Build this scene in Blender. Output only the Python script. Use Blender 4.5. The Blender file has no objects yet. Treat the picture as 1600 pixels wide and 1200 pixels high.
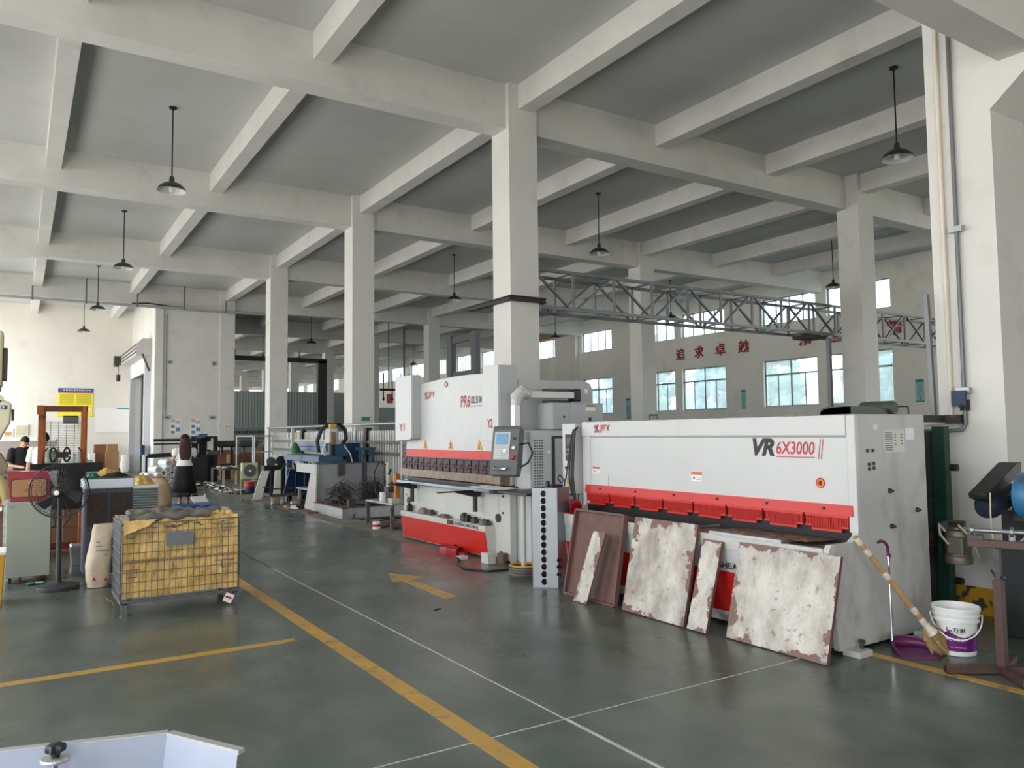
import bpy, bmesh, math, random
from mathutils import Vector, Matrix, noise
S = bpy.context.scene
COL = S.collection
R = math.radians
# ---------------------------------------------------------------- camera
YAW, PIT, ROL = R(32.5158), R(3.56897), R(-.62914)
fwd = Vector((math.sin(YAW)*math.cos(PIT), math.cos(YAW)*math.cos(PIT), math.sin(PIT)))
rgt = Vector((math.cos(YAW), -math.sin(YAW), 0)); upv = rgt.cross(fwd)
rgt, upv = math.cos(ROL)*rgt + math.sin(ROL)*upv, -math.sin(ROL)*rgt + math.cos(ROL)*upv
cd = bpy.data.cameras.new('camera'); cam = bpy.data.objects.new('camera', cd); COL.objects.link(cam)
cd.sensor_fit = 'HORIZONTAL'; cd.sensor_width = 36; cd.lens = 36*1209.97/1600
cd.clip_start = .05; cd.clip_end = 400
M = Matrix((rgt, upv, -fwd)).transposed().to_4x4(); M.translation = (0, 0, 1.65)
cam.matrix_world = M
S.camera = cam
# ---------------------------------------------------------------- daylight, exposure
S.view_settings.view_transform = 'Standard'; S.view_settings.look = 'None'
S.view_settings.gamma = 1; S.view_settings.exposure = EXPO = 0.17
S.cycles.use_denoising = True
S.cycles.max_bounces = 10; S.cycles.diffuse_bounces = 6; S.cycles.glossy_bounces = 4
S.cycles.transparent_max_bounces = 16; S.cycles.transmission_bounces = 4
S.cycles.caustics_reflective = False; S.cycles.caustics_refractive = False
S.cycles.sample_clamp_indirect = 6
W = bpy.data.worlds.new('overcast_sky'); S.world = W; W.use_nodes = True
nt = W.node_tree; nt.nodes.clear()
tc = nt.nodes.new('ShaderNodeTexCoord'); sp = nt.nodes.new('ShaderNodeSeparateXYZ')
rp = nt.nodes.new('ShaderNodeValToRGB'); mr = nt.nodes.new('ShaderNodeMapRange')
bg = nt.nodes.new('ShaderNodeBackground'); wo = nt.nodes.new('ShaderNodeOutputWorld')
mr.inputs['From Min'].default_value = -1; mr.inputs['From Max'].default_value = 1
nt.links.new(tc.outputs['Generated'], sp.inputs[0]); nt.links.new(sp.outputs['Z'], mr.inputs['Value'])
nt.links.new(mr.outputs[0], rp.inputs[0]); nt.links.new(rp.outputs[0], bg.inputs[0]); nt.links.new(bg.outputs[0], wo.inputs[0])
cr = rp.color_ramp
cr.elements[0].position = 0; cr.elements[0].color = (.66, .65, .62, 1)
cr.elements[1].position = 1; cr.elements[1].color = (.80, .90, 1, 1)
e = cr.elements.new(.47); e.color = (.92, .90, .86, 1)
e = cr.elements.new(.52); e.color = (.95, .98, 1, 1)
bg.inputs[1].default_value = SKY = 6.0
def portal(name, loc, rot, sx, sy):                                 # tells the sampler where the sky comes in; gives no light itself
    l = bpy.data.lights.new(name, 'AREA'); l.shape = 'RECTANGLE'; l.size = sx; l.size_y = sy
    l.cycles.is_portal = True
    o = bpy.data.objects.new(name, l); COL.objects.link(o); o.location = loc; o.rotation_euler = rot
    return o
# ---------------------------------------------------------------- mesh helpers
class MB:
    def __init__(s, m=None): s.v = []; s.f = []; s.m = m
    def add(s, vs, fs):
        n = len(s.v)
        for p in vs:
            p = Vector(p); s.v.append(s.m @ p if s.m else p)
        s.f += [tuple(n+i for i in f) for f in fs]; return s
    def box(s, x0, x1, y0, y1, z0, z1):
        if x0 > x1: x0, x1 = x1, x0
        if y0 > y1: y0, y1 = y1, y0
        if z0 > z1: z0, z1 = z1, z0
        return s.add([(x0,y0,z0),(x1,y0,z0),(x1,y1,z0),(x0,y1,z0),(x0,y0,z1),(x1,y0,z1),(x1,y1,z1),(x0,y1,z1)],
                     [(3,2,1,0),(4,5,6,7),(0,1,5,4),(1,2,6,5),(2,3,7,6),(3,0,4,7)])
    def ob(s, c, d, e=(0,0,0)):                                     # centre, size, euler
        m = Matrix.Translation(c) @ __import__('mathutils').Euler(e).to_matrix().to_4x4()
        a, b, h = d[0]/2, d[1]/2, d[2]/2
        return s.add([m @ Vector(p) for p in [(-a,-b,-h),(a,-b,-h),(a,b,-h),(-a,b,-h),(-a,-b,h),(a,-b,h),(a,b,h),(-a,b,h)]],
                     [(3,2,1,0),(4,5,6,7),(0,1,5,4),(1,2,6,5),(2,3,7,6),(3,0,4,7)])
    def hexa(s, p):                                                 # 8 corners: bottom 4 ccw, top 4
        return s.add(p, [(3,2,1,0),(4,5,6,7),(0,1,5,4),(1,2,6,5),(2,3,7,6),(3,0,4,7)])
    def prism(s, pts, ax, a, b):                                    # pts 2D in the other two axes
        n = len(pts)
        def P(u, w, t): return {'x':(t,u,w), 'y':(u,t,w), 'z':(u,w,t)}[ax]
        vs = [P(u, w, a) for u, w in pts] + [P(u, w, b) for u, w in pts]
        fs = [tuple(range(n)), tuple(reversed(range(n, 2*n)))] + [(i, n+i, n+(i+1) % n, (i+1) % n) for i in range(n)]
        return s.add(vs, fs)
    def bar(s, p0, p1, w, h=None, up=(0,0,1)):                      # rectangular bar
        p0, p1 = Vector(p0), Vector(p1); h = h or w; d = (p1-p0).normalized(); u = Vector(up)
        if abs(d.dot(u)) > .98: u = Vector((1,0,0))
        a = d.cross(u).normalized()*w/2; b = a.cross(d).normalized()*h/2
        return s.add([p0-a-b, p0+a-b, p0+a+b, p0-a+b, p1-a-b, p1+a-b, p1+a+b, p1-a+b],
                     [(3,2,1,0),(4,5,6,7),(0,1,5,4),(1,2,6,5),(2,3,7,6),(3,0,4,7)])
    def tube(s, pts, r, n=8, closed=False, caps=True):
        pts = [Vector(p) for p in pts]; k = len(pts); rs = r if isinstance(r, (list, tuple)) else [r]*k
        rings = []; up = None
        for i, p in enumerate(pts):
            if closed: d = pts[(i+1) % k]-pts[i-1]
            else: d = pts[min(i+1, k-1)]-pts[max(i-1, 0)]
            if d.length < 1e-9: d = Vector((0,0,1))
            d.normalize()
            if up is None:
                up = Vector((0,0,1)) if abs(d.z) < .9 else Vector((1,0,0))
            a = d.cross(up)
            if a.length < 1e-6: a = d.cross(Vector((0,1,0)))
            a.normalize(); up = a.cross(d).normalized()
            rings.append([p + rs[i]*(math.cos(t)*a + math.sin(t)*up) for t in [2*math.pi*j/n for j in range(n)]])
        vs = [q for rg in rings for q in rg]; fs = []
        for i in range(k if closed else k-1):
            for j in range(n):
                a0 = i*n+j; a1 = i*n+(j+1) % n; b0 = ((i+1) % k)*n+j; b1 = ((i+1) % k)*n+(j+1) % n
                fs.append((a0, a1, b1, b0))
        if caps and not closed: fs += [tuple(reversed(range(n))), tuple(range((k-1)*n, k*n))]
        return s.add(vs, fs)
    def cyl(s, p0, p1, r0, r1=None, n=20): return s.tube([p0, p1], [r0, r0 if r1 is None else r1], n)
    def lathe(s, prof, c=(0,0,0), n=24, sx=1, sy=1, m=None, cap=True):  # prof: (r, z) from bottom to top
        vs = []; fs = []; k = len(prof); c = Vector(c)
        for r_, z in prof:
            for j in range(n):
                t = 2*math.pi*j/n; q = Vector((r_*sx*math.cos(t), r_*sy*math.sin(t), z))
                vs.append(c + (m @ q if m else q))
        for i in range(k-1):
            for j in range(n):
                fs.append((i*n+j, i*n+(j+1) % n, (i+1)*n+(j+1) % n, (i+1)*n+j))
        if cap: fs += [tuple(reversed(range(n))), tuple(range((k-1)*n, k*n))]
        return s.add(vs, fs)
    def sph(s, c, r, n=12, sc=(1,1,1)):
        k = n//2+1; c = Vector(c); vs = [c+Vector((0,0,-r*sc[2]))]; fs = []
        for i in range(1, k-1):
            ph = -math.pi/2 + math.pi*i/(k-1)
            for j in range(n):
                t = 2*math.pi*j/n
                vs.append(c+Vector((r*sc[0]*math.cos(ph)*math.cos(t), r*sc[1]*math.cos(ph)*math.sin(t), r*sc[2]*math.sin(ph))))
        vs.append(c+Vector((0,0,r*sc[2])))
        for j in range(n): fs.append((0, 1+(j+1) % n, 1+j))
        for i in range(k-3):
            for j in range(n): fs.append((1+i*n+j, 1+i*n+(j+1) % n, 1+(i+1)*n+(j+1) % n, 1+(i+1)*n+j))
        b = 1+(k-3)*n
        for j in range(n): fs.append((b+j, b+(j+1) % n, len(vs)-1))
        return s.add(vs, fs)
    def loft(s, rings, cap=True):                                   # rings: lists of points, same length
        n = len(rings[0]); vs = [p for r_ in rings for p in r_]; fs = []
        for i in range(len(rings)-1):
            for j in range(n): fs.append((i*n+j, i*n+(j+1) % n, (i+1)*n+(j+1) % n, (i+1)*n+j))
        if cap: fs += [tuple(reversed(range(n))), tuple(range((len(rings)-1)*n, len(rings)*n))]
        return s.add(vs, fs)
    def grid(s, fn, nu, nv):                                        # fn(u, v) -> point
        vs = [fn(i/nu, j/nv) for j in range(nv+1) for i in range(nu+1)]
        return s.add(vs, [(j*(nu+1)+i, j*(nu+1)+i+1, (j+1)*(nu+1)+i+1, (j+1)*(nu+1)+i) for j in range(nv) for i in range(nu)])
    def build(s, name, mat, parent=None, smooth=False, bevel=0, solid=0, remesh=0, sub=0, local=False, label=None, kind=None):
        off = Vector((0,0,0)); q = parent
        if not local:
            while q is not None: off += q.location; q = q.parent
        me = bpy.data.meshes.new(name); me.from_pydata([tuple(p-off) for p in s.v], [], s.f); me.validate()
        bm = bmesh.new(); bm.from_mesh(me); bmesh.ops.recalc_face_normals(bm, faces=bm.faces); bm.to_mesh(me); bm.free()
        if smooth:
            me.shade_smooth()
            if smooth is not True: me.set_sharp_from_angle(angle=R(smooth))
            else: me.set_sharp_from_angle(angle=R(40))
        o = bpy.data.objects.new(name, me); COL.objects.link(o)
        if mat is not None: me.materials.append(mat)
        if parent is not None: o.parent = parent
        if remesh:
            m = o.modifiers.new('r', 'REMESH'); m.mode = 'VOXEL'; m.voxel_size = remesh; m.use_smooth_shade = True
            m = o.modifiers.new('s', 'SMOOTH'); m.iterations = 3; m.factor = .5
        if solid: m = o.modifiers.new('s', 'SOLIDIFY'); m.thickness = solid; m.offset = 0
        if bevel: m = o.modifiers.new('b', 'BEVEL'); m.width = bevel; m.segments = 2; m.limit_method = 'ANGLE'; m.angle_limit = R(40)
        if sub: m = o.modifiers.new('d', 'SUBSURF'); m.levels = sub; m.render_levels = sub
        if label: o['label'] = label
        if kind: o['kind'] = kind
        return o
def tag(o, label=None, cat=None, group=None, kind=None):
    for k, v in (('label', label), ('category', cat), ('group', group), ('kind', kind)):
        if v: o[k] = v
    return o
def thing(name, label, cat, loc=(0,0,0), rz=0, group=None):
    o = bpy.data.objects.new(name, None); COL.objects.link(o); o.location = loc; o.rotation_euler = (0,0,rz); o.empty_display_size = .1
    return tag(o, label, cat, group)
def copy_tree(o, parent=None, skip=()):
    c = o.copy(); COL.objects.link(c)
    if parent is not None: c.parent = parent
    for ch in [x for x in COL.objects if x.parent == o]:
        copy_tree(ch, c)
    return c
def struct(o): o['kind'] = 'structure'; return o
_tc = {}
def text_shape(body, bold=0, shear=0, space=1):
    key = (body, bold, shear, space)
    if key not in _tc:
        cu = bpy.data.curves.new('t', 'FONT'); cu.body = body; cu.offset = bold; cu.shear = shear; cu.space_character = space
        cu.resolution_u = 3; cu.fill_mode = 'FRONT'
        o = bpy.data.objects.new('t', cu); COL.objects.link(o); bpy.context.view_layer.update()
        me = bpy.data.meshes.new_from_object(o.evaluated_get(bpy.context.evaluated_depsgraph_get()))
        vs = [v.co.copy() for v in me.vertices]; fs = [tuple(p.vertices) for p in me.polygons]
        bpy.data.objects.remove(o); bpy.data.curves.remove(cu); bpy.data.meshes.remove(me)
        x0 = min(v.x for v in vs); x1 = max(v.x for v in vs); y0 = min(v.y for v in vs); y1 = max(v.y for v in vs)
        _tc[key] = ([((v.x-x0)/(x1-x0), (v.y-y0)/(y1-y0)) for v in vs], fs)
    return _tc[key]
def add_text(mb, body, o, u, v, w, h, bold=0, shear=0, space=1):   # o lower-left corner, u right, v up (unit vectors)
    vs, fs = text_shape(body, bold, shear, space); o = Vector(o); u = Vector(u).normalized()*w; v = Vector(v).normalized()*h
    return mb.add([o+u*a+v*b for a, b in vs], fs)
# ---------------------------------------------------------------- materials
def mat(name, col, rough=.6, metal=0, var=.12, scale=3, bump=0, bscale=None, dirt=None, damt=.0, dscale=2.5, spec=.5, coat=0, emit=None, dsharp=.08, stretch=None):
    m = bpy.data.materials.new(name); m.use_nodes = True; nt = m.node_tree; N = nt.nodes; L = nt.links
    b = N['Principled BSDF']; b.inputs['Roughness'].default_value = rough; b.inputs['Metallic'].default_value = metal
    b.inputs['Specular IOR Level'].default_value = spec; b.inputs['Coat Weight'].default_value = coat
    tc = N.new('ShaderNodeTexCoord'); src = tc.outputs['Object']
    if stretch:
        mp = N.new('ShaderNodeMapping'); mp.inputs['Scale'].default_value = stretch; L.new(src, mp.inputs[0]); src = mp.outputs[0]
    def noi(sc, det=5):
        n = N.new('ShaderNodeTexNoise'); n.inputs['Scale'].default_value = sc; n.inputs['Detail'].default_value = det
        n.inputs['Roughness'].default_value = .6; L.new(src, n.inputs['Vector']); return n.outputs['Fac']
    c = (*col[:3], 1)
    out = None
    if var:
        r_ = N.new('ShaderNodeMapRange'); r_.inputs['From Min'].default_value = .3; r_.inputs['From Max'].default_value = .7
        r_.inputs['To Min'].default_value = 1-var; r_.inputs['To Max'].default_value = 1+var*.5; L.new(noi(scale), r_.inputs['Value'])
        mx = N.new('ShaderNodeMix'); mx.data_type = 'RGBA'; mx.blend_type = 'MULTIPLY'; mx.inputs['Factor'].default_value = 1
        mx.inputs[6].default_value = c; L.new(r_.outputs[0], mx.inputs[7]); out = mx.outputs[2]
    if dirt:
        r_ = N.new('ShaderNodeMapRange'); t = .5+.22*(1-2*damt); r_.inputs['From Min'].default_value = t-dsharp; r_.inputs['From Max'].default_value = t+dsharp
        L.new(noi(dscale, 9), r_.inputs['Value'])
        mx = N.new('ShaderNodeMix'); mx.data_type = 'RGBA'; L.new(r_.outputs[0], mx.inputs['Factor'])
        if out: L.new(out, mx.inputs[6])
        else: mx.inputs[6].default_value = c
        mx.inputs[7].default_value = (*dirt, 1); out = mx.outputs[2]
    if out: L.new(out, b.inputs['Base Color'])
    else: b.inputs['Base Color'].default_value = c
    if bump:
        bp = N.new('ShaderNodeBump'); bp.inputs['Strength'].default_value = bump; bp.inputs['Distance'].default_value = .02
        L.new(noi(bscale or scale*6, 6), bp.inputs['Height']); L.new(bp.outputs[0], b.inputs['Normal'])
    if emit: b.inputs['Emission Color'].default_value = (*emit[:3], 1); b.inputs['Emission Strength'].default_value = emit[3]
    return m
def rgb(r, g, b):                                                   # sRGB 0-255 to linear
    return tuple(((x/255)/12.92 if x/255 <= .04045 else ((x/255+.055)/1.055)**2.4) for x in (r, g, b))
PLA = mat('plaster_white', rgb(222, 220, 215), .85, var=.07, scale=.9, bump=.15, bscale=9, dirt=rgb(196, 190, 180), damt=-.1, dscale=1.3, dsharp=.2, spec=.2)
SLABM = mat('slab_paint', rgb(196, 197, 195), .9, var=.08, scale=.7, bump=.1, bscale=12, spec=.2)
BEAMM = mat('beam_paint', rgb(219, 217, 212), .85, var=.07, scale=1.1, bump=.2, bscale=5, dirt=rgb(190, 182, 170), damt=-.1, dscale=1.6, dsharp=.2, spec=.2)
WALLC = mat('wall_cream', rgb(226, 222, 213), .85, var=.06, scale=.6, bump=.15, bscale=8, dirt=rgb(196, 188, 176), damt=-.1, dscale=.8, dsharp=.2, spec=.2)
WHITE = mat('machine_white', rgb(196, 197, 196), .38, var=.03, scale=2, dirt=rgb(190, 188, 182), damt=.08, dscale=5, dsharp=.1)
WORNW = mat('worn_white', rgb(196, 195, 188), .5, var=.06, scale=5, dirt=rgb(120, 105, 90), damt=-.05, dscale=9, dsharp=.06)
GREYM = mat('machine_grey', rgb(168, 171, 173), .42, var=.05, scale=2, dirt=rgb(140, 138, 135), damt=.05, dscale=4, dsharp=.12)
LGREY = mat('side_grey', rgb(196, 196, 194), .5, var=.05, scale=2, dirt=rgb(150, 136, 120), damt=.16, dscale=3.5, dsharp=.14, stretch=(1, 1, .5))
RED = mat('machine_red', rgb(196, 34, 26), .4, var=.08, scale=3)
DRED = mat('pedal_red', rgb(150, 14, 22), .35, var=.1, scale=8)
BLACK = mat('black_plastic', rgb(26, 26, 28), .45, var=.15, scale=8)
BLKM = mat('black_metal', rgb(34, 34, 36), .5, metal=.3, var=.2, scale=6)
RUBBER = mat('rubber', rgb(24, 24, 25), .8, var=.1)
DGREY = mat('dark_grey', rgb(78, 79, 82), .5, var=.08, scale=5)
STEEL = mat('bare_steel', rgb(150, 150, 150), .38, metal=.85, var=.2, scale=9, dirt=rgb(110, 95, 80), damt=.1, dscale=12)
GALV = mat('galvanised', rgb(176, 180, 182), .42, metal=.7, var=.18, scale=14, bump=.05)
DSTEEL = mat('dark_steel', rgb(84, 80, 78), .5, metal=.6, var=.3, scale=7)
RUSTY = mat('rusty_steel', rgb(104, 84, 74), .62, metal=.35, var=.35, scale=9, dirt=rgb(150, 140, 130), damt=.2, dscale=14, bump=.1)
BROWNP = mat('red_oxide', rgb(106, 74, 66), .6, var=.2, scale=8, bump=.05)
ORANGE = mat('orange_paint', rgb(190, 108, 42), .5, var=.18, scale=5, dirt=rgb(110, 66, 38), damt=.15, dscale=6)
YELL = mat('yellow_plastic', rgb(214, 158, 40), .5, var=.1)
BLUEM = mat('machine_blue', rgb(52, 92, 124), .45, var=.15, scale=4, dirt=rgb(60, 70, 80), damt=.1, dscale=6)
DBLUE = mat('deep_blue', rgb(18, 48, 84), .45, var=.12, scale=4)
CREAM = mat('machine_cream', rgb(196, 190, 160), .5, var=.08, scale=3, dirt=rgb(130, 122, 98), damt=.1, dscale=6)
SAGE = mat('sage_paint', rgb(152, 158, 146), .5, var=.04, scale=2, dirt=rgb(120, 122, 112), damt=.0, dscale=5)
GREEND = mat('machine_green', rgb(18, 62, 48), .5, var=.25, scale=6)
OLIVE = mat('olive_green', rgb(62, 70, 56), .55, var=.15)
CARD = mat('cardboard', rgb(170, 128, 90), .85, var=.12, scale=4)
CARDD = mat('dark_cardboard', rgb(126, 88, 62), .85, var=.15, scale=4)
KRAFT = mat('kraft_sack', rgb(196, 168, 132), .8, var=.12, scale=7, bump=.35, bscale=16)
SACKW = mat('woven_sack', rgb(204, 188, 164), .75, var=.1, scale=6, bump=.4, bscale=13)
LINER = mat('yellow_liner', rgb(228, 188, 112), .5, var=.3, scale=9, bump=1.0, bscale=12, stretch=(1, 1, .6))
TARP = mat('grey_tarp', rgb(108, 104, 98), .6, var=.25, scale=8, bump=.5, bscale=12)
WHITEP = mat('white_plastic', rgb(232, 232, 230), .35, var=.03)
PAPER = mat('paper', rgb(238, 236, 228), .8, var=.04)
SKIN = mat('skin', rgb(196, 146, 118), .55, var=.06, scale=8)
HAIRB = mat('black_hair', rgb(16, 13, 13), .85, var=.3, scale=30, stretch=(6, 6, .6))
CLOTHW = mat('white_cloth', rgb(236, 234, 228), .85, var=.05, bump=.2, bscale=20)
CLOTHB = mat('black_cloth', rgb(20, 20, 23), .85, var=.1, bump=.2, bscale=20)
PIPEC = mat('pipe_cream', rgb(226, 216, 200), .5, var=.04)
PIPEG = mat('pipe_grey', rgb(120, 122, 124), .45, metal=.5, var=.1)
GREENB = mat('sign_green', rgb(40, 134, 120), .5, var=.05)
TEAL = mat('poster_teal', rgb(96, 176, 184), .6, var=.15, scale=6)
CHRED = mat('letter_red', rgb(160, 30, 44), .5, var=.05)
INK = mat('ink_black', rgb(24, 24, 26), .5, var=0)
REDINK = mat('ink_red', rgb(190, 26, 48), .5, var=0)
GREYINK = mat('ink_grey', rgb(120, 120, 124), .6, var=0)
CHROME = mat('chrome', rgb(210, 210, 212), .15, metal=1, var=0)
GLASSM = bpy.data.materials.new('window_glass'); GLASSM.use_nodes = True
_n = GLASSM.node_tree.nodes; _l = GLASSM.node_tree.links; _n.remove(_n['Principled BSDF'])
_t = _n.new('ShaderNodeBsdfTransparent'); _t.inputs[0].default_value = (.74, .84, .88, 1)
_g = _n.new('ShaderNodeBsdfGlossy'); _g.inputs['Roughness'].default_value = .05
_x = _n.new('ShaderNodeMixShader'); _x.inputs[0].default_value = .06
_l.new(_t.outputs[0], _x.inputs[1]); _l.new(_g.outputs[0], _x.inputs[2])
_d = _n.new('ShaderNodeBsdfTranslucent'); _d.inputs[0].default_value = (.86, .93, .96, 1); _y = _n.new('ShaderNodeMixShader'); _y.inputs[0].default_value = .2   # dusty panes
_l.new(_x.outputs[0], _y.inputs[1]); _l.new(_d.outputs[0], _y.inputs[2]); _l.new(_y.outputs[0], _n['Material Output'].inputs[0])
# ================================================================= SETTING
# floor: green-grey sealed concrete, with a bare concrete border by the machines
FM = bpy.data.materials.new('floor_coating'); FM.use_nodes = True
nt = FM.node_tree; N = nt.nodes; L = nt.links; b = N['Principled BSDF']
g = N.new('ShaderNodeNewGeometry')
def nz(scale, det=6, rgh=.6, sc=None):
    n = N.new('ShaderNodeTexNoise'); n.inputs['Scale'].default_value = scale; n.inputs['Detail'].default_value = det; n.inputs['Roughness'].default_value = rgh
    if sc:
        mp = N.new('ShaderNodeMapping'); mp.inputs['Scale'].default_value = sc; L.new(g.outputs['Position'], mp.inputs[0]); L.new(mp.outputs[0], n.inputs['Vector'])
    else: L.new(g.outputs['Position'], n.inputs['Vector'])
    return n.outputs['Fac']
def rmp(v, a, b_, c=0, d=1):
    r_ = N.new('ShaderNodeMapRange'); r_.inputs['From Min'].default_value = a; r_.inputs['From Max'].default_value = b_
    r_.inputs['To Min'].default_value = c; r_.inputs['To Max'].default_value = d; L.new(v, r_.inputs['Value']); return r_.outputs[0]
def mixc(f, a, b_):
    m = N.new('ShaderNodeMix'); m.data_type = 'RGBA'; L.new(f, m.inputs['Factor'])
    for s_, v in ((6, a), (7, b_)):
        if isinstance(v, tuple): m.inputs[s_].default_value = (*v, 1)
        else: L.new(v, m.inputs[s_])
    return m.outputs[2]
c1 = mixc(rmp(nz(.7, 3, .5), .3, .7), rgb(66, 75, 69), rgb(82, 91, 84))
c2 = mixc(rmp(nz(1.6, 5, .55), .4, .8), c1, rgb(98, 106, 97))
c3 = mixc(rmp(nz(3.5, 3, .45, (1, .5, 1)), .4, .8, 0, .5), c2, rgb(112, 117, 108))
c3 = mixc(rmp(nz(4.5, 2, .5, (1, 6, 1)), .76, .8, 0, .35), c3, rgb(160, 160, 150))
sx = N.new('ShaderNodeSeparateXYZ'); L.new(g.outputs['Position'], sx.inputs[0])
def math_(op, a, b_):
    m = N.new('ShaderNodeMath'); m.operation = op
    for i, v in enumerate((a, b_)):
        if isinstance(v, (int, float)): m.inputs[i].default_value = v
        else: L.new(v, m.inputs[i])
    return m.outputs[0]
edge = math_('ADD', sx.outputs['X'], rmp(nz(1.5), 0, 1, -.12, .12))
bare = math_('MULTIPLY', rmp(edge, 4.98, 5.04), math_('MULTIPLY', rmp(sx.outputs['Y'], 7.6, 7.8), rmp(edge, 7.2, 7.1)))
c4 = mixc(bare, c3, mixc(rmp(nz(3), .4, .6), rgb(132, 126, 110), rgb(104, 99, 88)))
L.new(c4, b.inputs['Base Color'])
L.new(math_('MAXIMUM', rmp(nz(1.1, 2, .4), .25, .75, .2, .36), math_('MULTIPLY', bare, .8)), b.inputs['Roughness'])
b.inputs['Specular IOR Level'].default_value = .55
XL, XR, YB, YE = -2.95, 26.8, -8.0, 96.0
struct(MB().box(XL-.3, XR+.3, YB-.3, YE+.3, -.2, 0).build('floor', FM))
# painted lines: worn yellow paint a millimetre thick
LY = bpy.data.materials.new('line_paint'); LY.use_nodes = True
nt = LY.node_tree; N = nt.nodes; L = nt.links; b = N['Principled BSDF']; g = N.new('ShaderNodeNewGeometry')
cc = mixc(rmp(nz(2.5), .35, .65), rgb(196, 150, 58), rgb(176, 138, 66))
cc = mixc(rmp(nz(6, 6, .7), .55, .62, 0, .75), cc, rgb(96, 98, 84)); L.new(cc, b.inputs['Base Color'])
b.inputs['Roughness'].default_value = .35
LY2 = LY.copy(); 
WL = mat('joint_filler', rgb(196, 196, 186), .6, var=.3, scale=6)
DL = mat('joint_dark', rgb(50, 50, 46), .7, var=.2, scale=9)
def line(name, x0, x1, y0, y1, m, z=.0015): return struct(MB().box(x0, x1, y0, y1, -.001, z).build(name, m))
line('floor_marking', 2.085, 2.205, .5, 11.9, LY)
line('floor_marking', XL, 1.93, 6.26, 6.36, LY2)
line('floor_marking', 5.27, 5.36, 0, 3.5, LY2)
line('floor_joint', 2.69, 2.702, .5, 9.8, WL, .0012); line('floor_joint', 2.69, 2.705, 9.8, 34, DL, .0012)
line('floor_joint', -1, 7, 3.694, 3.704, WL, .0011); line('floor_joint', 2.688, 2.71, .5, 3.69, WL, .0018)
struct(MB().prism([(3.63, 6.98), (3.79, 7.0), (3.79, 8.07), (3.98, 8.17), (3.74, 8.63), (3.56, 8.10), (3.67, 8.07)], 'z', -.001, .0015).build('floor_arrow_marking', LY))
# ceiling slab, girders, beams, columns
ZS, ZG, ZB = 7.87, 7.05, 7.42
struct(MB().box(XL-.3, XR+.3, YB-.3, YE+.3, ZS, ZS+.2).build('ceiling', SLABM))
ROWS = [(3.36, 3.93), (11.31, 11.89), (18.92, 19.50), (26.66, 27.24), (34.45, 35.05), (42.2, 42.8), (49.9, 50.5), (57.6, 58.2), (65.2, 65.8), (72.9, 73.5), (80.6, 81.2), (88.3, 88.9)]
CX = [(7.2, 7.8), (17.1, 17.7)]
COLM = mat('column_paint', rgb(221, 219, 214), .85, var=.05, scale=1.0, bump=.12, bscale=7, dirt=rgb(190, 184, 174), damt=-.1, dscale=1.7, dsharp=.2, spec=.2)
for i, (a, c) in enumerate(ROWS):
    for x0, x1 in CX:
        if i == 0 and x0 > 10: continue
        q0, q1 = (a, c)
        if i == 1 and x0 > 10: q0, q1 = 11.08, 11.66
        struct(MB().box(x0, x1, q0, q1, 0, ZS).build('column', COLM))
    ga = a+.1
    if i == 0: ga = 3.5
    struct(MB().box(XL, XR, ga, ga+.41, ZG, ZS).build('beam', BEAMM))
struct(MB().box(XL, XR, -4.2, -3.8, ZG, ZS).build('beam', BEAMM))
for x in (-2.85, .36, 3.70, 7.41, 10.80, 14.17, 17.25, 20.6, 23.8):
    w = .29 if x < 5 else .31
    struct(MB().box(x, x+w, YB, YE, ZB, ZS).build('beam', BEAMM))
# lower beam and sloped bracket on the near column
struct(MB().prism([(3.37, 4.45), (3.37, 5.6), (1.6, 5.6), (1.6, 5.35), (2.75, 4.98), (3.07, 4.70)], 'x', 7.19, 7.79).build('beam', COLM))
struct(MB().box(XL, 7.2, 2.96, 3.27, 4.86, 5.45).build('beam', BEAMM))
# right wall with its window openings
UW = [(11.5, 14.15), (16.24, 18.9), (19.40, 22.05), (24.15, 26.85), (27.33, 29.98), (32.05, 34.64)]
FAR = [(37.17, 39.8), (43.3, 45.94), (47.2, 49.6), (51.2, 53.9), (54.72, 57.4), (58.8, 61.4), (61.9, 64.3), (66.3, 69), (70, 72.5), (74.1, 76.8), (77.6, 80.2), (82, 84.6), (85.4, 88), (89.8, 92.4)]
NEAR = [(1.0, 3.6), (4.2, 6.8), (8.6, 11.1), (-6.5, -3.5)]
def wall_with_holes(name, m, fixed, t, a0, a1, z0, z1, holes, axis):
    mb = MB(); ys = sorted({a0, a1} | {h[0] for h in holes} | {h[1] for h in holes})
    for p, q in zip(ys, ys[1:]):
        hs = sorted((h[2], h[3]) for h in holes if h[0] < (p+q)/2 < h[1]); z = z0
        for lo, hi in hs + [(z1, z1)]:
            if lo > z+1e-6:
                if axis == 'y': mb.box(fixed, fixed+t, p, q, z, lo)
                else: mb.box(p, q, fixed, fixed+t, z, lo)
            z = hi
    return struct(mb.build(name, m))
holes = [(a, c, 6.07, 7.19) for a, c in UW+FAR+NEAR] + [(a, c, 2.6, 4.57) for a, c in UW+NEAR]
wall_with_holes('wall_right', mat('wall_cream_lit', rgb(240, 236, 226), .85, var=.05, scale=.6, bump=.15, bscale=8, dirt=rgb(206, 200, 188), damt=-.1, dscale=.8, dsharp=.2, spec=.2), XR, .26, YB, YE, 0, ZS, holes, 'y')  # cream wall paint made lighter to stand in for missing daylight
wn = [0]
FRM = mat('window_frame', rgb(150, 148, 146), .5, metal=.3, var=.1)
SILL = mat('window_sill', rgb(232, 230, 222), .8, var=.05)
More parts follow.
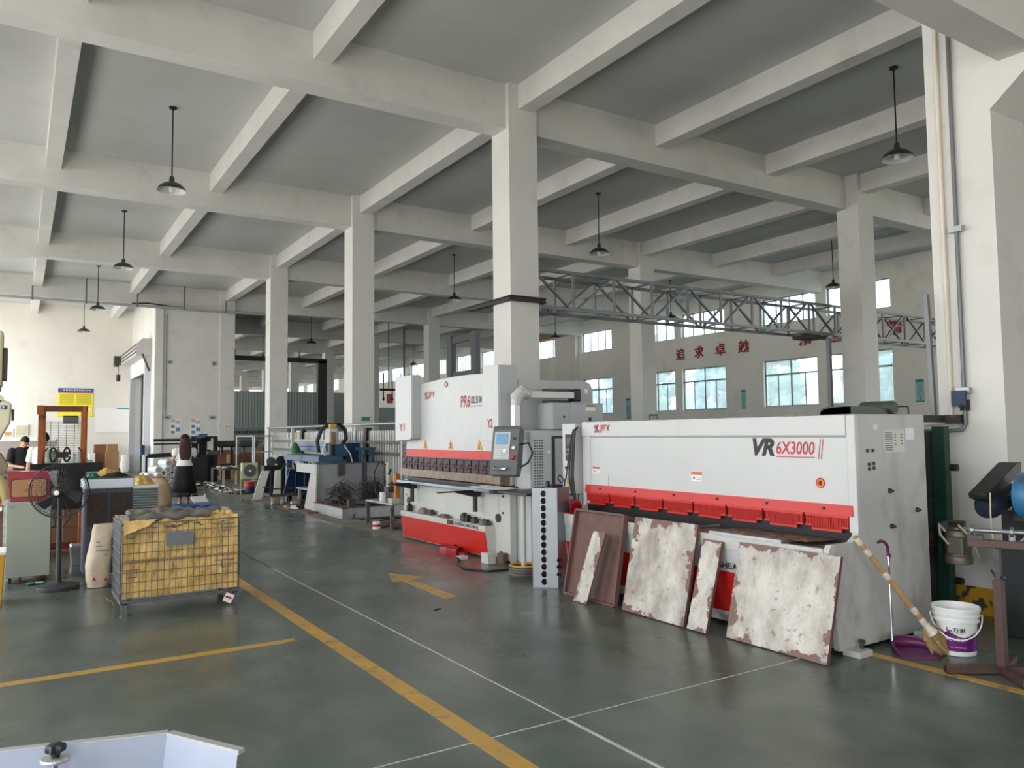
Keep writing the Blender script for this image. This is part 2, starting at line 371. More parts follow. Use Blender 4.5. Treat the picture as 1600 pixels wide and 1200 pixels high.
def window(y0, y1, z0, z1, nv, transom=None, nlow=None):
    wn[0] += 1
    o = thing('window_%d' % wn[0], None, None, (XR, y0, z0)); o['kind'] = 'structure'
    xf = XR+.14; mb = MB()
    for y in (y0, y1): mb.box(xf-.03, xf+.03, y-.001 if y == y0 else y-.05, y+.05 if y == y0 else y+.001, z0, z1)
    for z in (z0, z1-.05): mb.box(xf-.03, xf+.03, y0, y1, z, z+.05)
    if transom:
        mb.box(xf-.03, xf+.03, y0, y1, transom-.03, transom+.03)
        for k in range(1, nlow): 
            y = y0+(y1-y0)*k/nlow; w = .035 if k == nlow//2 else .02
            mb.box(xf-.02, xf+.02, y-w, y+w, z0, transom)
        y = (y0+y1)/2; mb.box(xf-.025, xf+.025, y-.03, y+.03, transom, z1)
    else:
        for k in range(1, nv): y = y0+(y1-y0)*k/nv; mb.box(xf-.02, xf+.02, y-.025, y+.025, z0, z1)
    mb.build('window_frame', FRM, o)
    MB().box(xf-.003, xf+.003, y0+.03, y1-.03, z0+.03, z1-.03).build('glass_pane', GLASSM, o)
    MB().box(XR-.02, XR+.1, y0-.03, y1+.03, z0-.04, z0+.005).build('window_sill', SILL, o)
for y0, y1 in UW: window(y0, y1, 6.07, 7.19, 4); window(y0, y1, 2.6, 4.57, 0, 3.95, 4)
for y0, y1 in FAR: window(y0, y1, 6.07, 7.19, 6)
for y0, y1 in UW+FAR[:6]:
    portal('portal', (XR+.2, (y0+y1)/2, 6.63), (0, R(90), 0), 1.12, y1-y0)
for y0, y1 in UW: portal('portal', (XR+.2, (y0+y1)/2, 3.58), (0, R(90), 0), 1.97, y1-y0)
for y0, y1 in NEAR[:3]:
    portal('portal', (XR+.2, (y0+y1)/2, 3.58), (0, R(90), 0), 1.97, y1-y0)
# left outer wall with gates and high windows (out of frame, lets the day in)
LH = []
for a, c, zt in ((-6.4, -1.6, 4.2), (.6, 5.0, 4.2), (8.2, 12.6, 4.2), (15.6, 20.0, 4.2), (23.2, 27.6, 4.2), (30.4, 34.0, 5.0), (35.8, 41.6, 5.4)): LH += [(a, c, 0.0, zt), (a, c, 6.1, 7.2)]
wall_with_holes('wall_left', WALLC, XL-.25, .25, YB, 42.2, 0, ZS, LH, 'y')
for a, c, z0, z1 in LH: portal('portal', (XL-.15, (a+c)/2, (z0+z1)/2), (0, R(-90), 0), z1-z0, c-a)
# unseen wall behind the camera; its openings are added and sized for light
BH = [(-2.2, .8, 0.0, 3.4), (20, 26.2, .4, 5.8)]
wall_with_holes('wall_front', WALLC, YB-.25, .25, XL, XR, 0, ZS, BH, 'x')
for a, c, z0, z1 in BH: portal('portal', ((a+c)/2, YB-.15, (z0+z1)/2), (R(90), 0, 0), c-a, z1-z0)
# end wall, far away
EH = [(8+3.1*k, 10.4+3.1*k, 3.5, 7.1) for k in range(6)]
wall_with_holes('wall_back', WALLC, YE, .25, 4.9, XR, 0, ZS, EH, 'x')
for a, c, z0, z1 in EH: portal('portal', ((a+c)/2, YE+.15, (z0+z1)/2), (R(-90), 0, 0), c-a, z1-z0)
# lobby at the left: wall A, door wall, poster wall
struct(MB().box(4.66, 7.2, 34.5, 34.75, 0, ZG).build('wall_1', PLA))
struct(MB().box(4.66, 4.95, 34.42, 34.6, 0, ZG).build('trim_1', PLA))
wall_with_holes('wall_2', PLA, 4.66, .25, 34.75, 42.2, 0, ZS, [(35.9, 40.6, 0, 5.0)], 'y')
struct(MB().box(XL, 4.9, 42.2, 42.45, 0, ZS).build('wall_3', WALLC))
struct(MB().box(4.9, 7.2, 42.2, 42.45, 0, ZS).build('wall_4', PLA))
struct(MB().box(XL, 4.6, 42.12, 42.2, 0, .12).build('baseboard_back', mat('dark_skirting', rgb(110, 92, 82), .7)))
wall_with_holes('wall_5', PLA, 4.9, .2, 42.45, YE, 0, ZS, [(43.5+7.7*k, 48.8+7.7*k, 1.6, 6.9) for k in range(6)], 'y')  # unseen openings, enlarged to brighten the far bays
for k in range(4): portal('portal', (4.85, 46.15+7.7*k, 4.25), (0, R(-90), 0), 5.3, 5.3)
BRICK = mat('bare_brick', rgb(176, 142, 118), .9, var=.25, scale=5)
struct(MB().box(XR-.02, XR+.01, 35.1, 42.2, 7.19, ZG+.8).build('wall_6', BRICK))
struct(MB().box(XR-.3, XR, 34.9, 36.85, 0, ZG).build('wall_7', WALLC))
# yellow safety band at the foot of the near column
BAND = mat('yellow_band', rgb(196, 146, 30), .6, var=.1, scale=4, dirt=rgb(60, 68, 50), damt=.35, dscale=5, dsharp=.02)
struct(MB().box(7.19, 7.81, 3.35, 3.94, .0, .24).build('baseboard_right', BAND))
# trees and ground outside the right windows
struct(MB().box(27.1, 90, -60, 160, -1.2, -1.0).build('ground', mat('outside_ground', rgb(150, 150, 130), .9)))
# ================================================================= TREES OUTSIDE
LEAF = mat('leaf_green', rgb(112, 140, 112), .8, var=.5, scale=5)
LEAF2 = mat('leaf_bluegreen', rgb(104, 132, 134), .8, var=.5, scale=5)
BARK = mat('bark', rgb(96, 82, 70), .9, var=.3)
rnd = random.Random(5)
def tree(x, y, h, w, m, label):
    o = thing('tree', label, 'tree', (x, y, -1.0), group='trees outside the side windows')
    MB().tube([(x, y, -1), (x+.1, y, h*.35), (x, y+.2, h*.6)], [.22, .16, .08], 8).build('trunk', BARK, o, smooth=True)
    mb = MB()
    for k in range(110):
        a = rnd.uniform(0, 6.28); q = rnd.random()**.5; z = rnd.uniform(.18, .98); rr = w*q*math.sin(math.pi*min(1, .25+z*.75))
        c = Vector((x+rr*math.cos(a), y+rr*math.sin(a), z*h)); s_ = rnd.uniform(.25, .5)
        n0 = len(mb.v); mb.sph(c, s_, 10)
        for i in range(n0, len(mb.v)):
            d = mb.v[i]-c; mb.v[i] = c+d*(1+.9*noise.noise(mb.v[i]*4.3))
    mb.build('crown', m, o, smooth=80)
for i, (y, x, h, w) in enumerate([(13, 33, 6.4, 2.2), (17.5, 32, 7.6, 2.4), (21.6, 34, 6.2, 1.9), (26.3, 32.5, 7.2, 2.0), (30.8, 33.5, 6.6, 1.9), (35.4, 33, 7.4, 1.9), (40, 34, 6.6, 2.2), (46, 34, 7.2, 2.4), (54, 35, 7.6, 2.6)]):
    tree(x, y, h, w, LEAF if i % 2 else LEAF2, 'leafy tree outside the windows, %s' % ['beyond the lettered wall nearest the camera', 'behind the window right of the second slogan half', 'between the two slogan halves', 'behind the window under the first slogan half', 'behind the window left of the first slogan half', 'behind the last lower window of the lettered wall', 'beyond the brick-topped wall', 'beyond the second far window', 'beyond the farthest clear window'][i])
# ================================================================= PENDANT LAMPS
ENAM = mat('lamp_enamel', rgb(52, 54, 54), .3, var=.05)
INNER = mat('lamp_inside', rgb(214, 216, 214), .4, var=0)
BULB = mat('lamp_bulb', rgb(236, 238, 236), .15, var=0)
def lamp():
    o = thing('pendant_lamp', 'x', 'lamp', (0, 0, ZS), group='pendant lamps hanging under the ceiling slab')
    MB().cyl((0,0,-.03), (0,0,0), .07).build('ceiling_plate', BLKM, o, local=True, smooth=True)
    MB().cyl((0,0,-1.34), (0,0,-.02), .013, n=8).build('rod', BLKM, o, local=True)
    prof = [(.035,-1.34),(.045,-1.36),(.05,-1.44),(.09,-1.455),(.15,-1.48),(.215,-1.53),(.25,-1.58),(.262,-1.61)]
    MB().lathe(prof, cap=False).build('lamp_shade', ENAM, o, local=True, smooth=True)
    MB().lathe([(r_*.97, z-.006) for r_, z in prof[3:]], cap=False).build('reflector', INNER, o, local=True, smooth=True)
    MB().lathe([(.02,-1.64),(.045,-1.62),(.05,-1.56),(.04,-1.5),(.03,-1.44)]).build('bulb', BULB, o, local=True, smooth=True)
    return o
lp = lamp(); first = True
LABS = {(2.33,15.5):'dark pendant lamp with a cone shade, nearest on the left side of the hall', (2.33,23.45):'dark pendant lamp on the left side, second from the camera', (2.33,31.6):'dark pendant lamp on the left side, third from the camera, above the cable tray', (2.33,38.6):'dark pendant lamp in front of the cream lobby wall',
 (12.6,7.4):'dark pendant lamp hanging near the large column, largest of them on the right', (12.65,15.55):'dark pendant lamp right of the tall centre column, above the truss', (12.7,23.6):'dark pendant lamp just left of the tall centre column, above the press brake', (12.6,31.2):'dark pendant lamp beside the second column, half hidden by it', (12.5,38.6):'dark pendant lamp between the two left columns, over the dark bays',
 (22.4,15.5):'dark pendant lamp partly behind the column carrying the truss', (22.6,23.2):'dark pendant lamp seen through the steel truss', (22.2,30.8):'dark pendant lamp above the press brake pendant arm, by the brick-topped wall', (22.4,39):'dark pendant lamp behind the bank of windows past the centre column', (22.4,47.5):'small dark pendant lamp above the far white-windowed wall', (12.4,47.5):'small dark pendant lamp over the grey partition, between two columns', (12.3,55.6):'small dark pendant lamp over the grey partition, beside the lobby wall', (12.3, 63.3):'smallest dark pendant lamp above the grey partition', (22.4,56):'smallest dark pendant lamp before the far windows'}
for (x, y), lab in LABS.items():
    o = lp if first else copy_tree(lp); first = False
    o.location = (x, y, ZS); o['label'] = lab
# ================================================================= TRUSS AND BRACKETS
TR = mat('truss_steel', rgb(112, 114, 116), .4, metal=.6, var=.2, scale=5)
t = thing('steel_truss', 'light grey steel box truss spanning behind the tall columns', 'truss', (7.9, 12.0, 4.0))
X0, X1, ya, yb, z0, z1 = 7.86, 26.75, 12.0, 12.62, 4.02, 4.74
for nm, y, z in (('top_chord', ya, z1), ('top_chord', yb, z1), ('bottom_chord', ya, z0), ('bottom_chord', yb, z0)):
    MB().box(X0, X1, y-.03, y+.03, z-.03, z+.03).build(nm, TR, t)
n = 18; st = (X1-X0-.3)/n
for k in range(n+1):
    x = X0+.2+k*st
    mb = MB()
    for y in (ya, yb): mb.bar((x, y, z0), (x, y, z1), .045, .045)
    mb.bar((x, ya, z1), (x, yb, z1), .04, .03); mb.bar((x, ya, z0), (x, yb, z0), .04, .03)
    mb.build('upright_frame', TR, t)
    if k < n:
        for y in (ya, yb):
            mb = MB()
            if k % 2 == 0: mb.bar((x+.06, y, z1), (x+st-.06, y, z0), .045, .04)
            else: mb.bar((x+.06, y, z0), (x+st-.06, y, z1), .045, .04)
            mb.build('diagonal_brace', TR, t)
IB = mat('channel_oxide', rgb(52, 36, 38), .6, var=.3, scale=8)
def channel(mb, x0, x1, y0, y1, z, h=.09, t_=.012, ax='y'):
    if ax == 'y':
        mb.box(x0, x1, y0, y1, z-h/2, z-h/2+t_); mb.box(x0, x1, y0, y1, z+h/2-t_, z+h/2); mb.box((x0+x1)/2-.01, (x0+x1)/2+.01, y0, y1, z-h/2, z+h/2)
    else:
        mb.box(x0, x1, y0, y1, z-h/2, z-h/2+t_); mb.box(x0, x1, y0, y1, z+h/2-t_, z+h/2); mb.box(x0, x1, (y0+y1)/2-.01, (y0+y1)/2+.01, z-h/2, z+h/2)
    return mb
t = thing('column_clamp', 'dark steel channel clamp around the tall centre column', 'bracket', (7.2, 11.3, 3.94), group='clamps carrying the truss')
channel(MB(), 7.13, 7.2, 11.26, 12.75, 3.985).build('side_channel', BLKM, t)
channel(MB(), 7.8, 7.87, 11.26, 12.75, 3.985).build('side_channel', IB, t)
channel(MB(), 7.12, 7.9, 11.2, 11.29, 3.985, ax='x').build('front_channel', IB, t)
t = thing('column_clamp', 'dark red steel channel clamp on the right truss column', 'bracket', (17.0, 11.0, 3.94), group='clamps carrying the truss')
channel(MB(), 16.1, 17.09, 12.0, 12.12, 3.93, ax='x').build('front_channel', IB, t)
MB().box(16.45, 17.05, 12.1, 12.6, 3.9, 3.98).build('side_channel', IB, t)
t = tag(MB().bar((16.85, 11.85, 0), (16.85, 11.85, 3.9), .09, .09).build('steel_post', PIPEG), 'grey steel post standing under the truss beside its right column', 'post')
t = tag(MB().bar((7.0, 3.87, 1.765), (7.0, 3.895, 2.87), .04, .04).build('steel_bar', PIPEG), 'grey steel bar leaning upright beside the near column', 'bar')
# ================================================================= SLOGAN LETTERS
ch = [('追', 27.2, 26.62), ('求', 25.98, 25.42), ('卓', 24.68, 24.12), ('越', 23.36, 22.76), ('精', 20.22, 19.6), ('益', 18.72, 18.12), ('求', 17.5, 16.95), ('精', 16.42, 15.82)]
dn = ['first', 'second', 'third', 'fourth', 'fifth', 'sixth', 'seventh', 'last']
for i, (c, ya_, yb_) in enumerate(ch):
    mb = MB(); add_text(mb, c, (XR-.03, ya_, 5.02), (0, -1, 0), (0, 0, 1), ya_-yb_, .56, bold=.018)
    o = mb.build('wall_character', CHRED, None, solid=.03)
    tag(o, 'dark red Chinese character on the window wall, %s of the slogan, reading %s' % (dn[i], c), 'letter', 'slogan characters on the wall')
# ================================================================= POSTERS ON THE RIGHT WALL
def wall_poster(y0, y1, z0, z1, label, deep=True, X=XR):
    t = thing('wall_poster', label, 'poster', (X-.01, y0, z0), group='narrow teal posters between the windows')
    MB().box(X-.015, X-.001, y0, y1, z0, z1).build('poster_board', TEALB, t)
    MB().box(X-.018, X-.015, y0, y1, z1-.1, z1).build('poster_band', GREENB, t); MB().box(X-.018, X-.015, y0, y1, z0, z0+.05).build('poster_band', GREENB, t)
    mb = MB()
    for k in range(7): mb.box(X-.018, X-.015, y0+.1, y1-.1, z0+.15+k*.07, z0+.165+k*.07)
    mb.sph((X-.012, (y0+y1)/2, z0+.12), .035, 8); mb.build('poster_print', GREYINK, t)
TEALB = mat('poster_pale', rgb(150, 200, 200), .6, var=.2, scale=4)
wall_poster(23.03, 23.29, 2.58, 3.4, 'narrow teal poster under the first slogan half')
wall_poster(15.12, 15.42, 2.56, 3.36, 'narrow teal poster beside the near column')
wall_poster(30.6, 30.95, 2.3, 3.35, 'narrow teal poster behind the press brake cabinet')
def small_sign(o, u, v, w, h, body, name, label, m=GREENB, tm=PAPER, cat='sign', grp=None):
    o = Vector(o); u = Vector(u); v = Vector(v); nrm = u.cross(v).normalized()
    t = thing(name, label, cat, o, group=grp)
    mb = MB(); mb.hexa([o, o+u*w, o+u*w-nrm*.01, o-nrm*.01, o+v*h, o+u*w+v*h, o+u*w+v*h-nrm*.01, o+v*h-nrm*.01]).build('sign_board', m, t)
    if body:
        mb = MB(); add_text(mb, body, o+u*w*.1+v*h*.2+nrm*.002, u, v, w*.8, h*.6, bold=.02); mb.build('sign_text', tm, t)
    return t
small_sign((17.35, 18.9, 1.95), (1,0,0), (0,0,1), .36, .24, '检验区', 'column_sign', 'small green sign on the column behind the shear')
small_sign((7.45, 18.9, 1.98), (1,0,0), (0,0,1), .22, .11, '', 'column_sign', 'small green sign on the second column')
small_sign((7.4, 34.42, 1.98), (1,0,0), (0,0,1), .27, .12, '配电', 'column_sign', 'small white sign on the lobby corner column', PAPER, REDINK)
# ================================================================= PIPES ON THE NEAR COLUMN
def P(name, label, pts, r, m, cat='pipe'):
    return tag(MB().tube(pts, r, 10).build(name, m, smooth=True), label, cat)
P('conduit_pipe', 'cream plastic pipe running down the near column and bending to the shear', [(7.165, 3.80, 5.6), (7.165, 3.80, 1.75), (7.15, 3.83, 1.70), (7.1, 3.9, 1.685), (7.1, 4.3, 1.68), (7.05, 5.2, 1.68)], .021, PIPEC)
t = thing('conduit_pipe', 'grey steel pipe with clamps running down the near column', 'pipe', (7.16, 3.7, 1.6))
MB().tube([(7.165, 3.68, 5.6), (7.165, 3.68, 1.68), (7.15, 3.70, 1.63), (7.1, 3.78, 1.62), (7.08, 5.2, 1.62)], .018, 10).build('pipe', PIPEG, t, smooth=True)
for z in (3.45, 1.98): MB().box(7.13, 7.187, 3.62, 3.74, z-.025, z+.025).build('pipe_clamp', GALV, t)
mb = MB().cyl((7.165, 3.68, 1.80), (7.165, 3.68, 1.90), .04); mb.cyl((7.165, 3.68, 1.84), (7.09, 3.68, 1.84), .018); mb.build('valve', BLKM, t, smooth=True)
MB().box(7.10, 7.12, 3.64, 3.76, 1.84, 1.98).build('valve_handle', DBLUE, t)
tag(MB().box(7.05, 7.19, 3.70, 3.80, 1.685, 1.765).box(6.5, 7.12, 3.80, 3.90, 1.70, 1.76).build('steel_bracket', DSTEEL), 'dark steel bracket fixed low on the near column behind the pipes', 'bracket')
# ================================================================= CABLE TRAY
t = thing('cable_tray', 'grey cable tray hanging along the girder above the lobby wall', 'cable tray', (0, 34.0, 6.9))
MB().box(XL, 9.0, 33.9, 34.1, 6.84, 6.86).box(XL, 9.0, 33.89, 33.91, 6.84, 6.93).box(XL, 9.0, 34.09, 34.11, 6.84, 6.93).build('tray', GALV, t)
for x in (.33, 2.1, 3.9, 5.65, 7.3): MB().box(x-.03, x+.03, 33.87, 33.89, 6.8, 7.8 if int(x*10) in (21, 56) else 7.35).build('hanger', PIPEG, t)
MB().tube([(3.7, 33.95, 6.95), (4.3, 33.95, 7.0), (5.2, 33.95, 6.93), (5.6, 33.95, 6.93)], .03, 6).build('cable', BLACK, t, smooth=True)
# ================================================================= ROLLER DOOR
STRIPG = mat('door_rail', rgb(214, 216, 222), .4, metal=.4, var=.05)
t = thing('roller_door', 'grey roller shutter door with its drum box on the lobby side wall', 'roller door', (4.6, 36, 0))
MB().box(4.42, 4.66, 35.62, 35.9, 0, 5.3).build('guide_rail', STRIPG, t); MB().box(4.42, 4.66, 40.6, 40.85, 0, 5.3).build('guide_rail', STRIPG, t)
mb = MB(); mb.prism([(4.08, 5.05), (4.66, 5.0), (4.66, 5.75), (4.3, 5.75), (4.08, 5.5)], 'y', 35.5, 41.2); mb.build('drum_box', mat('drum_grey', rgb(196, 190, 186), .5, var=.1), t)
for z in (5.15, 5.3, 5.45): MB().box(4.05, 4.08, 35.5, 41.2, z, z+.05).build('drum_rib', DGREY, t)
MB().box(4.45, 4.55, 35.9, 40.6, 4.35, 5.05).build('shutter_panel', WHITEP, t)
mb = MB().bar((4.3, 35.5, 5.1), (4.6, 35.62, 4.4), .06); mb.build('strut', DSTEEL, t)
mb = MB().box(3.8, 4.3, 41.25, 41.75, 5.1, 5.5); mb.cyl((3.9, 41.5, 5.0), (3.9, 41.5, 5.3), .12); mb.build('motor', DSTEEL, t)
MB().cyl((4.0, 41.5, 4.3), (4.0, 41.5, 4.62), .09).cyl((4.0, 41.5, 4.6), (4.0, 41.5, 5.1), .015, n=6).build('pull_weight', BLACK, t)
MB().box(4.70, 4.80, 36.2, 37.6, 0, 4.9).build('strip_curtain', mat('curtain_grey', rgb(96, 94, 92), .5, var=.3, scale=2, stretch=(1, 8, .1)), t)
MB().box(4.70, 4.78, 37.7, 38.0, 0, 4.9).build('strip_curtain', DGREY, t)
MB().box(4.3, 4.44, 35.3, 35.6, .9, 1.3).build('lock_box', DBLUE, t)
# ================================================================= WALL A FITTINGS
CTR = [0]
def wall_box(x, z, w, h, label, y=34.5, name='socket_box', m=None, d=.05, cat='electrical box'):
    t = thing(name, label, cat, (x, y, z), group='small electrical boxes on the lobby wall')
    MB().box(x, x+w, y-d, y, z, z+h).build('box_body', m or GREYM, t, bevel=.01)
    MB().box(x+w*.3, x+w*.7, y-d-.01, y-d, z+h*.3, z+h*.7).build('box_cover', DGREY, t)
wall_box(5.13, 4.62, .16, .16, 'small grey junction box high on the lobby wall, left one')
wall_box(6.86, 4.60, .18, .2, 'small grey junction box high on the lobby wall, right one')
wall_box(5.03, 2.34, .24, .15, 'grey socket box left of the two notice posters')
wall_box(6.78, 2.34, .26, .15, 'grey socket box right of the two notice posters')
tag(MB().tube([(5.08, 34.47, 6.7), (5.08, 34.47, 2.4)], .012, 6).build('wall_conduit', PIPEG), 'thin grey conduit running down the lobby wall', 'conduit')
BLP = mat('print_blue', rgb(96, 138, 170), .6, var=.3, scale=12); PKP = mat('print_pink', rgb(212, 184, 192), .6, var=.3, scale=12)
def notice(x, lab):
    t = thing('notice_poster', lab, 'poster', (x, 34.5, 1.7), group='notice posters on the lobby wall')
    MB().box(x, x+.42, 34.485, 34.5, 1.7, 2.36).build('poster_sheet', PAPER, t)
    MB().box(x+.03, x+.2, 34.482, 34.485, 2.22, 2.34).box(x+.2, x+.38, 34.482, 34.485, 2.16, 2.3).build('poster_heading', PKP, t)
    MB().box(x+.04, x+.18, 34.482, 34.485, 1.98, 2.1).box(x+.22, x+.38, 34.482, 34.485, 1.84, 2.0).box(x+.04, x+.18, 34.482, 34.485, 1.75, 1.86).build('poster_picture', BLP, t)
notice(5.27, 'white notice poster with blue pictures, left of the pair'); notice(6.06, 'white notice poster with blue pictures, right of the pair')
# ================================================================= FAR LOBBY WALL
YF = 42.19
t = thing('safety_poster', 'large yellow poster with a blue header on the cream lobby wall', 'poster', (1.54, YF, 2.6))
MB().box(1.54, 2.99, YF-.02, YF, 2.62, 3.97).build('poster_sheet', mat('poster_yellow', rgb(240, 226, 60), .6, var=.04), t)
MB().box(1.54, 2.99, YF-.025, YF-.02, 3.77, 3.97).build('header_band', mat('header_blue', rgb(40, 84, 160), .5, var=0), t)
MB().box(1.54, 2.99, YF-.025, YF-.02, 3.74, 3.77).build('header_line', REDINK, t)
mb = MB(); add_text(mb, '机 械 安 全 操 作 规 程 公 示 栏', (1.75, YF-.03, 3.83), (1,0,0), (0,0,1), 1.15, .09, bold=.01); mb.build('header_text', PAPER, t)
mb = MB()
for k in range(12):
    mb.box(1.62, 2.2, YF-.024, YF-.02, 3.66-k*.042, 3.675-k*.042); mb.box(2.3, 2.92, YF-.024, YF-.02, 3.66-k*.042, 3.675-k*.042)
mb.build('body_text', mat('text_olive', rgb(150, 130, 40), .7, var=0), t)
mb = MB()
for k in range(5): mb.box(1.66+k*.26, 1.86+k*.26, YF-.024, YF-.02, 2.85, 3.06)
mb.build('photo_row', PAPER, t)
t = thing('white_board', 'plain white board with a blue corner stripe, right of the yellow poster', 'board', (3.1, YF, 1.9))
MB().box(3.12, 4.6, YF-.02, YF, 1.87, 3.05).build('board_sheet', mat('board_white', rgb(236, 234, 230), .5, var=.02), t)
MB().prism([(3.9, 3.05), (4.58, 3.05), (4.58, 2.97), (4.1, 2.99)], 'y', YF-.024, YF-.02).build('blue_stripe', mat('stripe_blue', rgb(60, 140, 180), .5, var=0), t)
t = thing('grey_notice', 'small dark grey notice seen through the orange mast frame', 'notice', (1.8, YF, 2.3))
MB().box(1.78, 2.4, YF-.02, YF, 2.3, 2.66).build('notice_sheet', DGREY, t)
t = thing('white_notice', 'white printed notice below the dark grey one', 'notice', (1.75, YF, 1.8))
MB().box(1.75, 2.38, YF-.02, YF, 1.86, 2.26).build('notice_sheet', PAPER, t)
mb = MB(); 
for k in range(5): mb.box(1.8, 2.33, YF-.024, YF-.02, 1.92+k*.06, 1.935+k*.06)
mb.build('notice_print', GREYINK, t)
t = thing('wall_cabinet', 'flat cream fuse panel on the wall behind the men', 'panel', (-.1, YF, 1.7))
MB().box(-.12, .4, YF-.06, YF, 1.72, 2.26).build('panel_box', PAPER, t, bevel=.01)
MB().box(-.08, .36, YF-.07, YF-.06, 1.76, 2.22).build('panel_door', CREAM, t)
t = thing('wall_cabinet', 'smaller cream fuse panel with an orange label, left of the other', 'panel', (-.6, YF, 1.6))
MB().box(-.55, -.18, YF-.06, YF, 1.72, 2.08).build('panel_box', PAPER, t)
MB().box(-.5, -.25, YF-.07, YF-.06, 1.76, 1.92).build('panel_label', mat('label_orange', rgb(210, 140, 80), .6, var=.1), t)
# ================================================================= FAR BAYS: partition, portal frames
CORR = bpy.data.materials.new('corrugated'); CORR.use_nodes = True
nt = CORR.node_tree; N = nt.nodes; L = nt.links; b = N['Principled BSDF']; b.inputs['Base Color'].default_value = (*rgb(170, 178, 175), 1); b.inputs['Roughness'].default_value = .45
def corrugated(name, label, x0, x1, y, z1, m):
    mb = MB(); n_ = int((x1-x0)/.09); vs = []
    for k in range(n_+1):
        x = x0+(x1-x0)*k/n_; d = .008*(1 if k % 2 else -1)
        vs += [(x, y+d, 0), (x, y+d, z1)]
    mb.add(vs, [(2*k, 2*k+2, 2*k+3, 2*k+1) for k in range(n_)])
    return tag(mb.build(name, m, solid=.02), label, 'partition')
corrugated('corrugated_partition', 'tall grey-green corrugated sheet partition behind the left columns', 8.0, 16.4, 50, 4.42, CORR)
corrugated('corrugated_partition', 'grey-green corrugated sheet partition right of the dark post', 16.2, 20.0, 51.5, 4.5, CORR)
corrugated('corrugated_partition', 'low pale corrugated partition left of the press brake', 19.2, 23.0, 47.0, 3.35, mat('corrugated_pale', rgb(176, 190, 186), .5, var=.05))
t = thing('portal_frame', 'dark steel portal frame in front of the grey partition', 'frame', (14.1, 42, 0))
PF = mat('portal_dark', rgb(66, 68, 68), .6, var=.1)
MB().box(14.0, 14.5, 42.0, 42.3, 0, 5.75).build('frame_post', PF, t)
MB().box(8.2, 14.5, 42.0, 42.25, 5.62, 5.86).build('frame_beam', PF, t)
for x in (9.5, 12.9): MB().box(x, x+.04, 41.98, 42.0, 5.8, 6.2).build('beam_hook', BLACK, t)
GF = mat('portal_grey', rgb(140, 144, 146), .6, var=.05)
t = thing('portal_frame', 'grey steel portal frame seen above the press brake', 'frame', (20.1, 36.5, 0))
for y in (37.56, 34.92): MB().box(20.0, 20.3, y, y+.5, 0, 7.0).build('frame_post', GF, t)
MB().box(20.05, 20.25, 35.3, 37.6, 6.55, 6.95).build('frame_beam', GF, t); MB().box(20.05, 20.25, 35.3, 37.6, 4.55, 4.95).build('frame_beam', GF, t)
MB().box(20.1, 20.2, 35.42, 37.56, 0, 4.55).build('lower_sheet', GF, t)
# hanging lift rods with clamps, left of press brake
t = thing('hanging_rack', 'dark rods with clamps hanging on a rail left of the press brake', 'hanging rack', (17.5, 38.5, 3.5))
MB().bar((16.2, 38.5, 4.0), (18.6, 38.5, 4.0), .12).build('rail', BLKM, t)
for k in range(5):
    x = 16.4+k*.5; MB().cyl((x, 38.5, 3.4), (x, 38.5, 4.9), .03, n=6).sph((x, 38.5, 3.5), .07, 8).build('hanging_rod', BLKM, t)
MB().cyl((17.6, 38.5, 4), (17.6, 38.5, 7.87), .05, n=8).build('support_rod', DSTEEL, t); MB().cyl((16.7, 38.5, 4), (16.7, 38.5, 7.87), .03, n=8).build('support_rod', DSTEEL, t)
MB().box(16.9, 17.25, 39.2, 39.23, 3.3, 3.8).build('red_cloth', mat('cloth_red', rgb(230, 120, 100), .8), t)
# ================================================================= SHEARING MACHINE
t = thing('shearing_machine', 'long white and red hydraulic shearing machine at the right', 'shearing machine', (5.8, 5.25, 0))
prof = [(5.36,1.76),(6.3,1.76),(6.3,.03),(5.08,.03),(4.99,.76),(5.02,.80),(5.27,.80),(5.34,.84),(5.36,.90)]
MB().prism(prof, 'y', 3.57, 3.62).build('side_plate', LGREY, t, bevel=.004, label='light grey side plate with two stuck data sheets')
MB().prism(prof, 'y', 6.88, 6.93).build('side_plate', LGREY, t, bevel=.004)
MB().box(5.345, 5.40, 3.565, 3.64, .86, 1.755).build('front_edge', WHITE, t, bevel=.008)
MB().box(5.36, 5.46, 3.62, 6.88, 1.05, 1.60).build('front_cover', WHITE, t, bevel=.006)
MB().prism([(5.44,1.755),(5.34,1.755),(5.335,1.60),(5.36,1.58),(5.44,1.58)], 'y', 3.64, 6.93).build('upper_cover', WHITE, t, bevel=.004)
MB().box(5.345, 5.40, 6.80, 6.93, .86, 1.60).build('front_edge', WHITE, t, bevel=.008)
MB().box(5.40, 6.26, 3.62, 6.88, 1.725, 1.762).build('top_plate', mat('top_plate_worn', rgb(150, 146, 140), .6, var=.25, scale=4, dirt=rgb(112, 84, 66), damt=.3, dscale=7), t)
MB().box(5.55, 6.2, 3.62, 6.88, .3, 1.70).build('rear_body', GREYM, t)
MB().box(5.37, 5.52, 3.62, 6.88, .766, 1.0).build('blade_beam', BLKM, t)
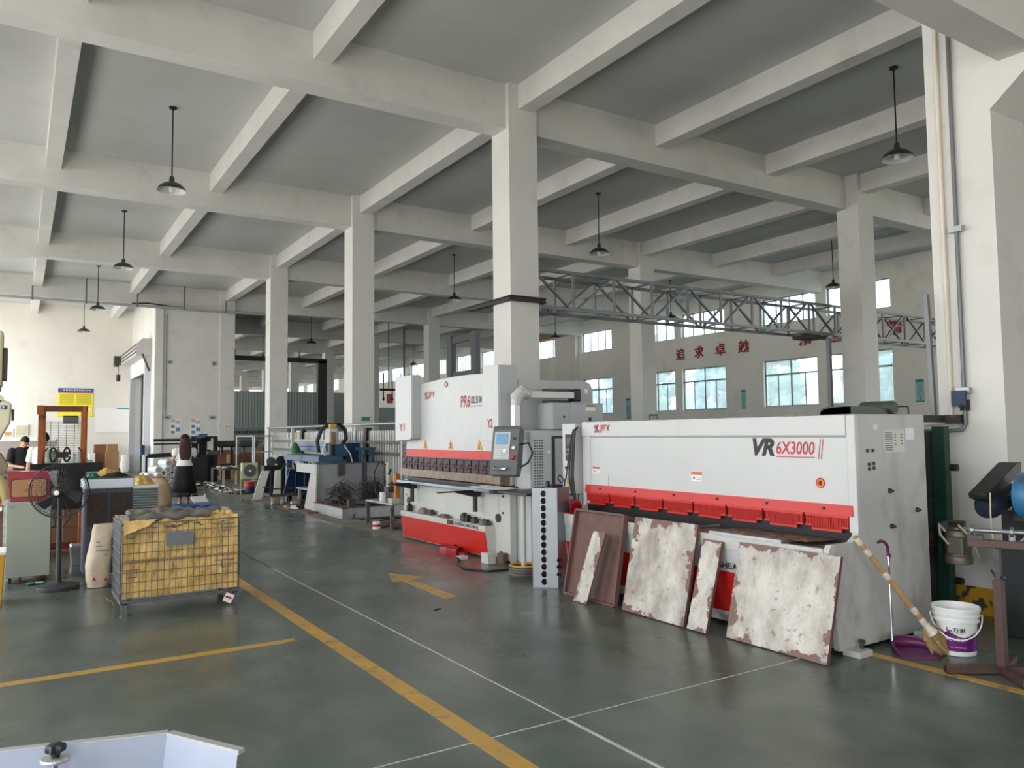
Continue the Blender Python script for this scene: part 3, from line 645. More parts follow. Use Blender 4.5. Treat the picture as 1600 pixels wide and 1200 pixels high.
# guard: red strip and slotted plates
MB().prism([(5.352,.985),(5.33,.985),(5.345,1.065),(5.365,1.065)], 'y', 3.60, 6.88).build('guard_strip', RED, t)
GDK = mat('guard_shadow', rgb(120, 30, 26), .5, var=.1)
for k in range(8):
    a = 3.64+k*.405; c = a+.385
    mb = MB().box(5.335, 5.35, a, c, .965, .99); mb.box(5.335, 5.35, a+.06, c-.06, .855, .872)
    m_ = 26
    for j in range(m_+1):
        y = a+.01+(c-a-.02)*j/m_; mb.box(5.337, 5.348, y-.003, y+.003, .872 if .06 < y-a < c-a-.06 else .90, .97)
    mb.box(5.335, 5.35, a, a+.06, .885, .9); mb.box(5.335, 5.35, c-.06, c, .885, .9)
    mb.build('slotted_guard', RED, t)
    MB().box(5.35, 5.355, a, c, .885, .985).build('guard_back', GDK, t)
for y in (3.85, 4.4, 4.95, 5.5, 6.05, 6.62): MB().cyl((5.33, y, 1.03), (5.345, y, 1.03), .012).build('guard_bolt', BLACK, t)
# table and lower front
TW = mat('table_worn', rgb(132, 122, 112), .55, metal=.3, var=.3, scale=6, dirt=rgb(98, 74, 60), damt=.25, dscale=8)
MB().prism([(4.99,.765),(5.6,.765),(5.6,.70),(5.0,.70)], 'y', 3.62, 6.90).build('work_table', TW, t)
MB().prism([(4.985,.77),(5.03,.77),(5.03,.66),(4.995,.66)], 'y', 3.62, 6.93).build('table_edge', WORNW, t, bevel=.004)
MB().hexa([(5.07,3.62,.10),(5.6,3.62,.10),(5.6,6.9,.10),(5.07,6.9,.10),(5.0,3.62,.70),(5.6,3.62,.70),(5.6,6.9,.70),(5.0,6.9,.70)]).build('front_panel', WHITE, t)
def slope_x(z): return 5.07-(z-.10)/.6*.07
MB().hexa([(slope_x(.13)-.004,3.70,.13),(5.3,3.70,.13),(5.3,6.82,.13),(slope_x(.13)-.004,6.82,.13),(slope_x(.47)-.004,3.70,.47),(5.3,3.70,.47),(5.3,6.82,.47),(slope_x(.47)-.004,6.82,.47)]).build('red_panel', RED, t)
MB().box(5.12, 6.2, 3.63, 6.88, .03, .10).build('base_frame', WORNW, t)
vv = Vector((-.07, 0, .6)).normalized()
mb = MB(); add_text(mb, 'SHEARING MACHINE', (slope_x(.495)-.006, 4.66, .495), (0,-1,0), vv, .86, .052, bold=.02); mb.build('model_text', INK, t)
mb = MB().hexa([(slope_x(.488)-.005,4.84,.488),(slope_x(.488),4.84,.488),(slope_x(.488),4.69,.488),(slope_x(.488)-.005,4.69,.488),(slope_x(.555)-.005,4.84,.555),(slope_x(.555),4.84,.555),(slope_x(.555),4.69,.555),(slope_x(.555)-.005,4.69,.555)]); mb.build('maker_badge', INK, t)
mb = MB(); add_text(mb, 'JFY', (slope_x(.505)-.008, 4.82, .505), (0,-1,0), vv, .11, .03, bold=.03); mb.build('badge_text', REDINK, t)
# logos on the cover
XF = 5.333
def jfy(mbp, mbg, x, y, z, h):                                      # red slanted mark followed by the letters
    u = (0,-1,0)
    for dy, dz in ((0, .55), (.62, 0)): mbp.prism([(y-dy*h-.0*h, z+dz*h), (y-dy*h-.36*h, z+dz*h), (y-dy*h-.36*h, z+(dz+.4)*h), (y-dy*h, z+(dz+.4)*h)], 'x', x-.002, x)
    mbg.prism([(y-.02*h, z), (y-.32*h, z), (y-.86*h, z+h), (y-.56*h, z+h)], 'x', x-.003, x)
    add_text(mbp, 'JFY', (x-.002, y-1.15*h, z), u, (0,0,1), 2.05*h, h, bold=.02, space=1.1)
a, c = MB(), MB(); jfy(a, c, XF, 6.70, 1.635, .085); a.build('logo_letters', REDINK, t); c.build('logo_mark', mat('logo_grey', rgb(90, 84, 120), .5, var=0), t)
XC = 5.357
mb = MB(); add_text(mb, 'VR', (XC, 4.545, 1.425), (0,-1,0), (0,0,1), .225, .15, bold=.045, shear=.3); mb.build('model_text', INK, t)
mb = MB(); add_text(mb, '6X3000', (XC, 4.30, 1.445), (0,-1,0), (0,0,1), .37, .105, bold=.01, shear=.15)
mb.box(XC-.001, XC, 3.93, 4.30, 1.42, 1.427)
for y in (3.90, 3.875): mb.prism([(y, 1.41), (y-.006, 1.41), (y-.03, 1.57), (y-.024, 1.57)], 'x', XC-.001, XC)
mb.build('model_number', REDINK, t)
def sticker(y, z, w, h, hcol, n=2):
    MB().box(XC-.001, XC, y-w, y, z, z+h).build('warning_sticker', PAPER, t)
    MB().box(XC-.002, XC-.001, y-w, y, z+h*.72, z+h).build('sticker_header', hcol, t)
    mb = MB(); mb.sph((XC-.001, y-w*.25, z+h*.35), h*.2, 6, (.05, 1, 1)); mb.box(XC-.002, XC-.001, y-w*.9, y-w*.5, z+h*.15, z+h*.2); mb.box(XC-.002, XC-.001, y-w*.9, y-w*.5, z+h*.4, z+h*.45); mb.build('sticker_print', GREYINK, t)
sticker(6.76, 1.19, .115, .07, REDINK); sticker(5.28, 1.175, .135, .085, mat('sticker_orange', rgb(220, 90, 40), .5, var=0))
mb = MB().cyl((XC-.002, 3.885, 1.225), (XC, 3.885, 1.225), .036, n=28); mb.build('hand_warning_sign', mat('sign_orange', rgb(232, 130, 30), .5, var=0), t)
mb = MB().tube([(XC-.003, 3.885+.036*math.cos(q), 1.225+.036*math.sin(q)) for q in [6.283*i/28 for i in range(28)]], .004, 5, closed=True); mb.build('sign_ring', REDINK, t)
mb = MB().box(XC-.004, XC-.002, 3.873, 3.897, 1.205, 1.228)
for i in range(4): mb.box(XC-.004, XC-.002, 3.874+i*.0062, 3.878+i*.0062, 1.228, 1.243)
mb.bar((XC-.003, 3.898, 1.215), (XC-.003, 3.906, 1.232), .004); mb.build('hand_mark', INK, t)
MB().box(XC-.003, XC, 6.50, 6.80, 1.065, 1.175).build('inspection_cover', WHITE, t, bevel=.002)
# side plate fittings
YS = 3.57
for x, z in ((5.50,1.48),(5.57,1.48),(5.515,1.375),(5.575,1.38),(5.515,1.34),(5.575,1.345)): MB().ob((x, YS-.006, z), (.026, .012, .026)).build('side_bolt', BLACK, t, bevel=.004)
for x, z in ((5.77,1.16),(6.14,.99),(5.78,.885)): MB().lathe([(.02,0),(.016,.02),(.006,.04)], (x, YS, z), m=Matrix.Rotation(R(90), 3, 'X')).build('side_plug', BLACK, t)
MB().cyl((5.62, YS-.004, 1.66), (5.62, YS, 1.66), .024).build('lifting_hole', PAPER, t)
MB().box(5.73, 6.01, YS-.002, YS, 1.46, 1.64).build('data_sheet', mat('sheet_grey', rgb(222, 220, 214), .6, var=.03), t, label='pale data sheet with small printed columns')
mb = MB()
for k in range(9): mb.box(5.74, 5.84, YS-.003, YS-.002, 1.475+k*.017, 1.482+k*.017)
for k in range(4): mb.box(5.87, 5.89, YS-.003, YS-.002, 1.52+k*.025, 1.53+k*.025); mb.box(5.95, 5.98, YS-.003, YS-.002, 1.52+k*.025, 1.53+k*.025)
mb.build('data_print', GREYINK, t)
MB().box(6.02, 6.15, YS-.002, YS, 1.555, 1.65).build('name_plate', GALV, t)
MB().box(5.12, 5.28, 3.44, 3.58, .0, .045).build('foot_pad', WORNW, t, bevel=.004); MB().cyl((5.24, 3.5, .04), (5.24, 3.5, .1), .015).cyl((5.24, 3.5, .085), (5.24, 3.5, .105), .028, n=6).build('foot_bolt', DSTEEL, t)
MB().box(6.0, 6.28, 3.42, 3.56, 0, .05).build('foot_pad', WORNW, t, bevel=.004)
MB().box(5.1, 5.3, 6.93, 7.05, 0, .04).build('foot_pad', WORNW, t)
# left end console with cables
MB().box(5.28, 5.42, 6.98, 7.22, .95, 1.74).build('control_console', WHITE, t, bevel=.006)
MB().box(5.27, 5.28, 7.0, 7.15, 1.32, 1.62).build('console_panel', BLACK, t)
MB().box(5.265, 5.27, 7.03, 7.12, 1.5, 1.58).build('console_display', DGREY, t)
for z in (1.43, 1.38): 
    mb = MB()
    for y in (7.04, 7.08, 7.12): mb.box(5.264, 5.27, y-.012, y+.012, z, z+.03)
    mb.build('console_keys', GREYINK, t)
for i, y in enumerate((7.03, 7.09, 7.14)): MB().cyl((5.26, y, 1.24), (5.28, y, 1.24), .016).build('console_button', BLACK, t)
MB().box(5.262, 5.28, 7.02, 7.12, 1.06, 1.12).build('console_label', YELL, t)
for off, lo in ((0, .93), (.04, .90), (.07, .88)):
    MB().tube([(5.24, 7.0-off, lo), (5.22, 7.02-off, 1.15), (5.22, 6.99-off, 1.5), (5.25, 6.97-off*.5, 1.66), (5.32, 6.98, 1.70)], .011, 6).build('hanging_cable', BLACK, t, smooth=True)
MB().tube([(5.22, 7.13, .95), (5.22, 7.10, 1.1), (5.22, 7.16+.04, 1.16), (5.22, 7.24, 1.12), (5.22, 7.18, 1.07), (5.22, 7.08, 1.12), (5.23, 7.05, 1.3), (5.25, 7.0, 1.62)], .008, 6).build('hanging_cable', BLACK, t, smooth=True)
# motor cover on top
t = thing('motor_cover', 'olive green belt and motor cover on top of the shear', 'motor cover', (6.0, 3.92, 1.762))
def arch(k, dy): 
    return [(5.80+.26*math.cos(math.pi-math.pi*i/14)*1.0, 1.762+(.055+.035*math.sin(math.pi*i/14)) if 0 < i < 14 else 1.762) for i in range(15)]
mb = MB(); pr = []
for i in range(13):
    q = math.pi*i/12; pr.append((3.95-.3*math.cos(q)*(1), 1.762+.075*math.sin(q)**.5 if i not in (0, 12) else 1.762))
mb.prism([(y, z) for y, z in pr], 'x', 5.88, 5.92); mb.prism([(3.95, 1.762), (4.25, 1.762), (4.23, 1.822), (4.18, 1.838), (3.95, 1.838)], 'x', 5.88, 6.12)
mb.build('cover_shell', OLIVE, t, smooth=30)
MB().lathe([(.05,-.15),(.06,-.13),(.06,.13),(.05,.15)], (6.06, 3.82, 1.815), m=Matrix.Rotation(R(90), 3, 'X'), n=20).build('motor', OLIVE, t, smooth=True)
MB().tube([(6.2, 3.64, 1.762), (6.2, 3.64, 1.825), (6.2, 3.7, 1.83), (6.2, 3.85, 1.83)], .006, 6).build('wire_bracket', BLACK, t)
# things on the shear
t = thing('sheet_stack', 'worn steel sheets lying on the near end of the shear table', 'metal sheets', (5.1, 4.1, .77))
MB().box(4.985, 5.28, 3.98, 4.72, .771, .795).build('sheet_metal', TW, t); MB().box(4.98, 4.985, 3.98, 4.72, .772, .797).build('sheet_edge', GALV, t)
MB().prism([(5.05, 3.8), (5.32, 3.75), (5.32, 4.6), (5.1, 4.65)], 'z', .797, .803).build('top_sheet', RUSTY, t)
t = thing('gas_torch', 'small dark torch and hose lying on the shear table', 'torch', (5.1, 4.9, .77))
MB().tube([(5.15, 5.25, .79), (5.1, 5.05, .80), (5.08, 4.9, .80), (5.12, 4.72, .83)], .012, 7).build('torch_pipe', DSTEEL, t, smooth=True)
MB().cyl((5.08, 5.0, .775), (5.08, 5.0, .83), .018).build('torch_valve', BLACK, t)
tag(MB().prism([(5.08, 5.2), (5.33, 5.1), (5.33, 6.4), (5.1, 6.5)], 'z', .767, .777).build('rusty_sheet', RUSTY), 'rusty sheet offcut lying along the shear table under the red guard', 'sheet')
def pedal(name, lab, c, rz):
    t = thing(name, lab, 'foot pedal', c, rz, group='red foot pedals')
    pr = [(-.07,0),(.07,0),(.07,.09)]+[(.07*math.cos(math.pi*i/8), .09+.05*math.sin(math.pi*i/8)) for i in range(9)]+[(-.07,.09)]
    def hood(x0, x1):
        mb = MB(); o_ = [(.075*math.cos(math.pi*i/10), .085+.05*math.sin(math.pi*i/10)) for i in range(11)]
        o_ = [(.075, 0)]+o_+[(-.075, 0)]; i_ = [(y*.88, z-.008 if z else 0) for y, z in o_]; n_ = len(o_)
        vs = [(x0, y, z) for y, z in o_]+[(x0, y, z) for y, z in i_]+[(x1, y, z) for y, z in o_]+[(x1, y, z) for y, z in i_]; fs = []
        for k in range(n_-1): fs += [(k, k+1, n_+k+1, n_+k), (2*n_+k, 3*n_+k, 3*n_+k+1, 2*n_+k+1), (k, 2*n_+k, 2*n_+k+1, k+1), (n_+k, n_+k+1, 3*n_+k+1, 3*n_+k)]
        fs += [(0, n_, 3*n_, 2*n_), (n_-1, 3*n_-1, 4*n_-1, 2*n_-1)][:0]
        return mb.add(vs, fs)
    hood(-.1, .1).build('pedal_hood', DRED, t, smooth=35, local=True)
    MB().box(-.11, .12, -.085, .085, 0, .01).build('base_plate', DRED, t, local=True)
    MB().box(.1, .2, -.03, .03, 0, .07).build('switch_box', DRED, t, local=True, bevel=.005)
    MB().ob((-.01, 0, .035), (.13, .06, .012), (0, .2, 0)).build('treadle', BLACK, t, local=True)
pedal('foot_pedal', 'red foot pedal standing on the left end of the shear table', (5.1, 6.85, .775), R(20))
pedal('foot_pedal', 'red foot pedal on the floor before the press brake, left of a cable box', (5.0, 9.5, .0), R(-60))
pedal('foot_pedal', 'red foot pedal on the floor before the press brake, joined to the cable', (4.98, 9.28, .0), R(-75))
# ================================================================= LEANING PANELS
def worn(name, ay, az, seed, edge):
    m = bpy.data.materials.new(name); m.use_nodes = True; nt = m.node_tree; N = nt.nodes; L = nt.links; b = N['Principled BSDF']
    tc = N.new('ShaderNodeTexCoord'); mp = N.new('ShaderNodeMapping'); mp.inputs['Location'].default_value = (seed, seed*2, 0); L.new(tc.outputs['Object'], mp.inputs[0])
    def noi(s_, d=8, sc=None):
        n_ = N.new('ShaderNodeTexNoise'); n_.inputs['Scale'].default_value = s_; n_.inputs['Detail'].default_value = d; n_.inputs['Roughness'].default_value = .65
        if sc:
            m2 = N.new('ShaderNodeMapping'); m2.inputs['Scale'].default_value = sc; L.new(mp.outputs[0], m2.inputs[0]); L.new(m2.outputs[0], n_.inputs['Vector'])
        else: L.new(mp.outputs[0], n_.inputs['Vector'])
        return n_.outputs['Fac']
    def M_(op, *a):
        n_ = N.new('ShaderNodeMath'); n_.operation = op
        for i, v in enumerate(a):
            if isinstance(v, (int, float)): n_.inputs[i].default_value = v
            else: L.new(v, n_.inputs[i])
        return n_.outputs[0]
    g = N.new('ShaderNodeSeparateXYZ'); L.new(tc.outputs['Generated'], g.inputs[0])
    dy = M_('MULTIPLY', M_('SUBTRACT', .5, M_('ABSOLUTE', M_('SUBTRACT', g.outputs['Y'], .5))), ay)
    dz = M_('MULTIPLY', M_('SUBTRACT', .5, M_('ABSOLUTE', M_('SUBTRACT', g.outputs['Z'], .5))), az)
    d = M_('MINIMUM', dy, dz)
    d = M_('ADD', M_('MULTIPLY', d, 1/edge), M_('MULTIPLY', M_('SUBTRACT', noi(4.5), .5), 7.5))
    mask = N.new('ShaderNodeMapRange'); mask.inputs['From Min'].default_value = .25; mask.inputs['From Max'].default_value = .4; L.new(d, mask.inputs['Value'])
    spots = N.new('ShaderNodeMapRange'); spots.inputs['From Min'].default_value = .60; spots.inputs['From Max'].default_value = .66; spots.inputs['To Min'].default_value = 1; spots.inputs['To Max'].default_value = .25; L.new(noi(13, 9), spots.inputs['Value'])
    mk = M_('MULTIPLY', mask.outputs[0], spots.outputs[0])
    cr = N.new('ShaderNodeValToRGB'); cr.color_ramp.elements[0].position = .4; cr.color_ramp.elements[0].color = (*rgb(150, 140, 130), 1); cr.color_ramp.elements[1].position = .62; cr.color_ramp.elements[1].color = (*rgb(204, 199, 190), 1); L.new(noi(3, 9, (1, 1, .6)), cr.inputs[0])
    mx = N.new('ShaderNodeMix'); mx.data_type = 'RGBA'; L.new(mk, mx.inputs['Factor']); mx.inputs[6].default_value = (*rgb(112, 78, 70), 1); L.new(cr.outputs[0], mx.inputs[7])
    L.new(mx.outputs[2], b.inputs['Base Color']); b.inputs['Roughness'].default_value = .5
    r_ = N.new('ShaderNodeMapRange'); r_.inputs['To Min'].default_value = .3; r_.inputs['To Max'].default_value = .65; L.new(noi(9), r_.inputs['Value']); L.new(r_.outputs[0], b.inputs['Roughness'])
    return m
def leaning(label, yb1, yb0, xb, yt1, yt0, xt, zt, th, m, tray=False):
    # bottom from y yb1 (far) to yb0 (near) at x=xb; top at xt, zt
    B1, B0, T1, T0 = Vector((xb, yb1, 0)), Vector((xb, yb0, 0)), Vector((xt, yt1, zt)), Vector((xt, yt0, zt))
    n_ = (T0-B0).cross(B1-B0).normalized()
    if n_.x > 0: n_ = -n_
    th_v = -n_*th                                                   # thickness goes behind the face
    o = thing('flaking_sheet', label, 'panel', (xb, (yb0+yb1)/2, 0), group='panels leaning on the shear')
    lift = Vector((0, 0, .001-min(0, th_v.z)))
    B1, B0, T1, T0 = B1+lift, B0+lift, T1+lift, T0+lift
    if not tray:
        MB().hexa([B0+th_v, B1+th_v, B1+th_v*.06, B0+th_v*.06, T0+th_v, T1+th_v, T1+th_v*.06, T0+th_v*.06]).build('panel_body', BROWNP, o)
        MB().hexa([B0+th_v*.05, B1+th_v*.05, B1, B0, T0+th_v*.05, T1+th_v*.05, T1, T0]).build('painted_face', m, o)
    else:
        MB().hexa([B0+th_v, B1+th_v, B1+th_v*.8, B0+th_v*.8, T0+th_v, T1+th_v, T1+th_v*.8, T0+th_v*.8]).build('tray_back', m, o)
        for a, c in ((B0, B1), (B1, T1), (T1, T0), (T0, B0)):
            MB().bar(a+th_v*.5, c+th_v*.5, .022, th, up=tuple(n_)).build('tray_rim', m, o)
    return o
leaning('reddish brown tray panel with raised rims, leftmost of the leaning ones', 6.50, 5.72, 4.74, 6.55, 5.78, 4.945, .825, .05, BROWNP, True)
leaning('narrow flaking white strip leaning on the brown tray panel', 6.15, 5.95, 4.60, 6.07, 5.88, 4.80, .665, .018, worn('worn_strip_paint', .2, .68, 3, .055))
leaning('large flaking white panel with a wide brown border, left of the narrow board', 5.58, 4.80, 4.73, 5.62, 4.82, 4.955, .83, .03, worn('worn_panel_paint', .78, .85, 7, .10))
leaning('narrow flaking white board between the two large panels', 4.75, 4.54, 4.72, 4.76, 4.55, 4.95, .715, .03, worn('worn_board_paint', .21, .75, 12, .05))
leaning('largest flaking white panel with brown patches, nearest the broom', 4.38, 3.47, 4.78, 4.37, 3.45, 4.955, .735, .03, worn('worn_big_paint', .9, .75, 21, .055))
# ================================================================= ALUMINIUM TOWER WITH HOLES
t = thing('perforated_column', 'tall aluminium sheet box with a row of round holes beside the shear', 'sheet box', (4.9, 6.85, 0))
A, B_, C_ = Vector((4.67, 6.95, 0)), Vector((4.87, 6.77, 0)), Vector((5.10, 6.86, 0)); D_ = A+C_-B_
ALU = mat('aluminium', rgb(150, 152, 156), .45, metal=.7, var=.05, scale=2)
H = 1.05
u = (B_-A); w_ = u.length; u.normalize(); nn = Vector((u.y, -u.x, 0)).normalized()
if nn.dot(Vector((1,0,0))) > 0: nn = -nn
# front sheet with real holes: grid cells around circles
mb = MB(); nh = 13; hx = w_*.45; rr = .042
for k in range(nh):
    zc = .06+k*(H-.12)/(nh-1); z0 = zc-(H-.12)/(nh-1)/2; z1 = zc+(H-.12)/(nh-1)/2
    if k == 0: z0 = 0
    if k == nh-1: z1 = H
    pts = []; rim = []; n_ = 24
    for i in range(n_):
        q = 2*math.pi*i/n_; cx, cz = math.cos(q), math.sin(q); rim.append((hx+rr*.72*cx, zc+rr*.8*cz))
        s_ = min(((w_-hx) if cx > 0 else hx)/abs(cx) if abs(cx) > 1e-6 else 9, ((z1-zc) if cz > 0 else (zc-z0))/abs(cz) if abs(cz) > 1e-6 else 9)
        pts.append((hx+s_*cx, zc+s_*cz))
    # snap corners
    for cxr, czr in ((w_, z1), (0, z1), (0, z0), (w_, z0)):
        j = min(range(n_), key=lambda i: (pts[i][0]-cxr)**2+(pts[i][1]-czr)**2); pts[j] = (cxr, czr)
    vs = [A+u*a_+Vector((0,0,b_)) for a_, b_ in pts]+[A+u*a_+Vector((0,0,b_)) for a_, b_ in rim]
    mb.add(vs, [(i, (i+1) % n_, n_+(i+1) % n_, n_+i) for i in range(n_)])
mb.build('front_sheet', ALU, t, solid=.002)
mb = MB()
for p, q in ((B_, C_), (C_, D_), (D_, A)): mb.add([p, q, q+Vector((0,0,H)), p+Vector((0,0,H))], [(0,1,2,3)])
mb.build('side_sheets', ALU, t, solid=.002)
MB().hexa([A, B_, C_, D_]+[v+Vector((0,0,.004)) for v in (A, B_, C_, D_)]).build('bottom_sheet', ALU, t)
for k, (z, s_) in enumerate(((.14, .05), (.22, .045), (.29, .035))): MB().ob(B_-nn*-.01+u*.012+Vector((0, 0, z)), (.05, .004, .035), (.3, .2, -.6+k*.3)).build('black_tape', BLACK, t)
tag(MB().box(4.86, 5.0, 6.84, 6.94, H, H+.03).box(4.84, 4.87, 6.9, 6.94, H, H+.07).build('plastic_clip', BLACK), 'black plastic clip lying on top of the perforated aluminium box', 'clip')
# pole and yellow wheel
t = thing('weighted_pole', 'white pole standing in a yellow wheel base beside the press brake', 'pole stand', (4.98, 7.6, 0))
MB().lathe([(.17,0),(.18,.02),(.17,.035),(.18,.05),(.17,.065),(.18,.08),(.17,.095),(.18,.11),(.155,.115),(.15,.04),(.03,.04),(.03,.05)], (4.98, 7.6, 0), n=32).build('wheel_base', mat('wheel_rubber', rgb(104, 96, 88), .7, var=.3, scale=14), t, smooth=30)
MB().tube([(4.98+.155*math.cos(q), 7.6+.155*math.sin(q), .112) for q in [6.283*i/32 for i in range(32)]], .014, 6, closed=True).build('yellow_ring', YELL, t, smooth=True)
MB().cyl((4.98, 7.6, .04), (4.98, 7.6, .92), .03).build('pole', WORNW, t, smooth=True)
t = thing('shelf_board', 'dark tray table top on the white pole with papers on it', 'tray', (5.1, 7.7, .92))
MB().box(4.86, 5.5, 7.35, 7.97, .925, .955).build('tray_board', DSTEEL, t, bevel=.004)
tag(MB().box(5.15, 5.5, 7.12, 7.34, .93, .96).box(5.1, 5.2, 7.3, 7.5, .956, .966).build('blue_folder', DBLUE), 'dark blue folder at the edge of the tray top', 'folder')
mb = MB()
mb.grid(lambda a, c: Vector((4.85+.36*a, 8.0+.75*c, .962+.012*noise.noise(Vector((a*5, c*5, 1))))), 8, 12); tag(mb.build('paper_sheets', PAPER, solid=.003), 'crumpled white papers on the tray top beside the press brake', 'papers')
tag(MB().tube([(4.93, 9.15, .02), (4.85, 8.9, .012), (4.7, 8.7, .012), (4.6, 8.3, .012), (4.75, 8.0, .012), (5.0, 7.95, .012), (5.1, 8.2, .012), (5.2, 8.3, .012)], .012, 6).build('floor_cable', BLACK, smooth=True), 'black cable curling on the floor before the press brake', 'cable')
t = thing('cable_box', 'small white box on the pedal cable before the press brake', 'box', (4.95, 9.0, 0)); MB().box(4.88, 5.0, 8.95, 9.08, 0, .045).build('box_body', WORNW, t, bevel=.006); MB().box(4.86, 4.88, 8.99, 9.04, .01, .035).build('cable_gland', BLACK, t)
t = thing('metal_block', 'rusty and white metal block at the near foot of the press brake', 'block', (5.08, 8.5, 0))
MB().box(5.0, 5.12, 8.45, 8.62, 0, .13).build('block_body', WORNW, t, bevel=.004); MB().cyl((5.18, 8.4, 0), (5.18, 8.4, .13), .065).build('round_pot', RUSTY, t, smooth=True)
# ================================================================= PRESS BRAKE
t = thing('press_brake', 'tall white and red press brake bending machine before the centre column', 'press brake', (5.8, 9.9, 0))
pf = [(5.30,.02),(5.30,.90),(5.62,.90),(5.80,.93),(5.93,1.03),(5.97,1.16),(5.93,1.30),(5.82,1.40),(5.62,1.44),(5.42,1.44),(5.42,2.33),(6.52,2.33),(6.60,2.30),(6.64,2.22),(6.64,.02)]
FG = mat('frame_grey', rgb(178, 180, 182), .45, var=.04, scale=2, dirt=rgb(150, 146, 142), damt=.02, dscale=4, dsharp=.12)
MB().prism(pf, 'y', 8.36, 8.42).build('side_frame', FG, t, label='grey C shaped side frame with a lower white leg')
MB().prism(pf, 'y', 11.42, 11.48).build('side_frame', FG, t)
MB().box(5.26, 5.36, 8.33, 8.47, .0, .92).build('front_leg', WORNW, t, bevel=.006); MB().box(5.26, 5.36, 11.38, 11.52, .0, .92).build('front_leg', WORNW, t, bevel=.006)
MB().cyl((6.52, 8.355, 2.2), (6.52, 8.365, 2.2), .035).build('frame_hole', PAPER, t)
MB().box(6.1, 6.6, 8.42, 11.42, 1.3, 2.2).build('rear_beam', FG, t)
# ram with arched top
top = [(11.42, 2.30)]+[(11.3-2.7*i/14, 2.33+.13*math.sin(math.pi*(.12+.62*i/14))) for i in range(15)]
mb = MB().prism([(11.44, 1.40)]+top+[(8.46, 2.40), (8.46, 1.40)], 'x', 5.27, 5.33); mb.build('ram_plate', WHITE, t, bevel=.004)
MB().box(5.266, 5.335, 8.46, 11.44, 1.285, 1.40).build('red_strip', mat('strip_red', rgb(206, 58, 54), .45, var=.05), t)
mb = MB().cyl((5.262, 10.05, 2.36), (5.275, 10.05, 2.36), .038, n=24); mb.build('round_badge', mat('badge_tan', rgb(206, 160, 112), .5, var=0), t)
MB().tube([(5.262, 10.05+.038*math.cos(q), 2.36+.038*math.sin(q)) for q in [6.283*i/24 for i in range(24)]], .006, 5, closed=True).build('badge_ring', DGREY, t)
# cylinder housings Y1, Y2
def housing(y0, y1, nm):
    pr = [(y0+.08 if nm == 'Y1' else y0, 1.55)]
    if nm == 'Y1': pr = [(y0+.07, 1.55), (y0+.02, 1.57), (y0, 1.63), (y0, 2.555), (y1, 2.545), (y1, 1.53)]
    else: pr = [(y0, 1.50), (y0, 2.51), (y1, 2.53), (y1, 1.55)]
    MB().prism(pr, 'x', 5.10, 5.14).build('housing_front', WHITE, t, bevel=.006)
    MB().prism(pr, 'x', 5.14, 5.40 if nm == 'Y2' else 5.27).build('cylinder_housing', FG if nm == 'Y1' else FG, t, bevel=.004)  # grey body colour stands in for shade on the housing sides
housing(10.90, 11.50, 'Y1'); housing(8.335, 8.71, 'Y2')
mb = MB(); add_text(mb, 'Y1', (5.097, 11.34, 1.69), (0,-1,0), (0,0,1), .2, .115, bold=.02); mb.build('housing_text', CHRED, t)
mb = MB(); add_text(mb, 'Y2', (5.097, 8.60, 1.71), (0,-1,0), (0,0,1), .13, .115, bold=.02); mb.build('housing_text', CHRED, t)
XP = 5.267
a, c = MB(), MB(); jfy(a, c, XP, 10.76, 2.17, .105); a.build('logo_letters', REDINK, t); c.build('logo_mark', GREYINK, t)
mb = MB(); add_text(mb, 'PR6', (XP, 9.62, 2.005), (0,-1,0), (0,0,1), .27, .17, bold=.02, shear=.1); mb.box(XP-.002, XP, 9.03, 9.33, 2.01, 2.02); mb.build('model_text', CHRED, t)
mb = MB(); add_text(mb, '100 3100', (XP, 9.33, 2.05), (0,-1,0), (0,0,1), .30, .10, bold=.012, shear=.05); mb.box(XP-.001, XP, 9.215, 9.22, 2.05, 2.07); mb.build('model_number', INK, t)
for y in (10.75, 9.93, 9.10):
    MB().prism([(y+.075, 1.415), (y-.075, 1.415), (y, 1.56)], 'x', XP-.003, XP).build('warning_triangle', YELL, t)
    MB().prism([(y+.018, 1.43), (y-.018, 1.43), (y-.006, 1.47), (y+.012, 1.49), (y, 1.51), (y-.01, 1.46)], 'x', XP-.005, XP-.003).build('triangle_mark', INK, t)
# clamps and upper tool
for k in range(14):
    y = 8.60+k*.208
    MB().box(5.20, 5.30, y, y+.18, 1.19, 1.275).build('tool_clamp', BLACK, t, bevel=.006)
    MB().box(5.205, 5.27, y+.02, y+.16, 1.10, 1.17).build('clamp_block', BLACK, t, bevel=.004)
    MB().tube([(5.195, y+.06, 1.22), (5.185, y+.08, 1.18), (5.195, y+.10, 1.15)], .007, 5).build('red_lever', REDINK, t)
MB().box(5.22, 5.34, 8.47, 11.42, 1.10, 1.285).build('clamp_rail', DSTEEL, t)
MB().prism([(5.17,1.10),(5.32,1.10),(5.32,.985),(5.28,.975),(5.17,.99)], 'y', 8.42, 11.48).build('upper_tool', mat('tool_steel', rgb(136, 118, 104), .4, metal=.5, var=.3, scale=8, dirt=rgb(98, 78, 66), damt=.25, dscale=14), t)
mb = MB()
for k in range(6): mb.cyl((5.40+.05*k, 8.40, .96), (5.40+.05*k, 8.40, 1.28), .014, n=8)
mb.build('scale_bellows', GALV, t)
MB().box(5.2, 5.62, 8.3, 8.6, .93, .955).build('black_pad', BLACK, t)
MB().tube([(5.60, 8.33, 1.34), (5.72, 8.33, 1.30), (5.78, 8.33, 1.18), (5.80, 8.33, .95)], .05, 8).build('throat_hose', GALV, t, smooth=True)
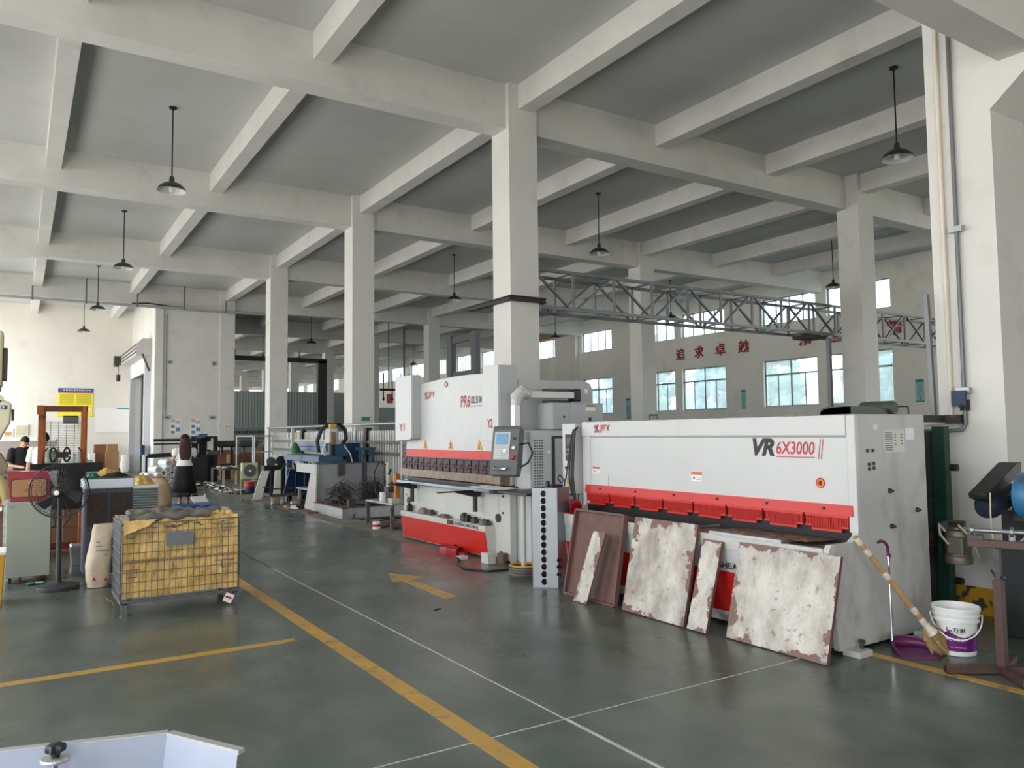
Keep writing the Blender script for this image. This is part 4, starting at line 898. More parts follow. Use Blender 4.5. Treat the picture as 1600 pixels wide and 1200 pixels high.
# table, rails, supports
MB().box(5.30, 5.42, 8.42, 11.5, .80, .955).build('die_table', DSTEEL, t)
MB().box(5.27, 5.30, 8.47, 11.38, .04, .88).build('lower_plate', WORNW, t)
MB().box(5.262, 5.27, 8.62, 8.90, .56, .86).build('cover_plate', WORNW, t, bevel=.003)
MB().box(5.12, 5.20, 8.62, 11.50, .875, .915).build('front_rail', mat('rail_blue', rgb(160, 174, 188), .3, metal=.6, var=.1), t, bevel=.004)
MB().box(5.20, 5.27, 8.5, 11.50, .86, .90).build('rail_holder', DSTEEL, t)
for y in (10.98, 9.02):
    MB().prism([(4.86,.885),(5.22,.885),(5.22,.80),(5.12,.80),(4.86,.865)], 'y', y, y+.05).build('support_arm', BLACK, t)
    MB().box(4.6 if y < 10 else 4.75, 5.1, y+.0, y+.05, .872, .887).build('arm_blade', BLACK, t)
    MB().box(5.14, 5.22, y-.03, y+.08, .80, .87).build('arm_slider', BLACK, t, bevel=.004)
    MB().cyl((5.16, y+.02, .60), (5.16, y+.02, .80), .032).build('arm_post', BLACK, t, smooth=True)
# lower tray box
MB().prism([(5.12,.44),(5.27,.44),(5.27,.04),(5.17,.04),(5.12,.40)], 'y', 8.72, 11.34).build('tool_tray', WORNW, t)
MB().prism([(5.108,.365),(5.12,.365),(5.17,.05),(5.155,.05)], 'y', 8.72, 11.30).build('red_panel', RED, t)
mb = MB(); add_text(mb, 'BENDING MACHINE', (5.117, 9.55, .385), (0,-1,0), (0,0,1), .66, .045, bold=.02); mb.build('model_text', INK, t)
MB().box(5.112, 5.12, 9.58, 9.76, .378, .437).build('maker_badge', INK, t)
mb = MB(); add_text(mb, 'JFY', (5.11, 9.73, .392), (0,-1,0), (0,0,1), .12, .03, bold=.02); mb.build('badge_text', REDINK, t)
for y, z, r_ in ((8.62, .545, .055), (11.34, .59, .055)): MB().cyl((5.25, y, z), (5.272, y, z), r_, n=24).build('round_cap', BLACK, t)
for y, z in ((8.5, .62), (11.42, .68), (8.5, .83), (8.56, .12)): MB().cyl((5.255, y, z), (5.265, y, z), .014, n=12).build('frame_bolt', BLACK, t)
MB().box(5.26, 5.6, 8.34, 11.5, 0, .03).build('base_plate', DSTEEL, t)
for x, z in ((5.75, .80), (5.75, .66), (5.52, 1.5), (5.9, 1.48)): MB().cyl((x, 8.35, z), (x, 8.362, z), .016, n=12).build('frame_bolt', BLACK, t)
MB().box(5.80, 5.86, 8.345, 8.36, .44, .56).build('red_tag', DRED, t)
# pendant arm and control panel
AR = mat('arm_white', rgb(212, 212, 208), .5, var=.05)
MB().box(5.30, 6.10, 8.00, 8.10, 2.08, 2.16).build('pendant_arm', AR, t, bevel=.004)
MB().box(6.05, 6.16, 7.98, 8.14, 2.04, 2.2).build('arm_knuckle', BLACK, t, bevel=.02); MB().box(5.8, 6.1, 8.14, 8.36, 2.02, 2.06).box(5.8, 6.1, 8.14, 8.36, 2.18, 2.21).build('arm_hinge', DGREY, t)
MB().tube([(5.38, 8.05, 2.12), (5.27, 8.04, 2.15), (5.18, 8.03, 2.08), (5.16, 8.02, 1.98)], [.07, .085, .08, .06], 10).build('wrapped_elbow', mat('wrap_grey', rgb(196, 196, 194), .3, var=.25, scale=30), t, smooth=True)
MB().box(5.12, 5.20, 7.98, 8.07, 1.66, 2.02).build('pendant_post', WHITEP, t, bevel=.004); MB().box(5.11, 5.21, 7.97, 8.08, 1.60, 1.66).build('post_clamp', GREYM, t)
PM = Matrix.Translation((4.98, 7.97, 1.43)) @ Matrix.Rotation(R(36), 4, 'Z') @ Matrix.Rotation(R(14), 4, 'Y') @ Matrix.Scale(1.17, 4)
PG = mat('panel_grey', rgb(98, 99, 101), .5, var=.04)
mb = MB(PM); mb.prism([(-.03,-.26),(.08,-.26),(.12,-.15),(.10,.24),(-.01,.26),(-.03,.22)], 'y', -.15, .15); mb.build('control_panel', PG, t, bevel=.008)
MB(PM).box(-.036, -.03, -.055, .12, -.10, .19).build('panel_face', mat('panel_face_grey', rgb(188, 190, 192), .4, var=.1, scale=30), t)
MB(PM).box(-.040, -.036, -.03, .10, .06, .17).build('panel_screen', mat('screen_blue', rgb(110, 146, 176), .25, var=.1, emit=(*rgb(120, 160, 190), .25)), t)
mb = MB(PM)
for i in range(3):
    for j in range(4): mb.box(-.041, -.036, .095-i*.022-.012, .095-i*.022, -.08+j*.025, -.065+j*.025)
mb.build('panel_keys', PAPER, t)
MB(PM).cyl((-.045, -.005, -.01), (-.036, -.005, -.01), .022, n=20).build('panel_dial', PAPER, t)
MB(PM).cyl((-.05, -.10, .02), (-.03, -.10, .02), .018).build('panel_button', PAPER, t)
MB(PM).cyl((-.05, -.10, .12), (-.03, -.10, .12), .012).build('panel_button', BLACK, t)
MB(PM).cyl((-.065, -.10, -.08), (-.03, -.10, -.08), .022).build('stop_button', REDINK, t, smooth=True)
MB(PM).tube([(-.035, .09, -.18), (-.075, .08, -.205), (-.08, .02, -.21), (-.075, -.04, -.205), (-.035, -.05, -.18)], .012, 8).build('panel_handle', CHROME, t, smooth=True)
MB().tube([(5.08, 7.86, 1.5), (5.2, 7.8, 1.52), (5.26, 7.8, 1.4), (5.2, 7.82, 1.28), (5.1, 7.86, 1.22)], .012, 6).build('panel_cable', BLACK, t, smooth=True)
# electrical cabinets behind
t = thing('switch_cabinet', 'grey upper electrical cabinet on the side of the press brake', 'electrical cabinet', (6.1, 8.1, 1.68))
MB().box(5.69, 6.50, 7.97, 8.35, 1.68, 2.02).build('cabinet_body', GREYM, t, bevel=.006)
MB().box(5.95, 6.49, 7.962, 7.97, 1.70, 2.0).build('cabinet_door', GREYM, t, bevel=.003)
for z in (1.80, 1.70): MB().box(6.25, 6.29, 7.952, 7.962, z-.02, z+.03).build('door_lock', BLACK, t)
MB().cyl((5.86, 7.96, 1.84), (5.86, 7.97, 1.84), .014).build('door_knob', BLACK, t)
MB().box(6.20, 6.36, 7.958, 7.962, 1.92, 1.99).build('warning_label', PAPER, t); MB().box(6.20, 6.36, 7.956, 7.958, 1.97, 1.99).build('label_header', mat('label_brown', rgb(150, 100, 50), .6, var=0), t)
t = thing('vent_cabinet', 'tall grey cabinet with vent slots and a black framed door', 'electrical cabinet', (5.8, 8.15, 0))
MB().box(5.37, 6.15, 8.02, 8.345, .02, 1.67).build('cabinet_body', mat('cabinet_pale', rgb(190, 192, 194), .45, var=.04), t, bevel=.004)
mb = MB()
for i in range(4):
    for j in range(30): mb.box(5.425+i*.037, 5.448+i*.037, 8.012, 8.018, .55+j*.034, .568+j*.034)
mb.build('vent_slots', DGREY, t)
MB().box(5.385, 5.585, 8.014, 8.02, .2, 1.65).build('vent_panel', bpy.data.materials['cabinet_pale'], t)
MB().box(5.70, 6.10, 8.005, 8.02, .1, 1.60).build('door_frame', BLACK, t); MB().box(5.735, 6.08, 7.998, 8.005, .13, 1.565).build('cabinet_door', GREYM, t)
MB().box(5.86, 5.99, 7.992, 7.998, 1.22, 1.31).build('yellow_label', YELL, t)
mb = MB(); add_text(mb, 'PR6C 100.3100', (5.95, 7.994, .45), (0,0,1), (-1,0,0), .66, .06, bold=.015); mb.build('door_text', PAPER, t)
MB().cyl((5.64, 8.0, 1.40), (5.64, 8.02, 1.40), .02).build('door_knob', PAPER, t)
MB().box(5.31, 5.37, 8.04, 8.1, 1.56, 1.66).build('side_bracket', GREYM, t)
# things on the press tray
rn = random.Random(3)
for i, (y, m_, w, h) in enumerate([(11.18, BLACK, .07, .09), (10.7, TW, .2, .06), (10.42, DSTEEL, .12, .05), (10.0, RUSTY, .3, .02), (9.42, DSTEEL, .09, .09), (9.3, BLACK, .07, .07), (9.12, DSTEEL, .1, .06), (8.9, TW, .1, .05), (8.8, DSTEEL, .08, .05)]):
    lab = ['black block at the far end of the press brake tool ledge', 'long grey tool block on the press brake tool ledge, second from the far end', 'dark tool segment beside the long grey block on the ledge', 'flat rusty tool lying mid ledge on the press brake', 'upright dark tool block above the maker badge', 'small black tool block right of the upright one', 'dark tool segment above the bending lettering', 'grey tool segment near the right end of the ledge', 'last dark tool segment at the near end of the ledge'][i]
    tag(MB().box(5.16, 5.24, y-w/2, y+w/2, .441, .441+h).box(5.17, 5.23, y-w/4, y+w/4, .441+h, .445+h+.02).build('die_block', m_, bevel=.004), lab, 'tool block', 'tool blocks on the press brake ledge')
# pneumatic unit and steel bench left of the press brake
t = thing('steel_bench', 'small rusty steel angle bench left of the press brake', 'bench', (5.7, 13, 0))
MB().box(5.42, 5.95, 12.35, 13.55, .42, .45).build('bench_top', GALV, t)
for x, y in ((5.44, 12.4), (5.92, 12.4), (5.44, 13.5), (5.92, 13.5)): MB().box(x-.03, x+.03, y-.03, y+.03, 0, .42).build('leg', RUSTY, t)
t = thing('glue_gun', 'orange and cream pneumatic tool standing on the steel bench', 'tool', (5.6, 12.6, .45))
MB().box(5.55, 5.63, 12.5, 12.58, .45, .95).build('tool_body', ORANGE, t, bevel=.01); MB().cyl((5.52, 12.75, .7), (5.52, 12.75, 1.15), .035).build('cylinder', CREAM, t, smooth=True)
MB().box(5.48, 5.62, 12.66, 12.84, .62, .72).build('tool_head', DSTEEL, t); MB().tube([(5.5, 12.8, 1.1), (5.45, 13.0, 1.15), (5.42, 13.15, .95), (5.45, 13.15, .6), (5.5, 13.0, .47)], .012, 6).build('air_hose', BLACK, t, smooth=True)
MB().cyl((5.52, 12.72, .95), (5.5, 12.6, 1.02), .025).build('blue_fitting', BLUEM, t)
tag(MB().box(5.46, 5.6, 12.45, 12.62, .45, .53).build('paper_box', CREAM), 'small cream box on the steel bench', 'box')
tag(MB().lathe([(.05,0),(.055,.02),(.055,.15),(.05,.16)], (5.5, 12.95, .45)).build('glue_bottle', PAPER, smooth=30), 'white bottle with a red band on the steel bench', 'bottle')
t = thing('paint_tin', 'small white tin with a red stripe on the floor below the steel bench', 'tin', (5.3, 12.75, 0))
MB().lathe([(.07,0),(.07,.12),(.066,.125)], (5.3, 12.75, 0)).build('tin_body', PAPER, t, smooth=30); MB().lathe([(.071,.04),(.071,.08)], (5.3, 12.75, 0), cap=False).build('red_stripe', REDINK, t, smooth=True)
for i, (x, y, a, l) in enumerate([(5.5, 12.9, .3, .5), (5.6, 12.6, 1.2, .4), (5.7, 13.1, .8, .45), (5.35, 12.95, .1, .22)]):
    tag(MB().ob((x, y, .015+i*.02), (l, .1, .025), (0, 0, a)).build('steel_offcut', RUSTY), ['rusty offcut under the steel bench, lowest', 'rusty offcut under the bench leaning to the near leg', 'rusty offcut under the bench at the back', 'short dark offcut beside the small white tin'][i], 'offcut')
# ================================================================= WIRE MESH CRATE
t = thing('mesh_crate', 'wire mesh crate with wrinkled yellow lining in the left foreground', 'crate', (1.33, 8.3, 0))
WIREM = mat('crate_wire', rgb(112, 114, 116), .45, metal=.5, var=.2, scale=14)
cx0, cx1, cy0, cy1, cz0, cz1 = .82, 1.87, 7.98, 8.68, .13, .86
mb = MB(); 
def rect(mb, a, b, r):
    for p, q in (((a[0],a[1]),(b[0],a[1])),((b[0],a[1]),(b[0],b[1])),((b[0],b[1]),(a[0],b[1])),((a[0],b[1]),(a[0],a[1]))): pass
for side, (p, q) in {'front': ((cx0, cy0), (cx1, cy0)), 'right': ((cx1, cy0), (cx1, cy1)), 'back': ((cx1, cy1), (cx0, cy1)), 'left': ((cx0, cy1), (cx0, cy0))}.items():
    mb = MB(); p = Vector((*p, 0)); q = Vector((*q, 0)); L_ = (q-p).length; n_ = round(L_/.052)
    for k in range(n_+1):
        c = p+(q-p)*k/n_; top = cz1-.02 if side == 'front' else cz1
        mb.cyl(c+Vector((0,0,cz0)), c+Vector((0,0,top)), .0032, n=5)
    for k in range(9):
        z = cz0+(cz1-cz0-.02)*k/8; mb.cyl(p+Vector((0,0,z)), q+Vector((0,0,z)), .0032 if k not in (0, 8) else .005, n=5)
    mb.build('mesh_side', WIREM, t)
mb = MB(); zz = cz0+.37
mb.tube([Vector((cx0+.03+(cx1-cx0-.06)*i/260, cy0-.008+.009*math.cos(i*.9), zz+.009*math.sin(i*.9))) for i in range(261)], .0028, 4); mb.build('hinge_coil', WIREM, t)
for x, z in ((cx0+.09, .78), (cx1-.12, .79), (cx0+.1, .42), (cx1-.12, .44)):
    MB().tube([(x-.05, cy0-.012, z), (x-.05, cy0-.016, z-.06), (x-.045, cy0-.016, z-.065), (x+.03, cy0-.016, z-.065), (x+.035, cy0-.012, z), (x+.07, cy0-.012, z), (x-.11, cy0-.012, z)], .0045, 5).build('latch', WIREM, t)
for x in (cx0+.01, cx1-.06):
    for y in (cy0, cy1-.05):
        MB().prism([(x-.01, 0), (x+.07, 0), (x+.055, .012), (x+.05, .12), (x, .12), (x+.005, .012)], 'y', y, y+.05).build('leg', WIREM, t)
MB().box(cx0, cx1, cy0, cy0+.04, .11, .145).box(cx0, cx1, cy1-.04, cy1, .11, .145).box(cx0, cx0+.04, cy0+.04, cy1-.04, .11, .145).box(cx1-.04, cx1, cy0+.04, cy1-.04, .11, .145).build('base_frame', WIREM, t)
MB().box(cx0+.38, cx0+.62, cy0-.01, cy0-.006, .62, .74).build('name_plate', mat('plate_grey', rgb(118, 122, 126), .45, metal=.3, var=.08), t)
def wr(p, s, a): return noise.noise(Vector(p)*s)*a
mb = MB()
def lin(side):
    def f(u, v):
        z = cz0+.03+(cz1+.01-cz0-.03)*v
        if side == 0: q = Vector((cx0+.012+(cx1-cx0-.024)*u, cy0+.014, z)); n_ = Vector((0,1,0))
        elif side == 1: q = Vector((cx1-.014, cy0+.014+(cy1-cy0-.028)*u, z)); n_ = Vector((-1,0,0))
        elif side == 2: q = Vector((cx1-.012-(cx1-cx0-.024)*u, cy1-.014, z)); n_ = Vector((0,-1,0))
        else: q = Vector((cx0+.014, cy1-.014-(cy1-cy0-.028)*u, z)); n_ = Vector((1,0,0))
        w = .5*(1+noise.noise(Vector((q.x*13, q.y*13, q.z*7+side*9)))) + .35*abs(noise.noise(Vector((q.x*30, q.y*30, q.z*12))))
        edge_ = min(u, 1-u)*12; 
        if v > .9: z_ = .03*noise.noise(Vector((q.x*8, q.y*8, 5)))
        else: z_ = 0
        return q+n_*(.002+.05*w*min(1, edge_))+Vector((0,0,z_))
    return f
for sd in range(3): mb.grid(lin(sd), 90 if sd in (0, 2) else 60, 50)
mb.build('yellow_lining', LINER, t, smooth=60)
MB().grid(lin(3), 60, 50).build('grey_lining', TARP, t, smooth=60)
mb = MB(); mb.grid(lambda u, v: Vector((cx0+.03+(cx1-cx0-.06)*u, cy0+.03+(cy1-cy0-.06)*v, .80+.05*noise.noise(Vector((u*6, v*5, 2)))+.03*noise.noise(Vector((u*17, v*15, 3))))), 60, 40)
mb.build('folded_contents', TARP, t, smooth=60)
def roll(y, x0, x1, z, r_, m, nm, droop=0):
    MB().tube([(x0+(x1-x0)*i/14, y+.02*math.sin(i*1.3), z+.012*math.sin(i*2.1)-droop*(i/14)) for i in range(15)], [r_*(1+.25*noise.noise(Vector((i*.9, y*7, 1)))) for i in range(15)], 9).build(nm, m, t, smooth=60)
roll(cy0+.05, cx0+.05, cx0+.78, .885, .04, TARP, 'tarp_roll', -.02)
roll(cy0+.25, cx0+.35, cx0+.9, .90, .045, TARP, 'tarp_roll')
roll(cy0+.42, cx0+.1, cx0+.6, .90, .04, mat('grey_cloth', rgb(128, 120, 108), .8, var=.2), 'tarp_roll')
roll(cy0+.15, cx0+.75, cx1-.05, .875, .03, LINER, 'tarp_roll')
roll(cy0+.3, cx0+.9, cx1-.06, .885, .035, mat('white_wrap', rgb(200, 196, 188), .5, var=.2), 'tarp_roll')
mb = MB(); mb.grid(lambda u, v: Vector((cx0+.02+.28*u*(1-v*.3), cy0-.012-.02*v, .875-.03*v-.1*v*(1-u*.7)+.01*noise.noise(Vector((u*9, v*9, 0))))), 10, 6); mb.build('folded_flap', LINER, t, solid=.003)
MB().ob((cx1-.10, cy0-.02, .07), (.085, .003, .085), (.1, .45, 0)).build('paper_tag', PAPER, t); MB().ob((cx1-.10, cy0-.0225, .075), (.06, .002, .02), (.1, .45, 0)).build('tag_print', REDINK, t)
MB().tube([(cx1-.1, cy0-.015, .11), (cx1-.11, cy0-.01, .15)], .004, 5).build('tag_string', REDINK, t)
mb = MB(); mb.grid(lambda u, v: Vector((cx0-.03-.07*u*(1-v)+.03*v, cy0+.25+.2*v, .10+.05*u-.08*v+.01*math.sin(u*9))), 6, 6); mb.build('torn_flap', LINER, t, solid=.003)
# ================================================================= PAPER SACKS
def sack(name, lab, c, w, d, h, m, seed, lean=0, sharp=False, prints=False, tuft=False, rz=0):
    t = thing(name, lab, 'sack', (c[0], c[1], 0)); rings = []; n = 28; K = 22
    for k in range(K+1):
        q = k/K; z = h*q
        bul = 1+.12*math.sin(math.pi*min(1, q*1.35))-.05*q; dd = d*(1-.75*max(0, q-.45)/.55 if sharp else (1 if q < .8 else 1-(q-.8)*2.4))
        ww = w*bul*(1 if not tuft or q < .75 else 1-(q-.75)*2.2)
        if q < .05: ww *= .9; dd *= .85
        ring = []
        for j in range(n):
            a = 2*math.pi*j/n; ca, sa = math.cos(a), math.sin(a)
            x = ww/2*math.copysign(abs(ca)**.7, ca); y = dd/2*math.copysign(abs(sa)**.7, sa)
            r_ = .035*noise.noise(Vector((ca*2+seed, sa*2, q*5)))+.02*noise.noise(Vector((ca*5+seed, sa*5, q*14)))
            xr, yr = x*math.cos(rz)-y*math.sin(rz), x*math.sin(rz)+y*math.cos(rz)
            ring.append((c[0]+xr*(1+r_*2)+lean*q*q, c[1]+yr*(1+r_*2), z+.006))
        rings.append(ring)
    MB().loft(rings).build('sack_body', m, t, smooth=50)
    if prints:
        mb = MB(); yf = c[1]-d*.5
        for i, (txt, w_) in enumerate((('PVC RESIN', .09), ('SUSPENSION', .14), ('NET 25 KG', .15))): pass
        MB()
        for i in range(4): add_text(mb, ['PA6', 'SUPER', 'COMPOSITE', 'CHEMICAL'][i], (c[0]+lean*.6-.06, c[1]-d*.42, h*.72-i*.045), (1, -.1, -.05), (0, .12, 1), [.035, .07, .13, .12][i], .016, bold=.01)
        mb.build('sack_print', INK, t)
        mb = MB(); mb.prism([(c[0]-.06, .09), (c[0]-.02, .09), (c[0]-.04, .13)], 'y', c[1]-d*.56, c[1]-d*.55); mb.prism([(c[0]+.05, .08), (c[0]+.1, .08), (c[0]+.075, .12)], 'y', c[1]-d*.56, c[1]-d*.55); mb.build('red_mark', REDINK, t)
    if tuft:
        mb = MB(); mb.grid(lambda u, v: Vector((c[0]+(.08+.12*v)*math.cos(u*6.283)*(1+.3*noise.noise(Vector((math.cos(u*6.28)*3, math.sin(u*6.28)*3, v*3)))), c[1]+(.07+.1*v)*math.sin(u*6.283), h*(.96+.12*v)+.03*noise.noise(Vector((u*14, v*4, seed)))-(.05*v*v))), 30, 6)
        mb.build('open_mouth', m, t, smooth=60)
    return t
sack('paper_sack', 'tall printed beige sack standing left of the mesh crate', (.775, 9.78), .22, .24, .68, SACKW, 3.1, lean=.06, sharp=True, prints=True)
sack('kraft_sack', 'brown kraft paper sack with a crumpled top beside the grey crates', (2.72, 19.2), .5, .45, .72, KRAFT, 8.2, tuft=True)
# ================================================================= AIR COOLER
t = thing('air_cooler', 'dark blue-grey air cooler with a pale top behind the sack', 'air cooler', (.94, 10.6, 0))
CB = mat('cooler_blue', rgb(58, 62, 76), .5, var=.06); CH = mat('honeycomb', rgb(84, 66, 58), .8, var=.5, scale=60)
MB().box(.67, 1.19, 10.4, 10.80, .04, 1.04).build('cooler_body', CB, t, bevel=.02)
MB().box(.655, 1.205, 10.385, 10.82, 1.035, 1.15).build('top_tank', mat('cooler_top', rgb(206, 212, 220), .35, var=.02), t, bevel=.02)
MB().box(.67, 1.19, 10.4, 10.80, 1.15, 1.165).build('top_lid', DGREY, t, bevel=.004)
for x0 in (.705, .95):
    MB().box(x0, x0+.205, 10.392, 10.40, .60, .985).build('honeycomb_pad', CH, t)
    mb = MB()
    for i in range(9): mb.box(x0+i*.0256-.0015, x0+i*.0256+.0015, 10.386, 10.393, .60, .985)
    for j in range(24): mb.box(x0, x0+.205, 10.386, 10.393, .60+j*.0165, .602+j*.0165)
    mb.build('pad_grille', BLACK, t)
mb = MB()
for j in range(34): mb.box(1.188, 1.196, 10.45, 10.75, .3+j*.02, .31+j*.02)
mb.build('side_louvres', BLACK, t)
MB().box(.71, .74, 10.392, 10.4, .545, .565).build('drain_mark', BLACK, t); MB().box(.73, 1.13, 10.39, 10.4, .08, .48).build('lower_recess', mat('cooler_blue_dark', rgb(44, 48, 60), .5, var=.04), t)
for x in (.72, 1.14):
    for y in (10.45, 10.74): MB().cyl((x-.012, y, .025), (x+.012, y, .025), .025).build('caster', BLACK, t)
def rag(name, lab, c, rx, ry, h, m, seed, cat='cloth'):
    mb = MB(); n = 26
    mb.grid(lambda u, v: Vector((c[0]+rx*(v**.8)*math.cos(u*6.2832)*(1+.35*noise.noise(Vector((math.cos(u*6.28)*2+seed, math.sin(u*6.28)*2, 0)))), c[1]+ry*(v**.8)*math.sin(u*6.2832)*(1+.3*noise.noise(Vector((math.cos(u*6.28)*2, math.sin(u*6.28)*2+seed, 1)))), c[2]+.006+h*(1-v**2)*(.6+.7*abs(noise.noise(Vector((math.cos(u*6.28)*v*4+seed, math.sin(u*6.28)*v*4, v*3))))))), 40, 10)
    return tag(mb.build(name, m, smooth=60, solid=.004), lab, cat)
rag('folded_cloth', 'crumpled yellow cloth on top of the air cooler', (.93, 10.66, 1.165), .14, .1, .10, mat('cloth_yellow', rgb(190, 152, 74), .8, var=.2), 2)
rag('work_gloves', 'green and white striped gloves on the left of the air cooler top', (.76, 10.52, 1.165), .07, .06, .06, mat('glove_green', rgb(36, 120, 96), .7, var=.5, scale=30), 4, 'gloves')
rag('folded_cloth', 'black garment on the right of the air cooler top', (1.02, 10.55, 1.165), .15, .08, .05, CLOTHB, 6)
# ================================================================= FLOOR FAN
t = thing('pedestal_fan', 'black industrial pedestal fan with a wire guard before the cabinet', 'fan', (.41, 9.88, 0))
MB().lathe([(.205,0),(.21,.02),(.205,.045),(.17,.055),(.05,.065),(.03,.08)], (.41, 9.88, 0), n=36).build('base', mat('fan_base', rgb(50, 50, 52), .6, var=.15, scale=20), t, smooth=35)
MB().tube([(.41, 9.88, .06), (.405, 9.88, .6), (.40, 9.9, 1.0)], [.027, .024, .022], 12).build('pole', BLACK, t, smooth=True)
FD = Vector((-.28, -.92, -.12)).normalized(); FC = Vector((.395, 9.80, 1.065)); fr = FD.cross(Vector((0,0,1))).normalized(); fu = fr.cross(FD).normalized()
def fp(a, r_, d): return FC + fr*(r_*math.cos(a)) + fu*(r_*math.sin(a)) + FD*d
MB().tube([fp(0,0,-.16), fp(0,0,-.14), fp(0,0,-.04), fp(0,0,.0)], [.05, .065, .07, .05], 14).build('motor', BLACK, t, smooth=True)
MB().tube([fp(0,0,.075), fp(0,0,.09), fp(0,0,.105)], [.06, .055, .03], 16).build('hub_cap', BLACK, t, smooth=True)
MB().tube([fp(0,0,.104), fp(0,0,.112)], [.028, .024], 16).build('hub_badge', PAPER, t)
for k in range(3):
    a0 = 3.25+k*2.094
    mb = MB(); mb.grid(lambda u, v: fp(a0+(v-.5)*(.62-.1*u)+.25*u, .035+.205*u, .035+.05*(v-.5)), 10, 6); mb.build('blade', mat('fan_blade', rgb(52, 52, 56), .45, var=.05) if k == 0 else bpy.data.materials['fan_blade'], t, smooth=True, solid=.005)
mb = MB()
for r_, d in ((.29, .0), (.285, .05), (.285, -.05)): mb.tube([fp(2*math.pi*i/48, r_, d) for i in range(48)], .0035 if d else .006, 5, closed=True)
mb.build('guard_ring', BLACK, t)
for sgn, nm in ((1, 'front_guard'), (-1, 'rear_guard')):
    mb = MB()
    for k in range(54):
        a = 2*math.pi*k/54; mb.tube([fp(a, .285, .05*sgn*.9), fp(a+.04, .2, .095*sgn), fp(a+.08, .06, .1*sgn)], .0016, 4)
    for r_ in (.12, .2): mb.tube([fp(2*math.pi*i/40, r_, (.095 if r_ == .2 else .1)*sgn) for i in range(40)], .002, 4, closed=True)
    mb.build(nm, BLACK, t)
MB().tube([(.42, 9.92, 1.0), (.5, 9.95, .85), (.52, 9.95, .78), (.44, 9.92, .66)], .007, 6).build('power_cord', BLACK, t)
# ================================================================= GREEN-GREY CABINET AND RED BOX
t = thing('steel_cabinet', 'sage grey steel cabinet on casters behind the pedestal fan', 'cabinet', (.13, 10.8, 0))
MB().box(-.09, .345, 10.5, 11.15, .07, .92).build('cabinet_body', SAGE, t, bevel=.006)
MB().box(.345, .352, 10.55, 11.1, .12, .88).build('side_door', mat('sage_dark', rgb(84, 92, 86), .5, var=.06), t, bevel=.003)
MB().box(.352, .36, 10.7, 10.74, .42, .52).build('door_handle', BLACK, t)
mb = MB(); add_text(mb, '203', (-.06, 10.497, .845), (1,0,.1), (0,0,1), .055, .03, shear=.2); mb.build('chalk_mark', GREYINK, t)
for x in (-.04, .06, .29):
    for y in ((10.56, 11.08) if x != .06 else (10.95,)): MB().cyl((x-.012, y, .03), (x+.012, y, .03), .03).box(x-.015, x+.015, y-.02, y+.02, .03, .07).build('caster', BLACK, t)
t = thing('red_box', 'red metal box with a rounded window of brown board on the grey cabinet', 'box', (.11, 10.7, .92))
RB = mat('box_red', rgb(148, 28, 40), .4, var=.08)
mb = MB().prism([(-.10,1.27),(-.06,.921),(.335,.921),(.325,1.25)][::-1], 'y', 10.52, 10.95); mb.build('box_body', RB, t, bevel=.006)
def rrect(x0, x1, z0, z1, r_, n=5):
    p = []
    for cx, cz, a0 in ((x1-r_, z1-r_, 0), (x0+r_, z1-r_, 90), (x0+r_, z0+r_, 180), (x1-r_, z0+r_, 270)):
        for i in range(n+1): a = R(a0+90*i/n); p.append((cx+r_*math.cos(a), cz+r_*math.sin(a)))
    return p
MB().prism(rrect(-.055, .30, .965, 1.18, .03), 'y', 10.514, 10.52).build('window_rim', BLACK, t)
MB().prism(rrect(-.045, .29, .975, 1.17, .025), 'y', 10.510, 10.514).build('board_panel', CARD, t)
mb = MB(); mb.tube([(.10+.02*math.cos(i*.6), 10.508, 1.05+.018*math.sin(i*.6)) for i in range(11)], .002, 4); mb.bar((.08, 10.508, 1.04), (.13, 10.508, 1.06), .003); 
for i in range(4): mb.bar((.10+i*.02, 10.508, 1.10-i*.01), (.125+i*.02, 10.508, 1.11-i*.012), .004)
mb.build('red_stamp', REDINK, t)
MB().box(.03, .12, 10.515, 10.56, 1.263, 1.268).build('white_label', PAPER, t)
t = thing('work_glove', 'green and white work glove on the floor under the grey cabinet', 'glove', (.22, 10.35, 0))
MB().sph((.16, 10.33, .018), .05, 10, (1, .8, .35)).build('palm', bpy.data.materials['glove_green'], t, smooth=True)
for i in range(4): MB().tube([(.2, 10.31+i*.018, .018), (.25+.01*i, 10.30+i*.02, .014)], .009, 6).build('finger', PAPER if i % 2 else bpy.data.materials['glove_green'], t, smooth=True)
# ================================================================= STACKER
t = thing('hand_stacker', 'orange mast hand stacker with black mesh screen behind the fan', 'stacker', (.55, 13.1, 0))
for x0, x1 in ((.24, .335), (.775, .86)): MB().box(x0, x1, 13.0, 13.1, .06, 2.1).box(x0+.02, x1-.02, 12.985, 13.0, .06, 2.1).build('mast_upright', ORANGE, t, bevel=.004)
MB().box(.235, .865, 12.99, 13.11, 2.02, 2.105).build('mast_crossbar', mat('orange_dark', rgb(128, 66, 28), .5, var=.15), t, bevel=.004)
MB().box(.22, .30, 12.96, 13.0, 1.98, 2.11).build('corner_plate', ORANGE, t)
MB().cyl((.56, 13.05, .1), (.56, 13.05, 1.2), .03).build('lift_ram', CHROME, t)
mb = MB()
for k in range(24): mb.cyl((.34, 13.12, 1.30+k*.025), (.78, 13.12, 1.30+k*.025), .002, n=4)
for k in range(4): mb.cyl((.40+k*.1, 13.12, 1.3), (.40+k*.1, 13.12, 1.88), .003, n=4)
mb.build('mesh_screen', BLACK, t)
MB().box(.15, 1.05, 12.78, 12.83, 1.15, 1.28).build('fork_crossbar', BLKM, t, bevel=.004)
MB().box(.37, .82, 12.85, 12.95, .62, 1.18).build('front_cover', BLKM, t)
